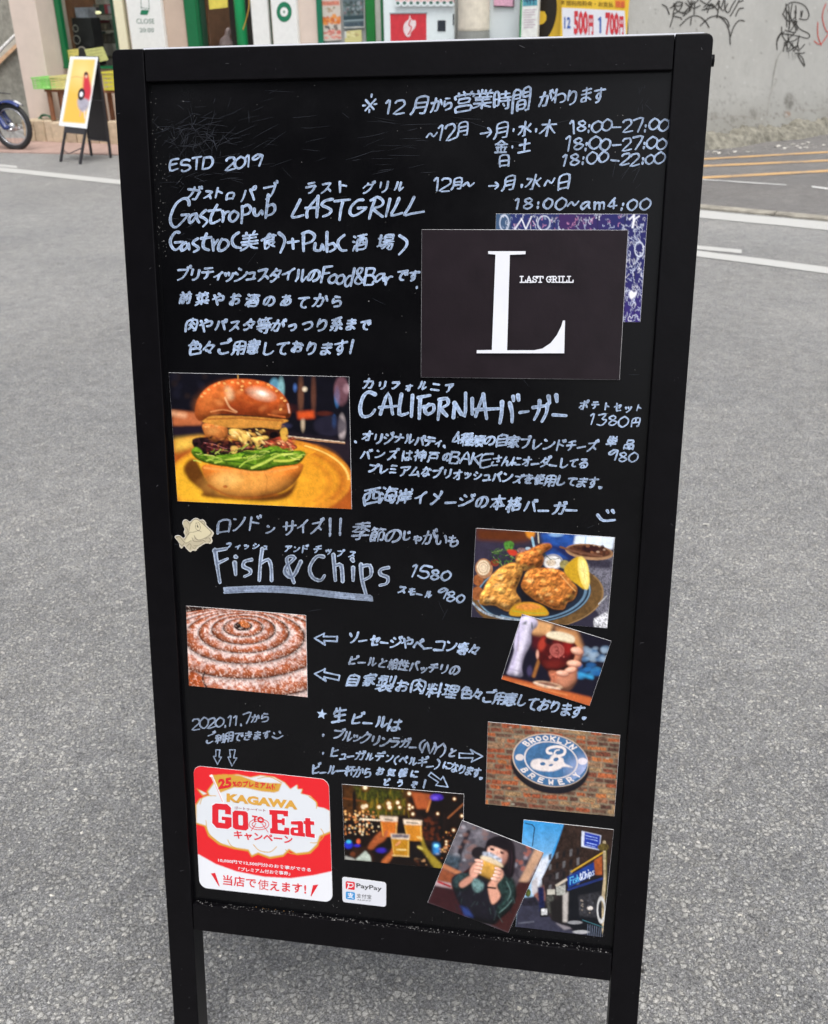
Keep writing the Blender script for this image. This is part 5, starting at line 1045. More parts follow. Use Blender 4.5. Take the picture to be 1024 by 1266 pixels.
cv.poly([(338, 335), (352, 305), (395, 296), (452, 302), (470, 280), (492, 262), (520, 280), (545, 296), (556, 325), (610, 352), (550, 346), (520, 362), (470, 376), (400, 372), (355, 358)], cvw, smooth=True, soft=2)
cv.line([(470, 262), (448, 258), (446, 236), (480, 222), (530, 222), (556, 240), (548, 268), (505, 282)], 17, cvw, smooth=True, soft=2); cv.line([(488, 262), (500, 244), (520, 240)], 9, cvw, smooth=True, soft=2)
cv.ell(416, 328, 17, 11, (72, 114, 156), soft=2); cv.ell(500, 300, 17, 12, (72, 114, 156), soft=2, rot=-20); cv.ell(468, 336, 14, 7, (72, 114, 156), soft=2, rot=-15)
cv.finish(1.12, .08)
sheet('photo_print', zq(*O, [(70, 62), (905, 146), (868, 660), (54, 582)]), cv, 'photo print of a round blue brewery sign on a brick wall', 'photo print', lift=.0003, seed=7, group='photo prints stuck on the menu board')

# --- glasses raised in a bar
O = (410, 960, 5.689)
cv = Canvas(*O, 960, 700, (30, 16, 12)); rq = random.Random(21)
cv.poly([(70, 50), (520, 85), (560, 260), (80, 300)], (84, 52, 18), soft=14, tex=.6, ts=20); cv.poly([(150, 60), (500, 90), (520, 260), (300, 290), (200, 200)], (70, 72, 20), soft=12, tex=.9, ts=14)
for _ in range(70):
    x = rq.uniform(180, 540); y = rq.uniform(80, 250); cv.line([(x, y), (x+rq.uniform(-10, 10), y+rq.uniform(20, 60))], rq.uniform(4, 9), rq.choice([(110, 110, 24), (150, 130, 30), (66, 76, 20), (190, 150, 40), (40, 50, 16)]), soft=5, a=.6)
cv.poly([(560, 105), (700, 125), (680, 225), (600, 225)], (176, 96, 52), soft=6); cv.line([(710, 130), (672, 245)], 14, (214, 140, 80), soft=5); cv.poly([(700, 120), (930, 135), (930, 260), (700, 250)], (26, 14, 12), soft=8); cv.ell(740, 145, 44, 24, (88, 56, 190), soft=12, tex=.5); cv.ell(730, 150, 20, 14, (140, 110, 240), soft=10, a=.8)
cv.line([(930, 190), (820, 290)], 12, (160, 100, 60), soft=5); cv.line([(80, 150), (240, 175)], 12, (130, 76, 30), soft=6); cv.line([(160, 110), (165, 420)], 22, (30, 18, 14), soft=6); cv.poly([(560, 240), (800, 260), (790, 560), (560, 540)], (38, 22, 20), soft=10, tex=.7, ts=30); cv.line([(770, 250), (775, 620)], 30, (22, 14, 12), soft=6); cv.line([(265, 300), (275, 480)], 10, (40, 24, 18), soft=4)
cv.spots(60, (600, 280, 760, 440), (6, 16), [(90, 40, 20), (30, 18, 16), (120, 60, 30)], 12, .6, 1, 8)
for (x, y, r_) in ((238, 75, 15), (548, 118, 12), (466, 182, 12), (225, 212, 16), (245, 205, 12), (335, 213, 12), (404, 190, 15), (410, 215, 14), (480, 215, 10), (548, 200, 9), (548, 225, 9), (573, 262, 10), (865, 156, 8), (748, 260, 8), (918, 275, 9), (860, 375, 9), (808, 455, 7), (808, 475, 7), (808, 495, 7), (570, 215, 8)):
    cv.ell(x, y, r_*1.7, r_*1.7, (200, 120, 40), soft=r_*2, a=.45); cv.ell(x, y, r_, r_, (255, 240, 205), soft=5)
for _ in range(120):
    x = rq.choice([100, 130, 170, 200, 225, 250]+[rq.uniform(85, 340)]*5); y = rq.uniform(240, 410); r_ = rq.uniform(3, 8); cv.ell(x+rq.uniform(-4, 4), y, r_, r_, rq.choice([(255, 236, 200), (250, 200, 130), (230, 150, 90)]), soft=3, a=.85)
for i in range(9): cv.ell(210+i*16, 298+i, 8, 6, (255, 240, 215), soft=3)
cv.spots(50, (580, 480, 860, 620), (3, 10), [(200, 120, 70), (90, 50, 30), (230, 180, 130)], 14, .7, 1.8, 3); cv.spots(20, (780, 380, 900, 560), (3, 7), [(250, 190, 110), (180, 110, 60)], 15, .8)
cv.ell(120, 480, 30, 26, (40, 60, 200), soft=12); cv.ell(122, 458, 18, 12, (80, 200, 240), soft=8); cv.ell(180, 485, 22, 10, (60, 50, 200), soft=8); cv.ell(355, 518, 40, 18, (70, 50, 190), soft=12, a=.9); cv.ell(190, 455, 14, 18, (220, 110, 70), soft=8)
cv.poly([(715, 465), (762, 468), (758, 545), (716, 540)], (60, 150, 215), soft=8); cv.ell(738, 485, 18, 12, (150, 225, 250), soft=6); cv.poly([(380, 420), (640, 440), (640, 600), (380, 570)], (22, 16, 20), soft=12, a=.8)
# people and hands
cv.poly([(150, 500), (260, 490), (300, 560), (300, 600), (150, 590)], (60, 34, 20), soft=6); cv.poly([(165, 585), (240, 520), (275, 560), (280, 595)], (190, 200, 190), soft=4); cv.poly([(95, 555), (160, 575), (170, 590), (96, 585)], (170, 170, 165), soft=4); cv.ell(150, 545, 20, 18, (110, 60, 34), soft=6)
cv.poly([(255, 500), (300, 430), (345, 385), (380, 400), (380, 440), (320, 480), (290, 510)], (176, 100, 56), soft=5, smooth=True, tex=.2); cv.poly([(350, 600), (420, 520), (440, 460), (475, 450), (480, 480), (440, 540), (400, 605)], (190, 112, 60), soft=5, smooth=True, tex=.2); cv.poly([(610, 420), (640, 425), (660, 480), (700, 540), (780, 620), (770, 645), (720, 635), (670, 560), (630, 510), (605, 490), (640, 480)], (166, 146, 50), soft=5, smooth=True, tex=.15)
def glass(x0, y0, x1, y1, c, dx=0):
    cv.poly([(x0, y0), (x1, y0+8), (x1-10+dx, y1), (x0+14+dx, y1-4)], c, soft=3, tex=.12, ts=20); cv.poly([(x0-3, y0-4), (x1+2, y0+4), (x1-2, y0+40), (x0+3, y0+34)], (224, 206, 186), soft=4, tex=.15, ts=10); cv.line([(x0+8, y0+45), (x0+18+dx, y1-10)], 5, (250, 210, 120), a=.7, soft=5); cv.line([(x1-8, y0+50), (x1-16+dx, y1-8)], 6, (250, 220, 140), a=.7, soft=5)
glass(342, 278, 466, 425, (208, 122, 40), 4); cv.line([(378, 298), (430, 306)], 8, (70, 40, 30), a=.8); glass(508, 302, 636, 452, (206, 140, 40), 12); cv.line([(528, 320), (610, 328)], 7, (80, 60, 50), a=.8); glass(418, 402, 550, 562, (192, 140, 30), 6); cv.poly([(425, 405), (545, 408), (540, 430), (425, 428)], (120, 110, 120), soft=4, tex=.5, ts=9); cv.line([(460, 512), (522, 514)], 10, (240, 220, 160), a=.85); cv.line([(430, 552), (545, 560)], 9, (236, 206, 150), a=.8)
cv.ell(468, 470, 26, 9, (226, 160, 110), rot=-40, soft=5); cv.ell(620, 428, 22, 9, (226, 190, 120), rot=20, soft=4); cv.ell(625, 500, 22, 9, (220, 200, 110), rot=20, soft=4); cv.ell(385, 400, 12, 28, (190, 110, 70), soft=5, rot=20)
nn = fbm(cv.H, cv.W, 3, 2, 18); cv.finish(1.2, .14, 1)
sheet('photo_print', zq(*O, [(75, 52), (932, 122), (918, 658), (94, 582)]), cv, 'photo print of glasses of beer raised in a bar full of lights', 'photo print', lift=.0003, seed=8, group='photo prints stuck on the menu board')

# --- street with a blue shop sign
O = (520, 1000, 3.938)
cv = Canvas(*O, 1024, 670, (40, 36, 44), ppp=2.4)
cv.poly([(490, 45), (700, 70), (690, 180), (560, 400), (520, 440), (480, 400)], (60, 156, 214), soft=3); cv.put(np.clip((cv.Y-60)/330, 0, 1)*(cv.X < 700)*((cv.X < 700-(cv.Y-70)*.42)), (176, 210, 236), a=.8); cv.poly([(560, 250), (640, 220), (610, 330), (570, 400), (540, 410)], (230, 232, 240), soft=10, a=.9)
cv.line([(545, 180), (556, 90), (545, 76), (510, 68)], 4, (30, 40, 50))
cv.poly([(700, 72), (940, 98), (930, 260), (720, 340), (600, 420), (590, 340), (650, 220)], (62, 46, 40), soft=2, tex=.45, ts=10); cv.poly([(600, 330), (700, 280), (715, 460), (640, 540), (590, 470)], (60, 50, 52), soft=3, tex=.6, ts=12)
for k in range(5):
    for j in range(4): cv.poly([(760-k*34, 190+j*50+k*8), (775-k*34, 184+j*50+k*8), (773-k*34, 220+j*50+k*6), (760-k*34, 226+j*50+k*6)], (120, 120, 124) if (k+j) % 2 else (30, 30, 36), soft=1.5, a=.8)
cv.poly([(552, 400), (600, 370), (610, 440), (585, 470), (555, 440)], (156, 110, 96), soft=3, tex=.4); cv.poly([(540, 350), (570, 330), (575, 400), (545, 420)], (200, 196, 200), soft=4); cv.ell(524, 408, 14, 20, (90, 100, 50), soft=5, tex=.4)
cv.poly([(500, 430), (560, 425), (640, 540), (760, 600), (880, 625), (460, 580), (470, 500)], (66, 66, 84), soft=3, tex=.15); cv.poly([(480, 440), (560, 430), (580, 470), (500, 470)], (44, 42, 56), soft=4, tex=.6, ts=8); cv.line([(480, 555), (550, 548)], 8, (110, 112, 126), soft=5, a=.8); cv.poly([(655, 552), (740, 580), (700, 588)], (150, 144, 150), soft=4); cv.poly([(570, 380), (600, 380), (606, 480), (580, 500)], (30, 40, 84), soft=3, tex=.4, ts=8)
cv.poly([(584, 480), (622, 478), (622, 524), (584, 526)], (24, 24, 28)); cv.poly([(589, 486), (617, 484), (617, 514), (589, 516)], (214, 214, 216), tex=.4, ts=6)
cv.poly([(618, 392), (655, 392), (655, 416), (618, 418)], (200, 196, 186), soft=1.5); cv.poly([(660, 375), (706, 370), (706, 420), (662, 420)], (176, 176, 170), soft=2, tex=.3, ts=6); cv.poly([(655, 370), (712, 336), (718, 345), (664, 380)], (200, 190, 176), soft=2); cv.poly([(612, 420), (650, 420), (650, 520), (620, 500)], (84, 84, 80), soft=3, tex=.6, ts=8); cv.poly([(630, 450), (695, 430), (695, 560), (640, 540)], (38, 34, 36), soft=3)
cv.poly([(712, 385), (885, 330), (895, 620), (760, 600), (715, 560)], (22, 26, 36), soft=2); cv.poly([(694, 420), (720, 400), (716, 550), (694, 550)], (190, 184, 180), soft=2.5); cv.poly([(715, 330), (845, 258), (850, 318), (720, 385)], (30, 72, 150), soft=1.5, tex=.15, ts=10); cv.line([(720, 392), (885, 338)], 12, (40, 60, 120)); cv.line([(735, 305), (890, 210)], 8, (196, 160, 60)); cv.poly([(845, 250), (885, 225), (885, 320), (850, 320)], (170, 96, 50), soft=2, tex=.3)
cv.poly([(785, 106), (880, 128), (872, 200), (783, 182)], (214, 220, 236), soft=1.5); cv.poly([(800, 112), (876, 130), (870, 196), (796, 178)], (34, 66, 170), soft=1.5)
for k, ln in enumerate(((806, 128, 862, 142), (806, 142, 862, 154), (806, 162, 858, 174), (806, 174, 850, 184))): cv.line([(ln[0], ln[1]), (ln[2], ln[3])], 4, (170, 190, 240), a=.85, tex=.8, ts=5)
cv.line([(895, 160), (900, 330), (890, 420), (892, 600)], 16, (186, 170, 140), soft=4, tex=.4, ts=12); cv.ell(890, 185, 28, 18, (110, 96, 50), soft=4, tex=.6, ts=8); cv.line([(905, 200), (905, 440)], 6, (90, 90, 30), a=.7)
cv.poly([(768, 420), (880, 400), (870, 530), (775, 520)], (60, 60, 66), soft=3, tex=.6, ts=12); cv.ell(826, 482, 14, 10, (210, 204, 200), soft=4); cv.spots(18, (775, 440, 860, 515), (3, 6), [(150, 140, 130), (90, 90, 96)], 4, .8); cv.ell(880, 490, 18, 56, (206, 206, 206), ring=7, soft=3); cv.ell(752, 552, 36, 9, (150, 150, 154), soft=3); cv.ell(782, 598, 40, 9, (180, 180, 184), soft=3)
for k in range(7): cv.line([(815+k*11, 560+k*3), (815+k*10, 612+k*2)], 3, (120, 130, 150)); 
cv.line([(790, 540), (890, 575)], 4, (70, 120, 130))
px_ = 727
for ch in 'Fish&Chips':
    sc_ = 15.5; st, _ = strokes_of(ch); wd_ = sc_*(.5 if ch == 'i' else .92)
    if ch in 'Chips' and False: pass
    for s in st: cv.line([(px_+wd_/2+x*sc_*.8, 349-(px_-727)*.42+y*34-(x*4)) for x, y in s], 3.6, (110, 196, 236) if px_ < 768 else (216, 224, 240), soft=2)
    px_ += wd_*.93
cv.finish(1.2, .12)
sheet('photo_print', zq(*O, [(503, 52), (941, 100), (886, 623), (464, 572)]), cv, 'photo print of a narrow street with a blue chip shop sign under a blue sky', 'photo print', lift=.0004, seed=9, group='photo prints stuck on the menu board')

# --- woman with a mug
cv = Canvas(*O, 640, 640, (96, 88, 96), ppp=2.6)
cv.I *= (1+.9*(fbm(cv.H, cv.W, 40, 4, 31)-.5))[..., None]
cv.poly([(160, 50), (340, 90), (300, 190), (230, 260), (100, 280)], (120, 116, 124), soft=12, tex=.5, ts=30); cv.line([(235, 110), (195, 200), (175, 290)], 22, (50, 44, 52), soft=10); cv.spots(30, (170, 80, 330, 280), (5, 14), [(200, 200, 210), (60, 56, 70), (150, 110, 100)], 2, .5, 1.4, 8); cv.spots(26, (455, 170, 560, 330), (5, 14), [(170, 170, 184), (60, 54, 66), (190, 110, 90)], 3, .6, 1, 8); cv.poly([(120, 210), (200, 230), (190, 290), (100, 280)], (70, 84, 96), soft=8, tex=.5); cv.ell(285, 210, 36, 30, (40, 34, 40), soft=8)
cv.poly([(560, 190), (600, 205), (520, 360), (480, 350)], (198, 160, 132), soft=4, tex=.08, ts=30); cv.poly([(480, 350), (540, 350), (470, 500), (430, 600), (340, 560)], (70, 34, 34), soft=4, tex=.1)
cv.poly([(110, 262), (215, 312), (205, 330), (105, 285)], (196, 130, 92), soft=3); cv.poly([(104, 285), (205, 330), (180, 400), (80, 345)], (150, 86, 56), soft=5, tex=.15); cv.poly([(75, 345), (155, 360), (150, 386), (68, 372)], (186, 160, 164), soft=3); cv.line([(88, 352), (145, 374)], 9, (176, 40, 50), soft=3, tex=.5, ts=8); cv.poly([(36, 452), (70, 370), (170, 390), (260, 520), (200, 520)], (64, 30, 36), soft=4, tex=.1)
# body
cv.poly([(150, 340), (230, 300), (330, 310), (420, 330), (465, 390), (450, 470), (390, 530), (350, 560), (240, 530), (190, 460)], (32, 30, 42), soft=3, smooth=True, tex=.3, rnd=24); cv.poly([(160, 345), (200, 310), (250, 320), (245, 370), (195, 400), (165, 385)], (50, 68, 70), soft=4, smooth=True, tex=.7, ts=12, rnd=14); cv.poly([(400, 320), (455, 340), (465, 420), (430, 480), (385, 520), (370, 480), (400, 440), (375, 380)], (40, 62, 60), soft=4, smooth=True, tex=.7, ts=14, rnd=16); cv.poly([(250, 335), (290, 345), (310, 370), (290, 400), (262, 395)], (110, 140, 140), soft=5, smooth=True, tex=.4, ts=10)
for q in ([(420, 350), (440, 400), (425, 440)], [(385, 500), (420, 470), (445, 440)]): cv.line(q, 5, (120, 150, 146), soft=5, a=.7, smooth=True)
cv.poly([(192, 465), (230, 480), (262, 525), (215, 515)], (50, 70, 130), soft=5)
# hair and face
rw = random.Random(12)
for _ in range(60):
    x, y = rw.uniform(165, 460), rw.uniform(315, 520)
    if ((x-310)/150)**2+((y-430)/110)**2 < 1: cv.line([(x, y), (x+rw.uniform(-22, 22), y+rw.uniform(10, 46))], rw.uniform(2, 7), rw.choice([(18, 16, 24), (60, 66, 78), (84, 110, 108), (30, 40, 46)]), soft=5, a=rw.uniform(.2, .5))
cv.poly([(330, 150), (380, 128), (430, 138), (458, 175), (462, 260), (450, 325), (420, 330), (395, 290), (330, 260), (270, 290), (215, 310), (250, 270), (300, 220)], (26, 18, 28), soft=3, smooth=True); cv.line([(330, 220), (270, 270), (215, 305)], 8, (70, 30, 34), smooth=True, soft=5)
for _ in range(40):
    x = rw.uniform(335, 455); cv.line([(x, rw.uniform(140, 180)), (x+rw.uniform(-4, 12), rw.uniform(220, 260)), (x+rw.uniform(-2, 16), rw.uniform(280, 322))], rw.uniform(1.5, 4), rw.choice([(14, 10, 18), (60, 44, 56), (40, 28, 38), (84, 60, 70)]), smooth=True, soft=3, a=.45) if x > 415 else None
cv.poly([(335, 175), (380, 170), (425, 200), (418, 250), (395, 275), (340, 250), (325, 215)], (230, 182, 164), soft=3, smooth=True, rnd=18, rk=.8); cv.poly([(328, 150), (380, 138), (435, 160), (438, 215), (400, 196), (350, 178), (326, 182)], (28, 20, 30), soft=3, smooth=True)
cv.ell(350, 194, 12, 5.5, (40, 24, 30), rot=15, soft=3); cv.ell(399, 211, 11, 5.5, (40, 24, 30), rot=20, soft=3); cv.line([(336, 184), (364, 188)], 3, (50, 30, 34), a=.8); cv.line([(388, 200), (412, 207)], 3, (50, 30, 34), a=.8); cv.poly([(402, 205), (424, 205), (420, 250), (398, 272), (392, 262)], (176, 120, 106), soft=6, smooth=True, a=.6); cv.ell(365, 222, 26, 8, (246, 206, 190), rot=18, soft=8, a=.5); cv.line([(376, 205), (370, 225)], 5, (200, 140, 124), a=.6, soft=4)
# mug
cv.poly([(305, 205), (340, 205), (398, 240), (392, 275), (300, 232)], (176, 182, 196), soft=3, tex=.5, ts=10); cv.poly([(300, 225), (350, 235), (398, 265), (392, 280), (300, 246)], (226, 206, 176), soft=3, smooth=True); cv.poly([(296, 242), (390, 278), (376, 330), (350, 352), (282, 318)], (206, 160, 76), soft=3, tex=.2, ts=14, rnd=14); cv.line([(300, 255), (290, 310)], 5, (240, 200, 120), soft=4, a=.8); cv.poly([(278, 312), (350, 350), (335, 358), (276, 326)], (40, 36, 34), soft=3)
# hands
cv.poly([(190, 360), (235, 325), (262, 320), (250, 350), (205, 380)], (206, 150, 130), soft=3, smooth=True); cv.poly([(240, 300), (262, 262), (300, 245), (306, 260), (290, 300), (270, 330), (248, 330)], (226, 170, 150), soft=3, smooth=True)
for (x, y) in ((284, 250), (286, 268), (282, 286), (278, 304)): cv.ell(x, y, 20, 8, (236, 186, 166), rot=12, soft=3, rnd=1.1); cv.ell(x+15, y+2, 4, 4, (240, 228, 230), soft=2)
cv.poly([(345, 345), (380, 290), (402, 300), (400, 330), (372, 368), (390, 420), (350, 460), (330, 390), (332, 360)], (222, 166, 144), soft=3, smooth=True)
for (x, y) in ((380, 290), (378, 307), (372, 324), (362, 340)): cv.ell(x, y, 19, 8, (236, 186, 166), rot=25, soft=3, rnd=1.1); cv.ell(x-14, y-5, 4, 4, (240, 228, 230), soft=2)
cv.line([(328, 378), (366, 382)], 8, (26, 20, 24), soft=3)
cv.finish(1.15, .1, 1)
sheet('photo_print', zq(*O, [(204, 52), (601, 209), (428, 598), (36, 452)]), cv, 'tilted photo print of a dark-haired woman drinking from a beer mug with both hands', 'photo print', lift=.0014, seed=10, curl=.0008, group='photo prints stuck on the menu board')

# --- red and white campaign sticker
O = (230, 940, 5.39)
RED = (222, 36, 44); GOLD = (206, 156, 60); CLD = (216, 220, 226)
cv = Canvas(*O, 1024, 970, RED, ppp=2.6)
cloud = [(60, 300), (90, 255), (150, 232), (140, 205), (180, 150), (240, 105), (340, 90), (430, 110), (500, 96), (590, 108), (660, 145), (700, 190), (745, 160), (748, 190), (780, 190), (770, 220), (830, 235), (875, 280), (880, 310), (930, 320), (970, 340), (972, 480), (900, 510), (880, 570), (830, 620), (740, 630), (690, 600), (650, 640), (560, 655), (480, 625), (438, 645), (415, 605), (320, 590), (220, 560), (150, 505), (125, 440), (60, 420)]
cv.poly(cloud, GOLD, soft=2); cc = np.mean(cloud, 0); cv.poly([(cc[0]+(x-cc[0])*.975, cc[1]+(y-cc[1])*.965-4) for x, y in cloud], CLD, soft=2)
cv.poly([(70, 185), (145, 220), (110, 236)], GOLD, soft=2); cv.poly([(85, 195), (140, 222), (118, 228)], CLD, soft=2)
for q in ([(95, 290), (120, 240), (200, 235)], [(135, 400), (150, 480), (230, 550), (310, 580)], [(280, 530), (300, 565), (350, 590)], [(450, 560), (490, 600), (560, 610), (605, 575)], [(665, 595), (700, 620), (790, 622), (850, 590)], [(830, 548), (880, 545), (920, 500), (900, 455)], [(820, 240), (870, 280), (870, 320)], [(480, 120), (560, 110), (640, 150)]): cv.line(q, 5, GOLD, smooth=True)
cv.poly([(60, 615), (90, 628), (200, 690), (340, 740), (520, 775), (700, 785), (850, 765), (990, 735), (1000, 960), (60, 870)], (226, 228, 234), soft=2)
cv.poly([(170, 98), (260, 92), (360, 100), (470, 140), (560, 150), (640, 152), (620, 205), (590, 214), (500, 205), (400, 182), (320, 180), (230, 215)], GOLD, soft=2, smooth=False); cv.line([(172, 100), (248, 276)], 13, (240, 236, 238)); cv.line([(170, 100), (245, 276)], 3, (190, 60, 60)); cv.ell(170, 103, 12, 7, (240, 236, 238), soft=2)
st_ = sheet('campaign_sticker', zq(*O, [(50, 34), (952, 128), (978, 946), (92, 846)]), cv, 'red and white Go To Eat campaign sticker with a cloud, lower left of the board', 'sticker', lift=.0003, step=.7, rnd=10, curl=.0001, mt=vcol_mat('vinyl_print', rough=.25, spec=.4), seed=11)
sl = .00095
redm = mat('print_red', (214, 30, 44), rough=.4, noise=.03); goldm = mat('print_gold', (214, 160, 66), rough=.4, noise=.03); darkm = mat('print_dark_brown', (84, 40, 30), rough=.4)
def T(body, x0, y0, x1, y1, h, mt, bold=0, up=0., arc=0, lift=sl, root=None, org=None): return text_on(root or st_, 'lettering', body, x0, y0, x1, y1, h, org or O, mt, bold, lift, up, arc=arc)
T('25', 216, 192, 306, 178, 68, redm, .05, lift=sl+.0001); T('%のプレミアム付', 312, 176, 608, 199, 44, redm, .035, arc=6, lift=sl+.0001)
T('KAGAWA', 272, 275, 745, 328, 58, goldm, .06)
T('ゴートゥーイート', 325, 324, 532, 343, 20, mat('print_dark_red', (150, 50, 56), rough=.5), .02)
T('キャンペーン', 320, 520, 712, 558, 56, redm, .03)
T('10,000円で12,500円分のお食事ができる', 216, 676, 834, 742, 26, mat('print_white', (226, 228, 236)), .015); T('「プレミアム付お食事券」', 352, 735, 695, 766, 26, mat('print_white', (226, 228, 236)), .015)
T('当店で', 248, 828, 470, 852, 68, redm, .015); T('使', 480, 858, 552, 865, 68, redm, 0); T('えます', 560, 866, 776, 885, 64, redm, .02); T('!', 789, 886, 803, 887, 58, redm, .02)
wl = []
def block(polys, grow=0): flat(st_, 'lettering', polys, O, redm, lift=sl)
# block capitals G o E a t with slab corners
ring_ = lambda outer, inner: (outer, inner)
def ring_poly(outer, inner, mt=redm, lift=sl):
    mb = MB(); n = len(outer); f = lambda p: pp(O[0]+p[0]/O[2], O[1]+p[1]/O[2], lift)
    mb.add([f(p) for p in outer]+[f(p) for p in inner], [(i, (i+1) % n, n+(i+1) % n, n+i) for i in range(n)]); mb.build('lettering', mt, st_, recalc=False)
whm = mat('print_white', (226, 228, 236))
G_ = [(176, 300), (200, 285), (275, 290), (302, 315), (302, 360), (262, 356), (262, 330), (218, 326), (218, 412), (262, 418), (262, 398), (240, 396), (240, 372), (306, 380), (306, 440), (280, 456), (205, 448), (176, 415)]
o_ = [(312, 345), (328, 332), (400, 338), (414, 352), (418, 452), (402, 466), (330, 458), (314, 444)]; oi = [(350, 368), (354, 362), (376, 364), (380, 370), (382, 426), (378, 432), (356, 430), (352, 424)]
E_ = [(556, 328), (682, 335), (682, 372), (654, 371), (650, 358), (610, 356), (612, 392), (640, 394), (642, 384), (660, 385), (660, 430), (644, 429), (640, 418), (612, 416), (614, 462), (655, 466), (658, 446), (690, 449), (690, 496), (562, 484), (562, 452), (574, 450), (572, 362), (558, 360)]
a_o = [(700, 405), (770, 402), (782, 415), (784, 480), (794, 484), (794, 508), (708, 498), (698, 488), (698, 456), (708, 445), (748, 446), (747, 428), (702, 425)]
t_ = [(796, 382), (830, 384), (830, 402), (856, 406), (856, 430), (832, 428), (836, 486), (860, 490), (860, 516), (806, 508), (798, 498), (796, 424), (786, 422), (786, 402), (796, 402)]
def grow(p, d):
    c = np.mean(p, 0); return [(x+(d if x > c[0] else -d), y+(d if y > c[1] else -d)) for x, y in p]
for p in (G_, E_, a_o, t_): flat(st_, 'lettering_outline', [grow(p, 6)], O, whm, lift=sl-.0001)
flat(st_, 'lettering', [G_, E_, a_o, t_], O, redm, lift=sl); ring_poly(o_, oi); flat(st_, 'lettering', [[(722, 462), (748, 464), (748, 482), (724, 480)]], O, whm, lift=sl+.0001)
T('TO', 442, 408, 522, 420, 44, redm, .05)
tp_ = lambda cx, cy, rx, ry, n=26: [(cx+rx*math.cos(2*math.pi*k/n), cy+ry*math.sin(2*math.pi*k/n)) for k in range(n+1)]
strokes_on(st_, 'plate_drawing', [tp_(488, 425, 66, 36), tp_(488, 425, 46, 22), [(468, 418), (436, 468)], [(508, 420), (548, 476)]], O, 4.5, redm, lift=sl-.00005)
flat(st_, 'spark_mark', [[(168, 752), (196, 748), (226, 836), (222, 838)]], O, redm, lift=sl); flat(st_, 'spark_mark', [[(848, 830), (884, 826), (836, 905), (832, 902)]], O, redm, lift=sl)

# --- payment sticker
O2 = (410, 960, 5.689)
cv = Canvas(*O2, 480, 960, (214, 216, 224))
pay = sheet('payment_sticker', zq(*O2, [(76, 705), (384, 745), (383, 916), (79, 881)]), cv, 'small white payment sticker with a red and a blue logo', 'sticker', lift=.0003, step=1.5, rnd=3.2, curl=.0001, mt=MATS.get('vinyl') or vcol_mat('vinyl_print', rough=.25), seed=12)
blu = mat('print_blue', (40, 140, 205), rough=.4, noise=.03); blk2 = mat('print_black', (34, 32, 34), rough=.4); pl_ = .0009
flat(pay, 'red_logo', [[(100, 738), (112, 734), (160, 740), (165, 746), (164, 792), (158, 796), (106, 789), (101, 783)]], O2, mat('print_red', RED), lift=pl_); strokes_on(pay, 'letter', [[(112, 748), (150, 752), (154, 768), (140, 776), (118, 774)], [(124, 752), (114, 788)]], O2, 7, whm, lift=pl_+.0001, smooth=False)
flat(pay, 'blue_logo', [[(102, 812), (110, 807), (160, 813), (166, 819), (166, 860), (160, 866), (108, 860), (102, 853)]], O2, blu, lift=pl_)
text_on(pay, 'letter', '支', 112, 852, 158, 858, 40, O2, whm, .03, pl_+.0001)
text_on(pay, 'lettering', 'PayPay', 176, 788, 354, 812, 40, O2, blk2, .012, pl_); text_on(pay, 'lettering', '支付宝', 178, 850, 282, 862, 30, O2, blk2, .0, pl_); text_on(pay, 'lettering', 'ALIPAY', 180, 868, 280, 878, 8, O2, blk2, .0, pl_)

# --- cut-out fish
O = (210, 630, 15.754)
cv = Canvas(*O, 1024, 945, (206, 198, 180), ppp=3.0)
out = [(100, 540), (130, 500), (200, 500), (255, 545), (290, 540), (300, 500), (275, 440), (290, 370), (250, 270), (270, 205), (330, 190), (395, 230), (470, 170), (540, 162), (590, 195), (650, 190), (700, 240), (725, 310), (850, 430), (840, 500), (815, 530), (830, 600), (800, 655), (690, 655), (560, 735), (510, 795), (450, 790), (400, 820), (330, 760), (280, 700), (235, 745), (195, 720), (180, 640)]
ic = (52, 46, 44)
cv.poly([(480+(x-480)*.95, 480+(y-480)*.95) for x, y in crom(out, True)], (184, 174, 148), soft=3)
cv.poly([(400, 280), (520, 190), (700, 320), (810, 440), (700, 560), (560, 590), (500, 520), (430, 600), (300, 650), (360, 480)], (206, 196, 164), smooth=True, soft=4)
for q, w_ in (([(400, 280), (470, 195), (540, 185), (600, 230), (700, 320), (812, 440), (760, 510), (660, 565), (570, 590), (510, 560), (480, 500)], 10), ([(545, 290), (520, 250), (505, 330), (530, 390), (580, 400), (600, 340), (575, 260), (545, 240)], 7), ([(360, 490), (400, 440), (450, 440), (560, 410), (620, 430)], 8), ([(400, 290), (380, 400), (350, 500), (290, 580)], 8), ([(280, 230), (340, 210), (385, 280)], 7), ([(300, 330), (350, 380), (330, 470)], 7), ([(120, 545), (190, 525), (260, 600), (320, 650), (420, 600)], 8), ([(190, 650), (240, 700), (280, 660)], 7), ([(330, 720), (390, 660), (420, 700), (400, 770)], 7), ([(440, 540), (470, 610), (560, 620), (660, 600), (700, 630)], 8), ([(470, 700), (560, 700), (660, 640)], 7), ([(620, 220), (670, 230), (690, 290)], 7), ([(690, 570), (760, 545), (800, 600), (760, 630)], 7), ([(450, 720), (480, 760), (520, 720)], 6)):
    cv.line(q, w_, ic, smooth=True, soft=4, a=.9)
cv.ell(548, 325, 12, 28, (20, 18, 20), soft=3, rot=-20)
fish = thing('fish_cutout', pp(241, 662), 'small cream paper cut-out of a cartoon fish stuck beside the handwriting', 'cut-out')
P_ = [(O[0]+x/O[2], O[1]+y/O[2]) for x, y in crom(out, True)]
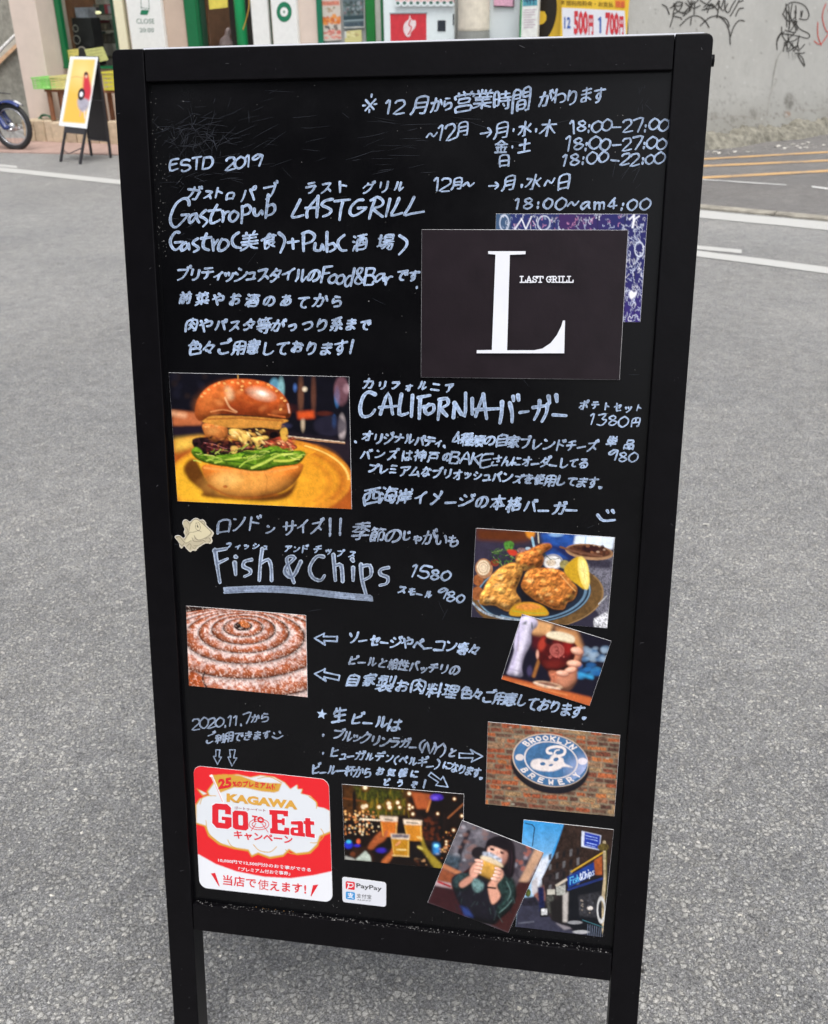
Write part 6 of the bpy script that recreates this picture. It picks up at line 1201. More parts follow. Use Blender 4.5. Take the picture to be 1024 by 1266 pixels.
# fill the outline with a grid clipped to it
xs = np.arange(215, 266, .6); ys = np.arange(638, 684, .6); mk = np.zeros((len(ys), len(xs)), bool); XX, YY = np.meshgrid(xs, ys)
for i in range(len(P_)):
    (xa, ya), (xb, yb) = P_[i-1], P_[i]
    if ya != yb: mk ^= ((YY >= min(ya, yb)) & (YY < max(ya, yb)) & (XX < xa+(YY-ya)*(xb-xa)/(yb-ya)))
mb = MB(); idm = {}; F = []
for j in range(len(ys)-1):
    for i in range(len(xs)-1):
        if mk[j, i]: F.append(((j, i), (j+1, i), (j+1, i+1), (j, i+1)))
pxs = []
for f in F:
    for k in f:
        if k not in idm: idm[k] = len(idm); pxs.append((xs[k[1]], ys[k[0]]))
mb.v = [tuple(pp(x, y, .0009)) for x, y in pxs]; mb.f = [tuple(idm[k] for k in f) for f in F]; mb.c = cv.sample(np.array([p[0] for p in pxs]), np.array([p[1] for p in pxs]))
mb.build('printed_face', matte, fish, recalc=False)
flat(fish, 'paper_back', [[((x-O[0])*O[2], (y-O[1])*O[2]) for x, y in P_]], O, paper_w, lift=.0007)
_ang = [(-math.pi/2+math.pi*k/5+.15) for k in range(10)]
flat(board, 'drawn_star', [[(398+(6.6 if k % 2 == 0 else 2.9)*math.cos(a), 883+(6.6 if k % 2 == 0 else 2.9)*math.sin(a)) for k, a in enumerate(_ang)]], (0, 0, 1), mat('star_white', (170, 190, 218), rough=.7, noise=.2, nscale=200), lift=.0003)
# ================================================================ street
road = asphalt('road_asphalt', 2.45, (1.0, .995, .98)); pave_m = asphalt('pavement_asphalt', 1.5, (1.04, 1.0, .98))
m = MB(); n_ = 24; m.add([(-40+80*i/n_, -12+80*j/n_, 0) for j in range(n_+1) for i in range(n_+1)], [(j*(n_+1)+i, j*(n_+1)+i+1, (j+1)*(n_+1)+i+1, (j+1)*(n_+1)+i) for j in range(n_) for i in range(n_)])
m.build('road', road, kind='structure')
Fo = G(48, 176); Fe = G(140, 179.5)-Fo; Fe[2] = 0; Fe /= np.linalg.norm(Fe); Fn = np.array([Fe[1], -Fe[0], 0]); Fn = Fn if Fn[1] < 0 else -Fn
Z = np.array([0, 0, 1.])
def fp(s, off, z): return Fo+Fe*s+Fn*off+Z*z
def fs(px, py, off):
    p = hit(px, py, Fo+Fn*off, Fn); return float(np.dot(p-Fo, Fe)), float(p[2])
def onf(off): return lambda a, b, l=0: hit(a, b, Fo+Fn*off, Fn)+Fn*l
# pavement, kerb, wall base
PZ = .016
K0 = G(864, 258.5, 0); K1 = G(1024, 273.5, 0); Kd = (K1-K0)/np.linalg.norm(K1-K0); Kn = np.array([-Kd[1], Kd[0], 0]); Kn = Kn if Kn[1] > 0 else -Kn
W0 = G(875, 181, PZ); W1 = G(1024, 162, PZ); Wd = (W1-W0)/np.linalg.norm(W1-W0); Wn = np.array([Wd[1], -Wd[0], 0]); Wn = Wn if Wn[1] < 0 else -Wn
def meet(p, d, q, e):
    A = np.array([[d[0], -e[0]], [d[1], -e[1]]]); t = np.linalg.solve(A, (q-p)[:2]); return p+d*t[0]
C1 = K0-Kd*4.3; C0 = fp(float(np.dot(C1-Fo, Fe))+.4, -.5, PZ); C2 = meet(W0, Wd, Fo-Fn*.6, Fe)
a_, b_, c__, d__ = C1+Kn*.1, K1+Kd*6+Kn*.1, W1+Wd*9, C2
m = MB(); m.prism([(p[0], p[1], -.02) for p in (a_, b_, c__, d__, C0)], (0, 0, .036)); m.build('pavement', pave_m, kind='structure')
kerb_m = mat('kerb_stone', (150, 145, 134), rough=.9, noise=.35, nscale=9, bump=.9, bscale=60)
L = 4.3; t = -L+.1; first = None
kj = (np.dot(G(943, 268, .05)-K0, Kd))
t = kj-math.ceil((L+kj)/1.05)*1.05+.3
kroot = bpy.data.objects.new('kerb', None); col.objects.link(kroot); tag(kroot, kind='structure'); rk = random.Random(9)
t = kj-1.05*6
while t < 6:
    if t > -L+.1:
        m = MB(); nseg = 14; vs = []; fs_ = []
        for i in range(nseg+1):
            q = K0+Kd*(t+.006+(1.05-.012)*i/nseg); e1 = rk.uniform(-.006, .006); e2 = rk.uniform(-.004, .004)
            for (w_, z_) in ((-.0+e1, -.02), (0+e1, .014+e2*.5), (.012+e1*.5, .023+e2*.5), (.1, .021), (.1, -.02)): vs.append((q[0]+Kn[0]*w_, q[1]+Kn[1]*w_, z_))
        for i in range(nseg):
            for k in range(4): fs_.append((i*5+k, i*5+k+1, i*5+k+6, i*5+k+5))
        fs_ += [(0, 1, 2, 3, 4), tuple(nseg*5+k for k in (4, 3, 2, 1, 0))]
        m.add(vs, fs_); m.build('kerb_stone', kerb_m, kroot)
    t += 1.05
paint_w = worn_paint('road_paint_white', (184, 184, 181), .44); paint_o = worn_paint('road_paint_orange', (196, 158, 108), .52)
def strip(name, a0, a1, b0, b1, mt, z=.004, n=40, ext0=0, ext1=0):
    """painted stripe: a0,a1 = upper and lower edge at one end (photo px), b0,b1 at the other"""
    A0, A1, B0, B1 = [G(*p, z) for p in (a0, a1, b0, b1)]
    d = (B0-A0)/np.linalg.norm(B0-A0); A0 = A0-d*ext0; A1 = A1-d*ext0; B0 = B0+d*ext1; B1 = B1+d*ext1
    m = MB(); rr = random.Random(hash(name) % 97)
    vs = []
    for i in range(n+1):
        f = i/n; p = A0+(B0-A0)*f; q = A1+(B1-A1)*f; k = (q-p)*.03; vs += [p+k*rr.uniform(-1, 1), q+k*rr.uniform(-1, 1)]
    m.add(vs, [(2*i, 2*i+1, 2*i+3, 2*i+2) for i in range(n)]); return m.build(name, mt, kind='structure')
strip('road_line', (0, 206.5), (0, 212), (143, 221.7), (143, 227.2), paint_w, ext0=6, ext1=.3); strip('road_line', (862, 309.5), (862, 317), (1024, 330), (1024, 338), paint_w, ext0=5.0, ext1=5)
strip('road_line', (0, 202.8), (0, 206), (21, 205), (21, 208), paint_w, ext0=5); strip('road_line', (864, 303.5), (864, 310), (917, 308.5), (917, 313), paint_w, ext0=3)
strip('road_edge_line', (866, 260), (866, 269), (1024, 274.5), (1024, 284.5), paint_w, ext0=4.2, ext1=5)
for (ya, yb, th) in ((196.2, 187.7, 1.0), (204.8, 198.2, 1.15), (219.2, 211, 1.4)):
    strip('parking_line', (873.5, ya-th), (873.5, ya+th), (1024, yb-th), (1024, yb+th), paint_o, z=PZ+.004, ext0=.9, ext1=3)
paint_w2 = worn_paint('old_paint_white', (200, 200, 198), .52)
strip('old_parking_mark', (875, 221.5), (875, 223), (972, 228), (972, 229), paint_w2, z=PZ+.004, ext0=.6); strip('old_parking_mark', (1004, 229.5), (1004, 231.5), (1024, 232), (1024, 234.5), paint_w2, z=PZ+.004, ext1=1.5)
# reddish pavement before the shop
red_p = mat('reddish_paving', (168, 142, 132), rough=.9, noise=.16, nscale=7, bump=.4, bscale=120)
p0, p1, p2, p3 = G(-60, 186, .012), G(145, 190.5, .012), G(145, 172, .012), G(-60, 170, .012)
dd = (p1-p0)/np.linalg.norm(p1-p0)
m = MB(); m.prism([p+np.array([0, 0, -.02]) for p in (p0-dd*3, p1+dd*2.4, p2+dd*2.4, p3-dd*3)], (0, 0, .02)); m.build('paving', red_p, kind='structure')
# small white scrap of paint on the road
m = MB(); c = G(873, 648, .003); rr = random.Random(1)
for cx, s in ((0, .0085), (.006, .007), (-.005, .006)):
    m.add([c+np.array([cx+s*rr.uniform(.6, 1)*math.cos(k*.785), s*.9*rr.uniform(.5, 1)*math.sin(k*.785), 0]) for k in range(8)], [tuple(range(8))])
m.build('paint_fleck', mat('fleck_white', (225, 222, 215), rough=.8), kind='structure')

# ---------------------------------------------------------------- concrete wall with graffiti
O = (764, 0, 3.516)
cv = Canvas(600, 0, 1.0, 480, 215, (180, 180, 176), ppp=1.5)
n1 = fbm(cv.H, cv.W, 60, 5, 41, (1, 2.2)); n2 = fbm(cv.H, cv.W, 9, 4, 42, (1, 3)); cv.I *= (1+.22*(n1-.5)+.10*(n2-.5))[..., None]
cv.put(np.clip((cv.Y-120-(cv.X-280)*-.1)/60, 0, .55)*np.clip(n1*1.6-.2, 0, 1), (130, 126, 116)); cv.put(np.clip((fbm(cv.H, cv.W, 5, 4, 43)-.62)*5, 0, .6)*np.clip((cv.Y-90)/70, 0, 1), (96, 92, 84))
def wz(x, y): return (x/3.516+164, y/3.516)
for (x, y, rx, ry, c, a) in ((745, 440, 8, 13, (110, 108, 102), .8), (738, 495, 5, 5, (150, 110, 84), .7), (590, 490, 7, 9, (132, 130, 124), .8), (500, 520, 4, 5, (120, 118, 110), .7), (690, 494, 3, 2, (120, 116, 108), .8), (420, 500, 8, 6, (140, 138, 130), .6), (560, 300, 5, 14, (160, 160, 156), .5)):
    q = wz(x, y); m_ = np.clip(1-np.hypot((cv.X-q[0])/rx, (cv.Y-q[1])/ry), 0, 1)*2; cv.put(np.clip(m_, 0, 1)*np.clip(fbm(cv.H, cv.W, 3, 3, int(x))*2-.3, 0, 1), c, a=a)
for q in ([(690, 350), (660, 420), (650, 500)], [(390, 520), (520, 505), (640, 520)], [(780, 475), (850, 480), (900, 470)], [(690, 260), (675, 330)]):
    cv.line([wz(*p) for p in q], 1.6, (146, 142, 134), smooth=True, soft=1.5, a=.5, tex=.5, ts=4)
rq = random.Random(3)
for _ in range(90):
    x, y = rq.uniform(170, 430), rq.uniform(5, 165); cv.ell(x, y, rq.uniform(.5, 1.5), rq.uniform(.5, 1.6), rq.choice([(96, 94, 90), (120, 116, 110), (206, 206, 204)]), soft=1, a=.7)
wall = thing('concrete_wall', W0, 'tall weathered grey concrete wall with black and red graffiti, upper right', 'wall')
wm = vcol_mat('painted_concrete', rough=.85, spec=.2, grain=.05, bump=.35)
def onw(a, b, l=0): return hit(a, b, W0, Wn)+Wn*l
m = MB(); xs = np.arange(777, 1060, 1.2); ys = np.arange(-40, 196, 1.6)
XX, YY = np.meshgrid(xs, ys); P = np.array([onw(x, y) for x, y in zip(XX.ravel(), YY.ravel())]); idx = np.arange(XX.size).reshape(XX.shape)
m.v = [tuple(p) for p in P.tolist()]; m.f = [tuple(f) for f in np.stack([idx[:-1, :-1], idx[1:, :-1], idx[1:, 1:], idx[:-1, 1:]], -1).reshape(-1, 4).tolist()]; m.c = cv.sample(XX.ravel(), YY.ravel()); m.build('weathered_face', wm, wall, recalc=False)
cgrey = mat('plain_concrete', (186, 186, 182), rough=.85, noise=.12, nscale=2.5, bump=.3)
m = MB(); w_left = float(np.dot(onw(777.5, 120)-W0, Wd)); m.box(W0, Wd, Wn, Z, (w_left, -.4, -.3), (12, -.006, 5.5)); m.build('wall_body', cgrey, wall)
sp = mat('spray_black', (50, 48, 44), rough=.8, noise=.3, nscale=30); spr = mat('spray_red', (196, 74, 62), rough=.8)
O = (800, 0, 4.571)
def gf(s, mt, wd=3.6, name='graffiti'):
    return strokes_on(wall, name, [[tuple(float(v) for v in p.split(',')) for p in q.split()] for q in s.split('|')], O, wd, mt, lift=.004, place=onw)
gf('85,25 110,40 125,80|140,40 170,10 200,20 180,60 145,85 190,100 195,110|130,45 150,35 190,30 200,10|215,15 245,50 205,90|250,0 245,60|262,5 230,70|270,10 265,80|300,0 330,20 380,40 340,50 310,55|320,40 350,10 370,-20|390,30 410,0 395,100|440,0 440,50 460,70 480,30 500,0|420,40 430,10 440,-20|185,145 240,95 290,90 330,120 350,155|300,145 350,100 400,90 450,110 465,150|470,250 465,180 440,120 395,85|470,210 490,150 520,115 550,118|500,90 520,50 545,45|520,10 545,0|470,90 500,40 520,0|130,150 145,100 150,60 165,20|225,60 200,80 240,40 290,0|375,45 360,20 330,50|245,140 250,100|150,20 170,60 215,75|230,0 260,45 300,30|400,20 430,60 455,20|340,70 365,20 400,60', sp, 6)
gf('770,80 790,30 830,10 890,30 915,80 900,110 860,105|765,75 800,120 840,90 840,30|800,30 805,160|785,20 790,150|835,60 850,170|870,60 870,100 880,60|780,170 840,180 830,110 860,160 915,190 910,215 860,205 790,190|815,100 800,180 850,120|760,150 765,200 790,240|735,280 735,220 760,180|730,250 750,200 775,180|775,240 830,230 850,215|770,290 780,240 800,280 820,240 830,290 850,250|800,220 790,290 840,260|850,240 860,280 890,250|860,200 850,260|840,300 880,300 890,295|850,310 890,375 880,330 850,300|790,60 830,140|820,20 810,100 845,140|840,180 800,230 860,290|760,190 800,200 780,260', sp, 5.2)
gf('800,290 800,330|820,290 825,340|835,295 838,330', sp, 1.6); gf('775,270 740,320 720,400 705,490', mat('spray_faint', (150, 150, 144), rough=.9), 3)
gf('945,230 980,250 1024,190|965,125 965,200 985,255|1010,20 990,90 1010,170 1030,180|1024,60 1040,20', spr, 5)
# rough mortar fillet along the foot of the wall
fil = mat('mortar_fillet', (128, 125, 114), rough=.95, noise=.45, nscale=14, bump=1, bscale=40)
m = MB(); rr = random.Random(4); vs = []; n = 240; prof_n = 7
for i in range(n+1):
    q = W0+Wd*(w_left+9*i/n); h = .15+.035*math.sin(i*.37)*math.sin(i*.113)+rr.uniform(-.02, .02); wd_ = .22+.04*math.sin(i*.21)+rr.uniform(-.02, .02)
    for k in range(prof_n):
        a = k/(prof_n-1); vs.append(tuple(q+Wn*(a**.8*wd_+rr.uniform(-.008, .008))+Z*((1-a**2.6)*h*rr.uniform(.86, 1.1)-.01)))
m.add(vs, [(i*prof_n+k, i*prof_n+k+1, (i+1)*prof_n+k+1, (i+1)*prof_n+k) for i in range(n) for k in range(prof_n-1)]); m.build('mortar_fillet', fil, wall)
litter_m = mat('litter_white', (210, 206, 198), rough=.8); rr = random.Random(14)
m = MB()
for _ in range(60):
    x = rr.choice((rr.uniform(880, 1030), rr.gauss(985, 14), rr.gauss(905, 10))); y = 189-(x-875)*.085+rr.uniform(-3, 5); s = rr.uniform(.008, .03); c = G(x, y, PZ+.003); a = rr.uniform(0, 6)
    m.add([c+np.array([s*math.cos(a+k*1.57)*rr.uniform(.4, 1.3), s*math.sin(a+k*1.57)*rr.uniform(.4, 1.2), rr.uniform(0, .012)]) for k in range(4)], [(0, 1, 2, 3)])
m.build('litter', litter_m, kind='stuff')

# ---------------------------------------------------------------- shop building
beige = mat('beige_render', (196, 176, 160), rough=.85, noise=.06, nscale=6, bump=.15, bscale=90); beige2 = mat('pale_render', (216, 200, 188), rough=.85, noise=.05, nscale=6, bump=.15, bscale=90)
cream = mat('cream_paint', (232, 226, 196), rough=.6, noise=.04); green = mat('green_gloss', (12, 106, 62), rough=.35, noise=.1); dgreen = mat('dark_green', (20, 66, 44), rough=.4, noise=.12)
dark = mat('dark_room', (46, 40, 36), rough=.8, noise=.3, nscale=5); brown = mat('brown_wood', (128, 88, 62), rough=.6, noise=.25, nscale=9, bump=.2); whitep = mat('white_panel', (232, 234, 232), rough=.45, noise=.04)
shop = thing('shop_building', fp(0, 0, 0), 'pale beige shop building with green window frames and a corner pillar, upper left', 'shop')
PF = -.28; WPn = -.62; TOP = 3.2; yref = 25
def vb(name, x0, x1, off0, off1, z0, z1, mt, parent=None, y=yref, bevel=0):
    s0, _ = fs(x0, y, off1); s1, _ = fs(x1, y, off1); m = MB(); m.box(Fo, Fe, Fn, Z, (s0, off0, z0), (s1, off1, z1)); return m.build(name, mt, parent or shop, bevel=bevel)
def vbz(name, x0, y0, x1, y1, off0, off1, mt, parent=None, bevel=0):
    s0, z1 = fs(x0, y0, off1); s1, _ = fs(x1, y0, off1); _, z0 = fs(x0, y1, off1); m = MB(); m.box(Fo, Fe, Fn, Z, (s0, off0, z0), (s1, off1, z1)); return m.build(name, mt, parent or shop, bevel=bevel)
vb('pillar', 14.5, 47, -1.2, PF, 0, TOP, beige2, bevel=.004)
zs = fs(77, 84, WPn)[1]
sL = fs(14.5, 25, PF)[0]
vb('wall', 47, 152, WPn-.15, WPn, 0, zs, beige)
vb('window_sill', 69, 152, WPn-.1, WPn+.06, zs, zs+.025, green)
vb('wall', 56, 70, WPn-.15, WPn+.002, zs+.025, TOP, beige)
wf = vb('window_frame', 70, 75.5, WPn-.03, WPn+.03, zs+.025, TOP, green); vb('window_frame', 139, 143, WPn-.12, WPn+.03, zs+.025, TOP, dgreen)
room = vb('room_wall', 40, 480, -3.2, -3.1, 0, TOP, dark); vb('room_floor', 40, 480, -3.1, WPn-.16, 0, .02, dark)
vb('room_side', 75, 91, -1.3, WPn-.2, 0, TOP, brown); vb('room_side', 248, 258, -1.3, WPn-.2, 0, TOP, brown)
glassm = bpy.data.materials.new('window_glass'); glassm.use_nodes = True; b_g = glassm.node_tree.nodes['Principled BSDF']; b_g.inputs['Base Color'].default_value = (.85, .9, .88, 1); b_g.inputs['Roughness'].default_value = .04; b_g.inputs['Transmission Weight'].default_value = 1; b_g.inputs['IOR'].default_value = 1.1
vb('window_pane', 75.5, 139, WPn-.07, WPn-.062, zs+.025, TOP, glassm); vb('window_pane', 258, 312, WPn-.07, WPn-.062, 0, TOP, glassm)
# things inside the window
shelf_m = mat('shelf_wood', (84, 78, 60), rough=.7, noise=.3); grey_m = mat('grey_goods', (140, 140, 150), rough=.6, noise=.4, nscale=14); ylw = mat('yellow_paper', (214, 200, 110), rough=.7, noise=.06)
sh = thing('shelf_unit', fp(1.5, -1.2, 0), 'dark shelves of records and goods behind the shop window', 'shelves')
for y in (17, 36, 52, 70): vbz('shelf', 112, y, 141, y+1.6, -1.5, -1.2, shelf_m, sh)
rr = random.Random(6)
for y in (17, 36, 52):
    x = 113
    while x < 138:
        w_ = rr.uniform(2.5, 6); h_ = rr.uniform(7, 13); c = rr.choice([(150, 140, 150), (96, 90, 84), (60, 90, 76), (120, 110, 96), (70, 66, 80), (150, 60, 70)])
        vbz('record_sleeve', x, y-h_, x+w_, y, -1.45, -1.24, mat('sleeve_%d' % (rr.randint(0, 9)), c, rough=.6), sh); x += w_+.6
pn = thing('window_lamp', fp(1.7, -1.0, 1.4), 'small flat yellow-white lamp glowing inside the shop window', 'lamp')
m = MB(); c = hit(118.5, 15.5, Fo-Fn*1.0, Fn); m.tube([c-Fe*.075, c-Fe*.05, c+Fe*.05, c+Fe*.075], [.008, .018, .018, .008], 10)
lm = bpy.data.materials.new('lamp_glow'); lm.use_nodes = True; lb = lm.node_tree.nodes['Principled BSDF']; lb.inputs['Base Color'].default_value = (.9, .85, .5, 1); lb.inputs['Emission Color'].default_value = (1, .92, .55, 1); lb.inputs['Emission Strength'].default_value = .6; m.build('lamp_shade', lm, pn, smooth=True); m = MB(); m.tube([c, c+Z*.8], .004, 6); m.build('cord', dark, pn)
sk = thing('speaker_box', fp(1.3, -.95, 0), 'dark box with two pale rings standing behind the shop window', 'loudspeaker')
vbz('body', 88, 22, 112, 80, -1.0, -.82, mat('speaker_black', (34, 32, 34), rough=.6), sk); vbz('goods_pile', 92, 9, 108, 27, -1.0, -.84, grey_m, sk)
for (x, y, rr_) in ((93.5, 35, .036), (95, 49, .046)):
    m = MB(); m.ring(hit(x, y, Fo-Fn*.81, Fn), Fn, rr_, .006, 24, 6); m.build('cone_ring', mat('ring_grey', (150, 146, 138), rough=.5), sk, smooth=True)
def paper(q, off, mt, label, cat='notice', lines=True, group=None, name='paper_notice'):
    t = thing(name, hit(q[0][0], q[0][1], Fo+Fn*off, Fn), label, cat, group); f = onf(off)
    mb = MB(); P = [f(*p) for p in q]; mb.prism([p-Fn*.004 for p in P], Fn*.004); mb.build('sheet', mt, t)
    if lines:
        mb = MB(); mb.a = []
        rr = random.Random(int(q[0][0])); c = np.array(q, float)
        for k in range(3, int((c[3][1]-c[0][1])*1.0), 4):
            a = c[0]+(c[3]-c[0])*k/(c[3][1]-c[0][1]); b = c[1]+(c[2]-c[1])*k/(c[3][1]-c[0][1]); d = b-a; ribbon(mb, [a+d*.12, a+d*rr.uniform(.6, .88)], .5, .001, place=f)
        if mb.v: mb.build('print_lines', mat('faint_print', (150, 146, 90), rough=.7), t, recalc=False)
    return t
paper([(78.5, 62), (97, 60), (97.5, 79), (79, 81)], WPn+.0, ylw, 'yellow notice sheet in the lower left of the shop window'); paper([(104.5, 61), (127, 57.5), (134, 74), (110, 79)], WPn+.02, mat('greenish_paper', (200, 202, 130), rough=.7, noise=.08), 'tilted yellow-green leaflet leaning in the shop window behind the small sign')
t = thing('round_mirror', hit(102, 66, Fo+Fn*(WPn+.01), Fn), 'dark arched board with grey rim between the yellow papers in the window', 'board')
m = MB(); m.prism([onf(WPn+.005)(*p) for p in [(97.5, 69), (97.5, 60), (100, 58), (104, 59), (107, 63), (109, 69), (109, 80), (97.5, 80)]], Fn*.006); m.build('board', mat('arch_black', (30, 32, 30), rough=.5), t)
strokes_on(t, 'rim', [[(97.5, 60), (100, 57.7), (104, 58.6), (107, 63), (109, 69)]], (0, 0, 1), 1.2, mat('ring_grey', (150, 146, 138)), lift=.008, place=onf(WPn+.005))
# right-hand part of the front
vb('cream_post', 143, 154, WPn-.15, WPn+.03, 0, TOP, cream); vb('gap', 154, 158, WPn-.15, WPn-.02, 0, TOP, dgreen)
vb('wall', 158, 229, WPn-.15, WPn, 0, TOP, beige); vb('door_frame', 229, 243, WPn-.13, WPn+.04, 0, TOP, green, bevel=.01); vb('door_frame', 243, 249, WPn-.15, WPn-.04, 0, TOP, dgreen)
m = MB(); c0 = fs(295, yref, WPn+.03)[0]; m.tube([fp(c0, WPn-.02, 0), fp(c0, WPn-.02, TOP)], .062, 20); m.build('green_post', mat('green_bright', (16, 150, 88), rough=.3, noise=.06), shop, smooth=True)
vb('wall', 311.5, 332, WPn-.15, WPn+.02, 0, TOP, whitep); vb('gap', 332, 336, WPn-.15, WPn-.02, 0, TOP, dgreen); vb('wall', 336, 392, WPn-.15, WPn, 0, TOP, beige2)
vb('window_frame', 392, 398, WPn-.13, WPn+.03, 0, TOP, mat('green_teal', (14, 112, 82), rough=.4)); vb('poster_window', 398, 452, WPn-.14, WPn-.02, 0, TOP, mat('pane_grey', (168, 170, 168), rough=.3)); vb('green_column', 452, 463, WPn-.13, WPn+.04, 0, TOP, mat('green_leaf', (20, 118, 48), rough=.4), bevel=.01)
vb('wall', 463, 471, WPn-.14, WPn+.01, 0, TOP, mat('pale_grey', (186, 186, 178), rough=.6)); vb('window_frame', 471, 473.5, WPn-.14, WPn+.03, 0, TOP, green); vb('wall', 473.5, 800, WPn-.35, WPn-.15, 0, TOP, beige2)
cs = thing('yellow_cord', fp(c0+.15, WPn, 1.4), 'loose yellow cord hanging beside the green door post', 'cord')
m = MB(); f = onf(WPn+.06); m.tube([f(*p) for p in crom([(307, -8), (308, 6), (306, 18), (303, 29), (300.5, 37)])], .006, 6); m.build('cord', mat('cord_yellow', (190, 150, 60), rough=.6), cs, smooth=True)
paper([(257, -9), (281, -10), (281.5, 9), (259, 11.5)], WPn-.05, mat('yellow_sign', (222, 206, 90), rough=.6), 'plain yellow sign hanging in the shop doorway', 'sign', False)
pr = thing('doorway_figure', fp(c0-.1, -1.0, 1.2), 'pale blurred figurine seen through the shop doorway glass', 'figure')  # pale person-like form set behind the doorway glass
m = MB(); f = lambda x, y: hit(x, y, Fo-Fn*.95, Fn)
m.tube([f(279, 60), f(280, 50), f(281, 44), f(282, 38), f(283, 34)], [.09, .07, .03, .035, .015], 12); m.build('body', mat('dusty_pink', (176, 150, 150), rough=.7, noise=.2), pr, smooth=True)
def signboard(x0, x1, y0, y1, label, name='shop_sign', off=WPn+.06):
    t = thing(name, fp(fs(x0, yref, off)[0], off, 0), label, 'sign'); s0, _ = fs(x0, yref, off); s1, _ = fs(x1, yref, off)
    m = MB(); m.box(Fo, Fe, Fn, Z, (s0, WPn+.005, .7), (s1, off, 2.4)); m.build('panel', whitep, t, bevel=.003); return t
sg = signboard(159, 201, 0, 50, 'tall white shop sign reading CLOSE 20:00 in green')
gprint = mat('print_green', (20, 120, 84), rough=.5); gthin = mat('print_green_thin', (70, 110, 96), rough=.5)
Oz = (140, 0, 8.533); pf = onf(WPn+.062)
text_on(sg, 'lettering', 'CLOSE', 246, 248, 436, 248, 52, Oz, gthin, -.0, place=pf, up=-.1); text_on(sg, 'lettering', '20:00', 280, 340, 432, 338, 46, Oz, gthin, 0, place=pf, up=-.1)
flat(sg, 'green_mark', [[(294, 104), (380, 104), (360, 156), (284, 154)]], Oz, gprint, place=lambda a, b, l=0: pf(a, b)); strokes_on(sg, 'glass_drawing', [[(286, -60), (298, 86)], [(372, -60), (380, 92)], [(290, 80), (385, 92)]], Oz, 5, gthin, lift=.001, smooth=False, place=lambda a, b, l: pf(a, b, l))
sg2 = signboard(336.5, 367, 0, 50, 'tall white shop sign with a green ring emblem')
Oz = (220, 0, 6.4); el = lambda cx, cy, rx, ry: [(cx+rx*math.cos(2*math.pi*k/32), cy+ry*math.sin(2*math.pi*k/32)) for k in range(32)]
flat(sg2, 'emblem_ring', [el(841, 93, 60, 80)], Oz, gprint, place=lambda a, b, l=0: pf(a, b)); flat(sg2, 'emblem_centre', [el(841, 93, 31, 37)], Oz, whitep, place=lambda a, b, l=0: pf(a, b, .001)); flat(sg2, 'emblem_dot', [el(841, 93, 8, 10)], Oz, gprint, place=lambda a, b, l=0: pf(a, b, .002))
# posters
def wposter(q, off, cv, label, name='wall_poster', cat='poster', O_=None):
    PL[0] = Fo+Fn*off; PL[1] = Fn
    r = sheet(name, q, cv, label, cat, lift=.001, step=.9, mt=matte, curl=0); PL[0] = PANEL; PL[1] = Bn; return r
O = (370, 0, 6.827)
cv = Canvas(*O, 620, 410, (204, 196, 186), ppp=2)
cv.poly([(175, 10), (340, 5), (342, 42), (180, 48)], (206, 130, 110), soft=3, tex=.3, ts=8); cv.spots(16, (225, 60, 300, 100), (3, 9), [(120, 116, 80), (170, 140, 110)], 2, .8); cv.spots(30, (205, 125, 340, 200), (8, 18), [(214, 124, 56), (200, 110, 60), (226, 150, 80)], 3, .9, 1.2); cv.spots(22, (225, 210, 320, 260), (5, 12), [(96, 92, 88), (130, 110, 100), (60, 60, 60)], 4, .8); cv.spots(26, (205, 255, 350, 320), (6, 14), [(220, 150, 140), (200, 110, 100), (230, 180, 160)], 5, .8, 1.6)
wposter([(395.5, -12), (420, -13), (422.5, 49), (398, 51)], WPn+.0, cv, 'pale poster with an orange dish in the green-framed window')
cv = Canvas(*O, 620, 410, (96, 112, 116), ppp=2)
cv.spots(50, (370, 10, 550, 120), (6, 18), [(60, 80, 70), (130, 150, 150), (160, 170, 176), (50, 60, 60), (120, 90, 90)], 6, .6); cv.poly([(375, 135), (550, 125), (550, 160), (378, 170)], (50, 70, 76), soft=4); cv.line([(378, 175), (550, 165)], 8, (150, 170, 176), soft=4); cv.poly([(385, 190), (545, 180), (545, 218), (385, 225)], (70, 86, 96), soft=4, tex=.5); cv.line([(380, 232), (552, 226)], 8, (206, 206, 200)); cv.line([(553, -20), (553, 230)], 7, (206, 206, 200))
wposter([(423.5, -12), (451, -13), (451.5, 34), (425, 36)], WPn+.0, cv, 'dark grey-green photo poster beside the orange dish poster')
cv = Canvas(*O, 620, 410, (206, 200, 140), ppp=2); cv.poly([(378, 255), (398, 255), (400, 320), (380, 320)], (200, 204, 200)); cv.spots(14, (410, 270, 500, 320), (4, 10), [(190, 160, 120), (150, 150, 100), (226, 220, 170)], 6, .7, 1.5)
wposter([(426, 38.5), (447, 36.5), (448, 56), (427, 58)], WPn+.0, cv, 'small yellow notice below the grey-green poster', 'wall_notice')

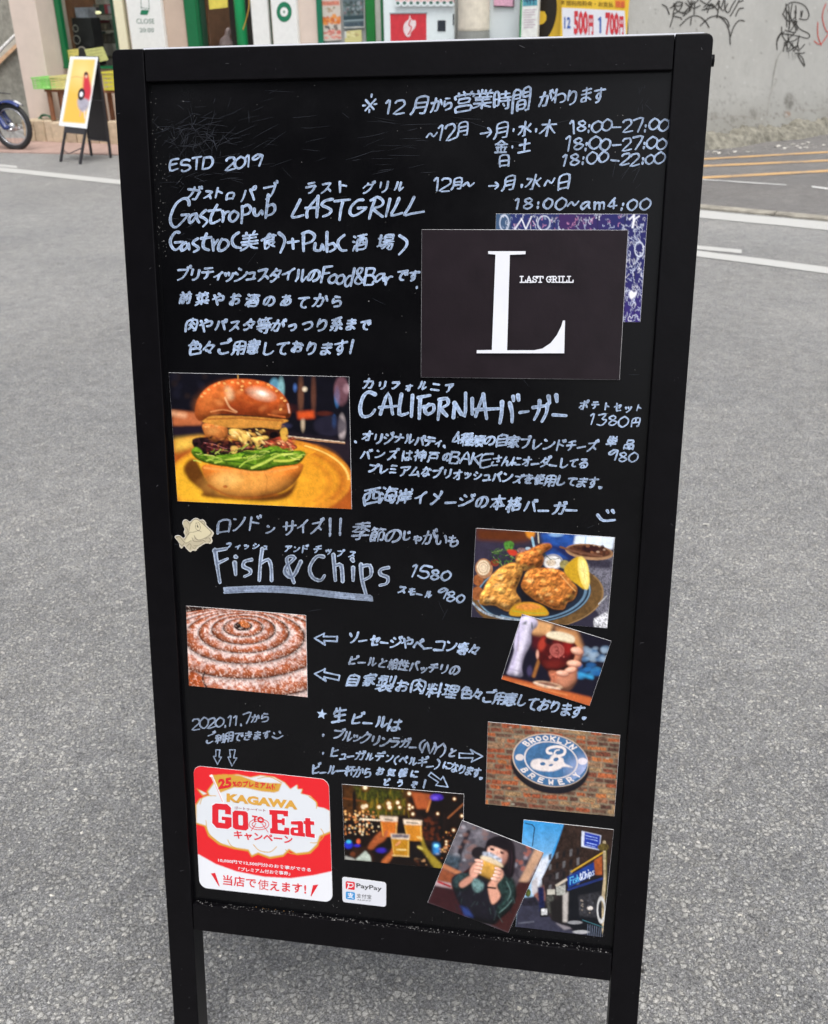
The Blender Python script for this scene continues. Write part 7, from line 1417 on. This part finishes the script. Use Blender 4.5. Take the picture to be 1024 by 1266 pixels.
# white machine, cream cylinder, cabinet, parking signs
vm = thing('vending_machine', fp(fs(473, 25, -.1)[0], -.3, 0), 'white vending machine with a red panel and a pale flame emblem', 'vending machine')
VF = -.1
s0, _ = fs(474, 25, VF); s1, _ = fs(562, 25, VF); m = MB(); m.box(Fo, Fe, Fn, Z, (s0, WPn+.05, .05), (s1, VF, 1.83)); m.build('cabinet', mat('machine_white', (226, 236, 238), rough=.3, noise=.03), vm, bevel=.012)
vbz('red_panel', 482.5, 17, 527, 60, VF+.001, VF+.006, mat('machine_red', (206, 56, 66), rough=.35), vm); vbz('painted_recess_shade', 481.5, 15.5, 528, 17, VF+.001, VF+.012, mat('machine_shadow', (150, 160, 164), rough=.4), vm)  # grey strip above the red panel: recess shade put in as colour
O5 = (370, 0, 6.827); flat(vm, 'flame_emblem', [crom([(933, 125), (950, 165), (985, 175), (978, 230), (945, 270), (935, 305), (905, 305), (880, 250), (890, 195), (925, 160)], True)], O5, mat('emblem_pale', (232, 214, 216), rough=.4), place=lambda a, b, l=0: onf(VF+.008)(a, b)); strokes_on(vm, 'flame_line', [[(940, 165), (925, 210), (950, 230), (920, 290)]], O5, 9, mat('machine_red', (206, 56, 66)), lift=.001, place=onf(VF+.009))
vbz('coin_window', 541, 25, 551, 38.5, VF+.001, VF+.006, mat('machine_dark', (52, 58, 66), rough=.2), vm, bevel=.001); vbz('slot', 560, 17, 561.5, 31, VF+.001, VF+.004, mat('machine_dark', (52, 58, 66)), vm)
vbz('awning_band', 489, -6, 561, 4.5, VF+.002, VF+.03, mat('pinkish_print', (226, 196, 196), rough=.5, noise=.3, nscale=60), vm)
for k in range(9):
    x = 492+k*8.2; flat(vm, 'scallop', [el(x, 4.5, 4.1, 3.4)], (0, 0, 1), mat('machine_white', (226, 236, 238)), place=lambda a, b, l=0: onf(VF+.031)(a, b)); flat(vm, 'green_dot', [el(x, 3.6, 2.2, 1.9)], (0, 0, 1), mat('dot_green', (70, 110, 96), rough=.5), place=lambda a, b, l=0: onf(VF+.033)(a, b-.012*(x-492)))
cyl = thing('cream_cylinder', fp(fs(582, 30, .05)[0], -.05, 0), 'stained cream cylinder on a grey stand beside the white machine', 'bin')
cs_, cz = fs(582, 38, -.0); m = MB(); rC = 17.0/110; m.tube([fp(cs_, -.1, cz), fp(cs_, -.1, cz+.02), fp(cs_, -.1, 1.75), fp(cs_, -.1, 1.78)], [rC*.97, rC, rC, rC*.9], 32); m.build('drum', mat('stained_cream', (214, 206, 190), rough=.6, noise=.14, nscale=12, bump=.1), cyl, smooth=False, bevel=.002)
m = MB(); m.tube([fp(cs_, -.1, 0), fp(cs_, -.1, cz-.002)], rC*1.02, 24); m.build('stand', mat('stand_grey', (140, 142, 138), rough=.6), cyl)
cab = thing('white_cabinet', fp(fs(601, 25, -.2)[0], -.3, 0), 'plain white cabinet with a pink notice, right of the cream cylinder', 'cabinet')
s0, _ = fs(598, 25, -.2); s1, _ = fs(642.5, 25, -.2); m = MB(); m.box(Fo, Fe, Fn, Z, (s0, WPn+.02, .03), (s1, -.2, 1.9)); m.build('body', mat('cabinet_white', (214, 222, 226), rough=.4, noise=.05, nscale=4), cab, bevel=.008)
nt_ = paper([(610, -12), (636, -12), (636, 8), (611, 7)], -.18, mat('pink_notice', (222, 170, 194), rough=.6, noise=.25, nscale=70), 'pink notice with a dark edge on the white cabinet', 'notice', False); strokes_on(nt_, 'edge_strip', [[(611, 7.5), (635, 8.3), (635.5, -12)]], (0, 0, 1), 1.5, mat('arch_black', (30, 32, 30)), lift=.002, smooth=False, place=onf(-.178))
pb = thing('banner_stand', fp(fs(645, 25, -.05)[0], -.1, 0), 'narrow white and teal printed banner with a green edge', 'banner')
vb('panel', 645, 665, -.12, -.05, .3, 1.95, mat('banner_white', (228, 230, 226), rough=.5), pb); vb('green_edge', 643.2, 644.9, -.12, -.05, .3, 1.95, mat('green_bright', (16, 150, 88)), pb); vb('foot', 647, 663, -.2, .02, 0, .3, mat('stand_grey', (140, 142, 138)), pb)
f5 = onf(-.048); flat(pb, 'teal_print', [[(646, -12), (664, -12), (664.5, 6.5), (646.5, 7.5)]], (0, 0, 1), mat('print_teal', (84, 160, 176), rough=.5, noise=.3, nscale=70), place=lambda a, b, l=0: f5(a, b)); T_pb = lambda s, y, w_, h_, mt: text_on(pb, 'lettering', s, 647.5, y, 647.5+w_, y-.4, h_, (0, 0, 1), mt, .02, place=lambda a, b: f5(a, b, .001))
strokes_on(pb, 'print_lines', [[(648, 12+k*3.1), (648+q_, 11.6+k*3.1)] for k, q_ in enumerate((15, 13, 14, 9, 14, 12, 14, 11))], (0, 0, 1), 1.0, mat('print_pinkgrey', (196, 176, 190), rough=.6), lift=.001, smooth=False, place=f5); strokes_on(pb, 'teal_marks', [[(650, -3), (653, 5)], [(655, -3), (656, 5)], [(660, -3), (660, 5)], [(648, 1), (663, 0)]], (0, 0, 1), 1.1, mat('print_navy', (30, 60, 96), rough=.5), lift=.001, smooth=False, place=f5)
rsn = thing('round_sign', fp(fs(660, 20, -.15)[0], -.15, 0), 'round black sign with a yellow letter and yellow rim, partly behind the banner', 'sign')
m = MB(); cc_ = hit(655, 12, Fo+Fn*-.25, Fn); yel = mat('sign_yellow', (236, 196, 62), rough=.4, noise=.04); bk_ = mat('sign_black', (36, 32, 28), rough=.4)
def disc(c, r, d0, d1, mt, name, parent, rz=1.25):
    m = MB(); m.prism([c+Fn*d0+Fe*r*math.cos(2*math.pi*k/48)+Z*r*rz*math.sin(2*math.pi*k/48) for k in range(48)], Fn*(d1-d0)); m.build(name, mt, parent)
disc(cc_, .385, -.03, 0, mat('sign_edge_brown', (120, 90, 40), rough=.5), 'rim_edge', rsn); disc(cc_, .372, 0.001, .004, yel, 'rim', rsn); disc(cc_, .27, .005, .008, bk_, 'disc', rsn)
f6 = lambda a, b, l=0: hit(a, b, cc_+Fn*.009, Fn)+Fn*l
flat(rsn, 'letter', [[(655, 15), (664, 14), (668, 13.5), (673.5, 14), (676, 19), (675.5, 25), (672, 29), (664, 31.5), (655, 32)], [(655, -12), (664, -14), (670, -12), (668, -7), (655, -6)]], (0, 0, 1), yel, place=lambda a, b, l=0: f6(a, b))
m = MB(); m.tube([cc_-Fn*.04-Z*cc_[2], cc_-Fn*.04], .03, 12); m.build('pole', mat('stand_grey', (140, 142, 138)), rsn, smooth=True)
ps = thing('parking_price_sign', fp(fs(694, 20, -.1)[0], -.1, 0), 'yellow bordered parking price sign reading 12 500円 and 1 700円', 'sign')
s0, _ = fs(693.5, 20, -.12); s1, _ = fs(776, 20, -.12); _, zb = fs(735, 52, -.12); m = MB(); m.box(Fo, Fe, Fn, Z, (s0, -.17, zb), (s1, -.12, 1.95)); m.build('panel', yel, ps, bevel=.004)
for x in (705, 765):
    s_, _ = fs(x, 20, -.15); m = MB(); m.tube([fp(s_, -.19, 0), fp(s_, -.19, 1.9)], .018, 10); m.build('post', mat('stand_grey', (140, 142, 138)), ps, smooth=True)
f7 = onf(-.118); P7 = lambda a, b, l=0: f7(a, b, l); flat(ps, 'white_field', [[(694.8, 9.3), (772.5, 13.2), (774.5, 50), (696, 46)]], (0, 0, 1), whm, place=lambda a, b, l=0: f7(a, b)); blu2 = mat('print_sign_blue', (40, 90, 170), rough=.4); redS = mat('print_sign_red', (206, 56, 66), rough=.4); yb_ = mat('print_ochre', (150, 120, 30), rough=.5); orr = mat('print_orange', (226, 130, 50), rough=.5)
Oz = (680, 0, 9.309); tt = lambda s, x0, y0, x1, y1, h, mt, b=.02: text_on(ps, 'lettering', s, x0, y0, x1, y1, h, Oz, mt, b, place=lambda a, b2: f7(a, b2, .002))
tt('12', 166, 326, 240, 326, 134, blu2, .03); strokes_on(ps, 'lettering', [[(562, 222), (582, 205)], [(582, 200), (582, 372)]], Oz, 20, blu2, lift=.002, smooth=False, place=f7)
tt('500', 276, 400, 440, 404, 282, redS, .05); tt('円', 446, 400, 502, 402, 232, redS, .05); tt('700', 640, 410, 795, 414, 274, redS, .05); tt('円', 800, 410, 850, 412, 226, redS, .05)
tt('時間利用料金・お支払', 128, 58, 735, 82, 62, yb_, .03); flat(ps, 'orange_patch', [[(752, 0), (868, 0), (866, 90), (752, 84)]], Oz, orr, place=lambda a, b, l=0: f7(a, b, .0015)); tt('現金', 760, 78, 862, 84, 66, redS, .0)

# stair wall left of the pillar
st_w = thing('stair_wall', fp(-1.2, -1.6, 0), 'rough grey stone stair wall with a white handrail at the left edge', 'wall')
gs = mat('rough_stone', (150, 148, 138), rough=.95, noise=.3, nscale=12, bump=1, bscale=50)
m = MB(); m.box(Fo, Fe, Fn, Z, (-6, -1.9, 0), (sL+.4, -1.6, 3.4)); m.build('wall', gs, st_w)
fw = onf(-1.55)
def band(q, th, mt, nm):
    m = MB(); P = [fw(*p) for p in q]; m.prism(P, -Fn*.045 if th == 0 else Fn*th); m.build(nm, mt, st_w)
band([(-60, 118), (22, 42), (23, 55), (-60, 138)], .0, mat('stone_pale', (196, 190, 178), rough=.9, noise=.25, nscale=14, bump=.6), 'stringer'); band([(-60, 128), (22, 52), (22, 58), (-60, 137)], .01, mat('orange_stain', (214, 176, 140), rough=.9, noise=.2), 'stained_band')
m = MB(); fh = onf(-1.35); m.tube([fh(-60, 122), fh(21, 41)], .02, 10); m.build('handrail', mat('rail_white', (226, 226, 224), rough=.4), st_w, smooth=True)
for x in (-40, -8): m = MB(); m.tube([fh(x, 122-(x+60)), fh(x, 160-(x+60))], .012, 8); m.build('baluster', mat('rail_white', (226, 226, 224)), st_w, smooth=True)

# stone edging, hose, bench and crates
edge = thing('stone_edging', fp(0, 0, 0), 'row of tan stone blocks along the foot of the shop front', 'edging')
rr = random.Random(10); s = fs(30, 170, 0)[0]; tans = [mat('tan_stone_a', (190, 172, 146), rough=.9, noise=.2, nscale=14, bump=.8), mat('tan_stone_b', (176, 158, 136), rough=.9, noise=.22, nscale=14, bump=.8), mat('tan_stone_c', (204, 186, 160), rough=.9, noise=.18, nscale=14, bump=.8)]
while s < fs(360, 150, 0)[0]:
    w_ = rr.uniform(.11, .2); h = .25+rr.uniform(-.015, .015); o_ = rr.uniform(-.015, .015)
    m = MB(); m.box(Fo, Fe, Fn, Z, (s, -.27, 0), (s+w_-.008, o_, h)); m.build('stone', rr.choice(tans), edge, bevel=.016); s += w_
hose = thing('garden_hose', hit(57, 148, Fo-Fn*.1, Fn), 'green garden hose coiled on the tan stones by the pillar', 'hose')
m = MB(); hc = hit(57, 146, Fo-Fn*.12, Fn)
for k in range(5):
    a0 = k*.7; pts = [hc+Fe*(.075+.01*k)*math.cos(t_)+Fn*.03*math.sin(t_+a0)+Z*(.045*math.sin(t_)*(1-.1*k)) for t_ in np.linspace(0, 6.28, 22)]; m.tube(pts, .007, 6)
m.build('coil', mat('hose_green', (40, 112, 84), rough=.5), hose, smooth=True)
bench = thing('wooden_bench', fp(.5, -.2, .25), 'brown wooden bench under the crates in front of the shop window', 'bench')
z_b = fs(70, 110, -.05)[1]
wood = mat('bench_wood', (138, 92, 64), rough=.7, noise=.3, nscale=16, bump=.3)
sb0 = fs(59, 125, -.05)[0]; sb1 = fs(190, 110, -.05)[0]
m = MB(); m.box(Fo, Fe, Fn, Z, (sb0, -.27, z_b-.03), (sb1, -.02, z_b)); m.build('seat', wood, bench, bevel=.003)
for s in (sb0+.02, sb0+.2, sb0+.62, sb0+.72, sb1-.05):
    for of in (-.06, -.25): m = MB(); m.box(Fo, Fe, Fn, Z, (s, of, .25), (s+.05, of+.03, z_b-.03)); m.build('leg', wood, bench, bevel=.002)
def crate(x0, x1, y0, y1, c, label):
    off = .02; s0, z1 = fs(x0, y0, off); s1, _ = fs(x1, y0, off); z0 = z_b+.002; D = .27
    t = thing('plastic_crate', fp((s0+s1)/2, off-D/2, z0), label, 'crate', 'plastic crates in front of the shop')
    mt = mat('crate_%s' % c[0], c[1], rough=.4, noise=.08, nscale=20)
    m = MB()
    for (a, b) in (((s0-.008, off-D-.008, z1-.02), (s1+.008, off-D+.01, z1)), ((s0-.008, off-.01, z1-.02), (s1+.008, off+.008, z1)), ((s0-.008, off-D+.01, z1-.02), (s0+.01, off-.01, z1)), ((s1-.01, off-D+.01, z1-.02), (s1+.008, off-.01, z1))): m.box(Fo, Fe, Fn, Z, a, b)
    m.build('rim', mt, t)
    n = 4; hh = (z1-.022-z0)/n
    for k in range(n):
        for (a, b) in (((s0, off-.008, z0+k*hh+.002), (s1, off, z0+k*hh+hh*.62)), ((s0, off-D, z0+k*hh+.002), (s1, off-D+.008, z0+k*hh+hh*.62)), ((s0, off-D+.009, z0+k*hh+.002), (s0+.008, off-.009, z0+k*hh+hh*.62)), ((s1-.008, off-D+.009, z0+k*hh+.002), (s1, off-.009, z0+k*hh+hh*.62))):
            m = MB(); m.box(Fo, Fe, Fn, Z, a, b); m.build('slat', mt, t)
    m = MB()
    for q in range(5):
        ss = s0+.004+(s1-s0-.012)*q/4; m.box(Fo, Fe, Fn, Z, (ss-.004, off-.0075, z0), (ss+.006, off+.002, z1-.021)); m.box(Fo, Fe, Fn, Z, (ss-.004, off-D-.002, z0), (ss+.006, off-D+.0075, z1-.021))
    m.build('rib', mt, t); m = MB(); m.box(Fo, Fe, Fn, Z, (s0+.009, off-D+.009, z0+.0005), (s1-.009, off-.009, z0+.008)); m.build('base', mt, t)
crate(39, 60.5, 95.5, 111, ('green', (150, 214, 120)), 'bright green plastic crate at the left end of the bench'); crate(61.5, 86, 94, 109, ('straw', (216, 208, 140)), 'pale yellow plastic crate next to the green one'); crate(126, 150, 88.5, 104, ('yellow', (206, 196, 70)), 'stronger yellow plastic crate behind the small poster sign')

# ---------------------------------------------------------------- small poster A-frame by the shop
L1, L2, R1 = G(75, 200), G(99, 203), G(137, 195); R2 = L1+(R1-L2)
An = (L2+R1)/2; Af = (L1+R2)/2
An = hit(120.5, 70, An, np.array([0, -1., 0])); Af = hit(95, 70, Af, np.array([0, -1., 0])); Af[2] = An[2]
xf = hit(88, 68, Af, np.array([0, -1., 0])); 
wd = np.linalg.norm(L2-L1); w2 = (L2-L1)/wd
sg3 = thing('poster_stand', L1*.25+L2*.25+R1*.25+R2*.25, 'small A-frame poster stand with an orange illustrated poster by the shop', 'sign stand')
fb = mat('stand_black', (44, 42, 46), rough=.5, noise=.1)
def leaf(a, b, ta, tb, nm):
    for (p, q) in ((a, ta), (b, tb)):
        m = MB(); m.tube([p, q], .016, 4); m.build(nm+'_leg', fb, sg3)
leaf(L1, L2, Af, An, 'front'); leaf(R2, R1, Af, An, 'rear')
nl = np.cross(L2-L1, Af-L1); nl /= np.linalg.norm(nl); nl = nl if np.dot(nl, CAM-L1) > 0 else -nl
def qd(a, b, c, d, n, th, mt, nm):
    m = MB(); m.prism([a, b, c, d], n*th); m.build(nm, mt, sg3)
lp = lambda a, b, t: a+(b-a)*t
qd(lp(L1, Af, .28), lp(L2, An, .28), lp(L2, An, 1.0), lp(L1, Af, 1.0), nl, .012, fb, 'front_board')
nr = np.cross(R1-R2, Af-R2); nr /= np.linalg.norm(nr); qd(lp(R2, Af, .17), lp(R1, An, .17), lp(R1, An, 1.0), lp(R2, Af, 1.0), nr, .008, mat('stand_board_black', (40, 36, 40), rough=.5), 'rear_board')
for tq in (.17, .58): m = MB(); m.tube([lp(R2, Af, tq)+nl*.01, lp(R1, An, tq)+nl*.01], .007, 6); m.build('cross_bar', mat('bar_grey', (84, 82, 84), rough=.5), sg3)
m = MB(); pts = [lp(L1, Af, .1), (L1+R1)/2*.5+L2*.5+Z*.08, lp(L2, An, .17)]; m.tube([lp(L1, Af, .12)]+[lp(L1, L2, .5)+Z*.09]+[lp(L2, An, .16)], .005, 6); m.build('hanging_wire', fb, sg3, smooth=True)
O = (0, 0, 3.938); cv = Canvas(*O, 560, 700, (236, 240, 242), ppp=3)
cv.poly([(360, 288), (465, 290), (415, 602), (305, 594)], (240, 190, 84), soft=3); cv.put(np.clip(1-np.hypot((cv.X-400)/110, (cv.Y-350)/120), 0, 1)*(cv.X < 465)*(cv.Y > 288), (248, 222, 150), a=.8)
cv.poly([(408, 375), (418, 352), (430, 358), (440, 400), (446, 440), (435, 490), (412, 490), (405, 440)], (206, 52, 66), smooth=True, soft=4); cv.ell(420, 362, 9, 13, (60, 36, 36), soft=3); cv.ell(421, 372, 6, 8, (226, 180, 150), soft=3); cv.poly([(380, 480), (420, 480), (436, 500), (415, 545), (385, 530)], (170, 166, 180), smooth=True, soft=4, tex=.2); cv.ell(397, 458, 17, 30, (40, 36, 44), soft=3, rot=8); cv.ell(397, 459, 8, 13, (240, 240, 244), soft=2, rot=8); cv.line([(395, 540), (390, 565)], 6, (220, 170, 140)); cv.line([(412, 540), (414, 575)], 6, (236, 214, 200)); cv.line([(350, 378), (372, 372), (402, 380)], 3, (190, 140, 90), smooth=True, a=.7)
p_o = lp(L1, Af, .5)+nl*.016; PL[0] = p_o; PL[1] = nl
sheet('poster', [(87.2, 69.8), (121.5, 70.5), (107.5, 159), (73, 155)], cv, None, None, lift=.002, step=.5, mt=matte, root=sg3, curl=0); PL[0] = PANEL; PL[1] = Bn

# ---------------------------------------------------------------- motorcycle, front end in view at the left edge
Mo = G(21, 186); Md = np.array([.955, -.297, 0]); Md /= np.linalg.norm(Md); Mx = np.array([-Md[1], Md[0], 0])
moto = thing('motorcycle', Mo, 'blue lightweight motorcycle with spoked wheels, cut off by the left edge', 'motorcycle')
tyr = mat('tyre_rubber', (36, 36, 38), rough=.7, noise=.1); chrome = mat('chrome', (200, 200, 204), rough=.2, metal=1); bl = mat('moto_blue', (34, 52, 112), rough=.25, noise=.06, coat=.5); wht = mat('moto_white', (222, 222, 224), rough=.3)
wr = 27.5/FPX*np.dot(Mo-CAM, FW)
def mp(f, z, s=0): return Mo+Md*f+Z*z+Mx*s
def wheel(f0):
    c = mp(f0, wr); t = bpy.data.objects.new('wheel', None); col.objects.link(t); t.parent = moto; t.location = [float(v) for v in (c-Mo)]
    m = MB(); m.ring(c, Mx, wr-.028, .028, 56, 10); m.build('tyre', tyr, t, smooth=True)
    m = MB(); m.ring(c, Mx, wr-.062, .011, 56, 8, 1.7); m.build('rim', chrome, t, smooth=True)
    m = MB(); m.tube([c-Mx*.045, c-Mx*.03, c+Mx*.03, c+Mx*.045], [.03, .05, .05, .03], 20); m.build('hub', chrome, t, smooth=True)
    m = MB()
    for k in range(20):
        a = 2*math.pi*k/20; a2 = a+(.5 if k % 2 else -.5); sd_ = .025 if k % 4 < 2 else -.025
        m.tube([c+(Md*math.cos(a2)+Z*math.sin(a2))*.045+Mx*sd_, c+(Md*math.cos(a)+Z*math.sin(a))*(wr-.06)], .0016, 4)
    m.build('spokes', mat('spoke_steel', (120, 120, 124), rough=.35, metal=1), t)
wheel(0); wheel(-1.15)
for s in (-.06, .06):
    m = MB(); m.tube([mp(-.27, .62, s), mp(-.16, .42, s), mp(-.05, .25, s), mp(-.01, wr-.01, s)], [.036, .036, .034, .024], 10); m.build('fork_leg', bl, moto, smooth=True)
    m = MB(); m.tube([mp(-.02, wr-.03, s*1.25), mp(.05, wr-.02, s*1.25)], .014, 8); m.build('fork_link', chrome, moto, smooth=True)
m = MB(); vs = []; n = 22
for i in range(n+1):
    a = R(60+115*i/n)-R(5); rad = wr+.03
    for k in range(7):
        b = -1+2*k/6; vs.append(mp(rad*math.cos(a)*1.0, wr+rad*math.sin(a)-.022*b*b, b*.058))
m.add(vs, [(i*7+k, i*7+k+1, (i+1)*7+k+1, (i+1)*7+k) for i in range(n) for k in range(6)])
o = m.build('mudguard', bl, moto, smooth=True); md_ = o.modifiers.new('s', 'SOLIDIFY'); md_.thickness = .006
m = MB(); m.tube([mp(.06, wr*2+.0, 0), mp(.1, wr*2+.005, 0), mp(.17, wr*2-.02, 0)], [.012, .018, .01], 10); m.build('mudguard_tip', wht, moto, smooth=True)
m = MB(); m.tube([mp(-.1, wr*2+.1, 0), mp(.06, wr*2+.09, 0)], .006, 6); m.build('brake_cable', fb, moto, smooth=True)
m = MB(); m.tube([mp(-.26, .6), mp(-.36, .82), mp(-.4, .95)], .03, 10); m.tube([mp(-.38, .93, -.3), mp(-.36, .95, 0), mp(-.38, .93, .3)], .012, 8); m.build('handlebar', chrome, moto, smooth=True)
m = MB(); m.tube([mp(-.33, .84), mp(-.27, .85), mp(-.24, .85)], [.06, .075, .06], 16); m.build('headlight', wht, moto, smooth=True)
m = MB(); m.add([mp(-.36, .7, -.2), mp(-.36, .7, .2), mp(-.42, .3, .22), mp(-.42, .3, -.22)], [(0, 1, 2, 3)]); o = m.build('leg_shield', wht, moto); md_ = o.modifiers.new('s', 'SOLIDIFY'); md_.thickness = .01
m = MB(); m.tube([mp(-.36, .75), mp(-.5, .45), mp(-.8, .42), mp(-1.0, .6)], [.05, .06, .06, .05], 10); m.build('frame', bl, moto, smooth=True)
m = MB(); m.tube([mp(-.62, .7), mp(-.75, .76), mp(-1.15, .77), mp(-1.3, .74)], [.07, .11, .11, .05], 12); m.build('seat', tyr, moto, smooth=True)
m = MB(); m.tube([mp(-.5, .26), mp(-.82, .3)], .09, 14); m.build('engine', chrome, moto, smooth=True)
m = MB(); m.tube([mp(-1.15, wr, .07), mp(-.75, .33, .07)], .02, 8); m.build('swing_arm', bl, moto, smooth=True)

# ---------------------------------------------------------------- unseen building behind the viewpoint, added and cut short for the board's reflections
ob = thing('unseen_reflection_building', (-8, -8.2, 0), 'dark unseen building behind the viewpoint, added for the reflections in the menu board', 'building')
dk = mat('dark_brick', (66, 60, 58), rough=.9, noise=.2, nscale=8, bump=.4); dg = mat('shop_glass_dark', (30, 34, 38), rough=.1); fr = mat('frame_grey', (90, 90, 90), rough=.6)
m = MB(); m.abox((-15.5, -12, 0), (-2.2, -8.2, 6.5)); m.build('wall', dk, ob)
for zz in (1.0, 4.1):
    for k in range(6):
        x = -15+k*2.1; m = MB(); m.abox((x, -8.199, zz), (x+1.5, -8.16, zz+1.6)); w_ = m.build('window', fr, ob); m = MB(); m.abox((x+.06, -8.158, zz+.06), (x+1.44, -8.15, zz+1.54)); m.build('pane', dg, w_)
m = MB(); m.abox((-15.5, -8.199, 3.1), (-2.2, -7.4, 3.22)); m.build('canopy', fr, ob)
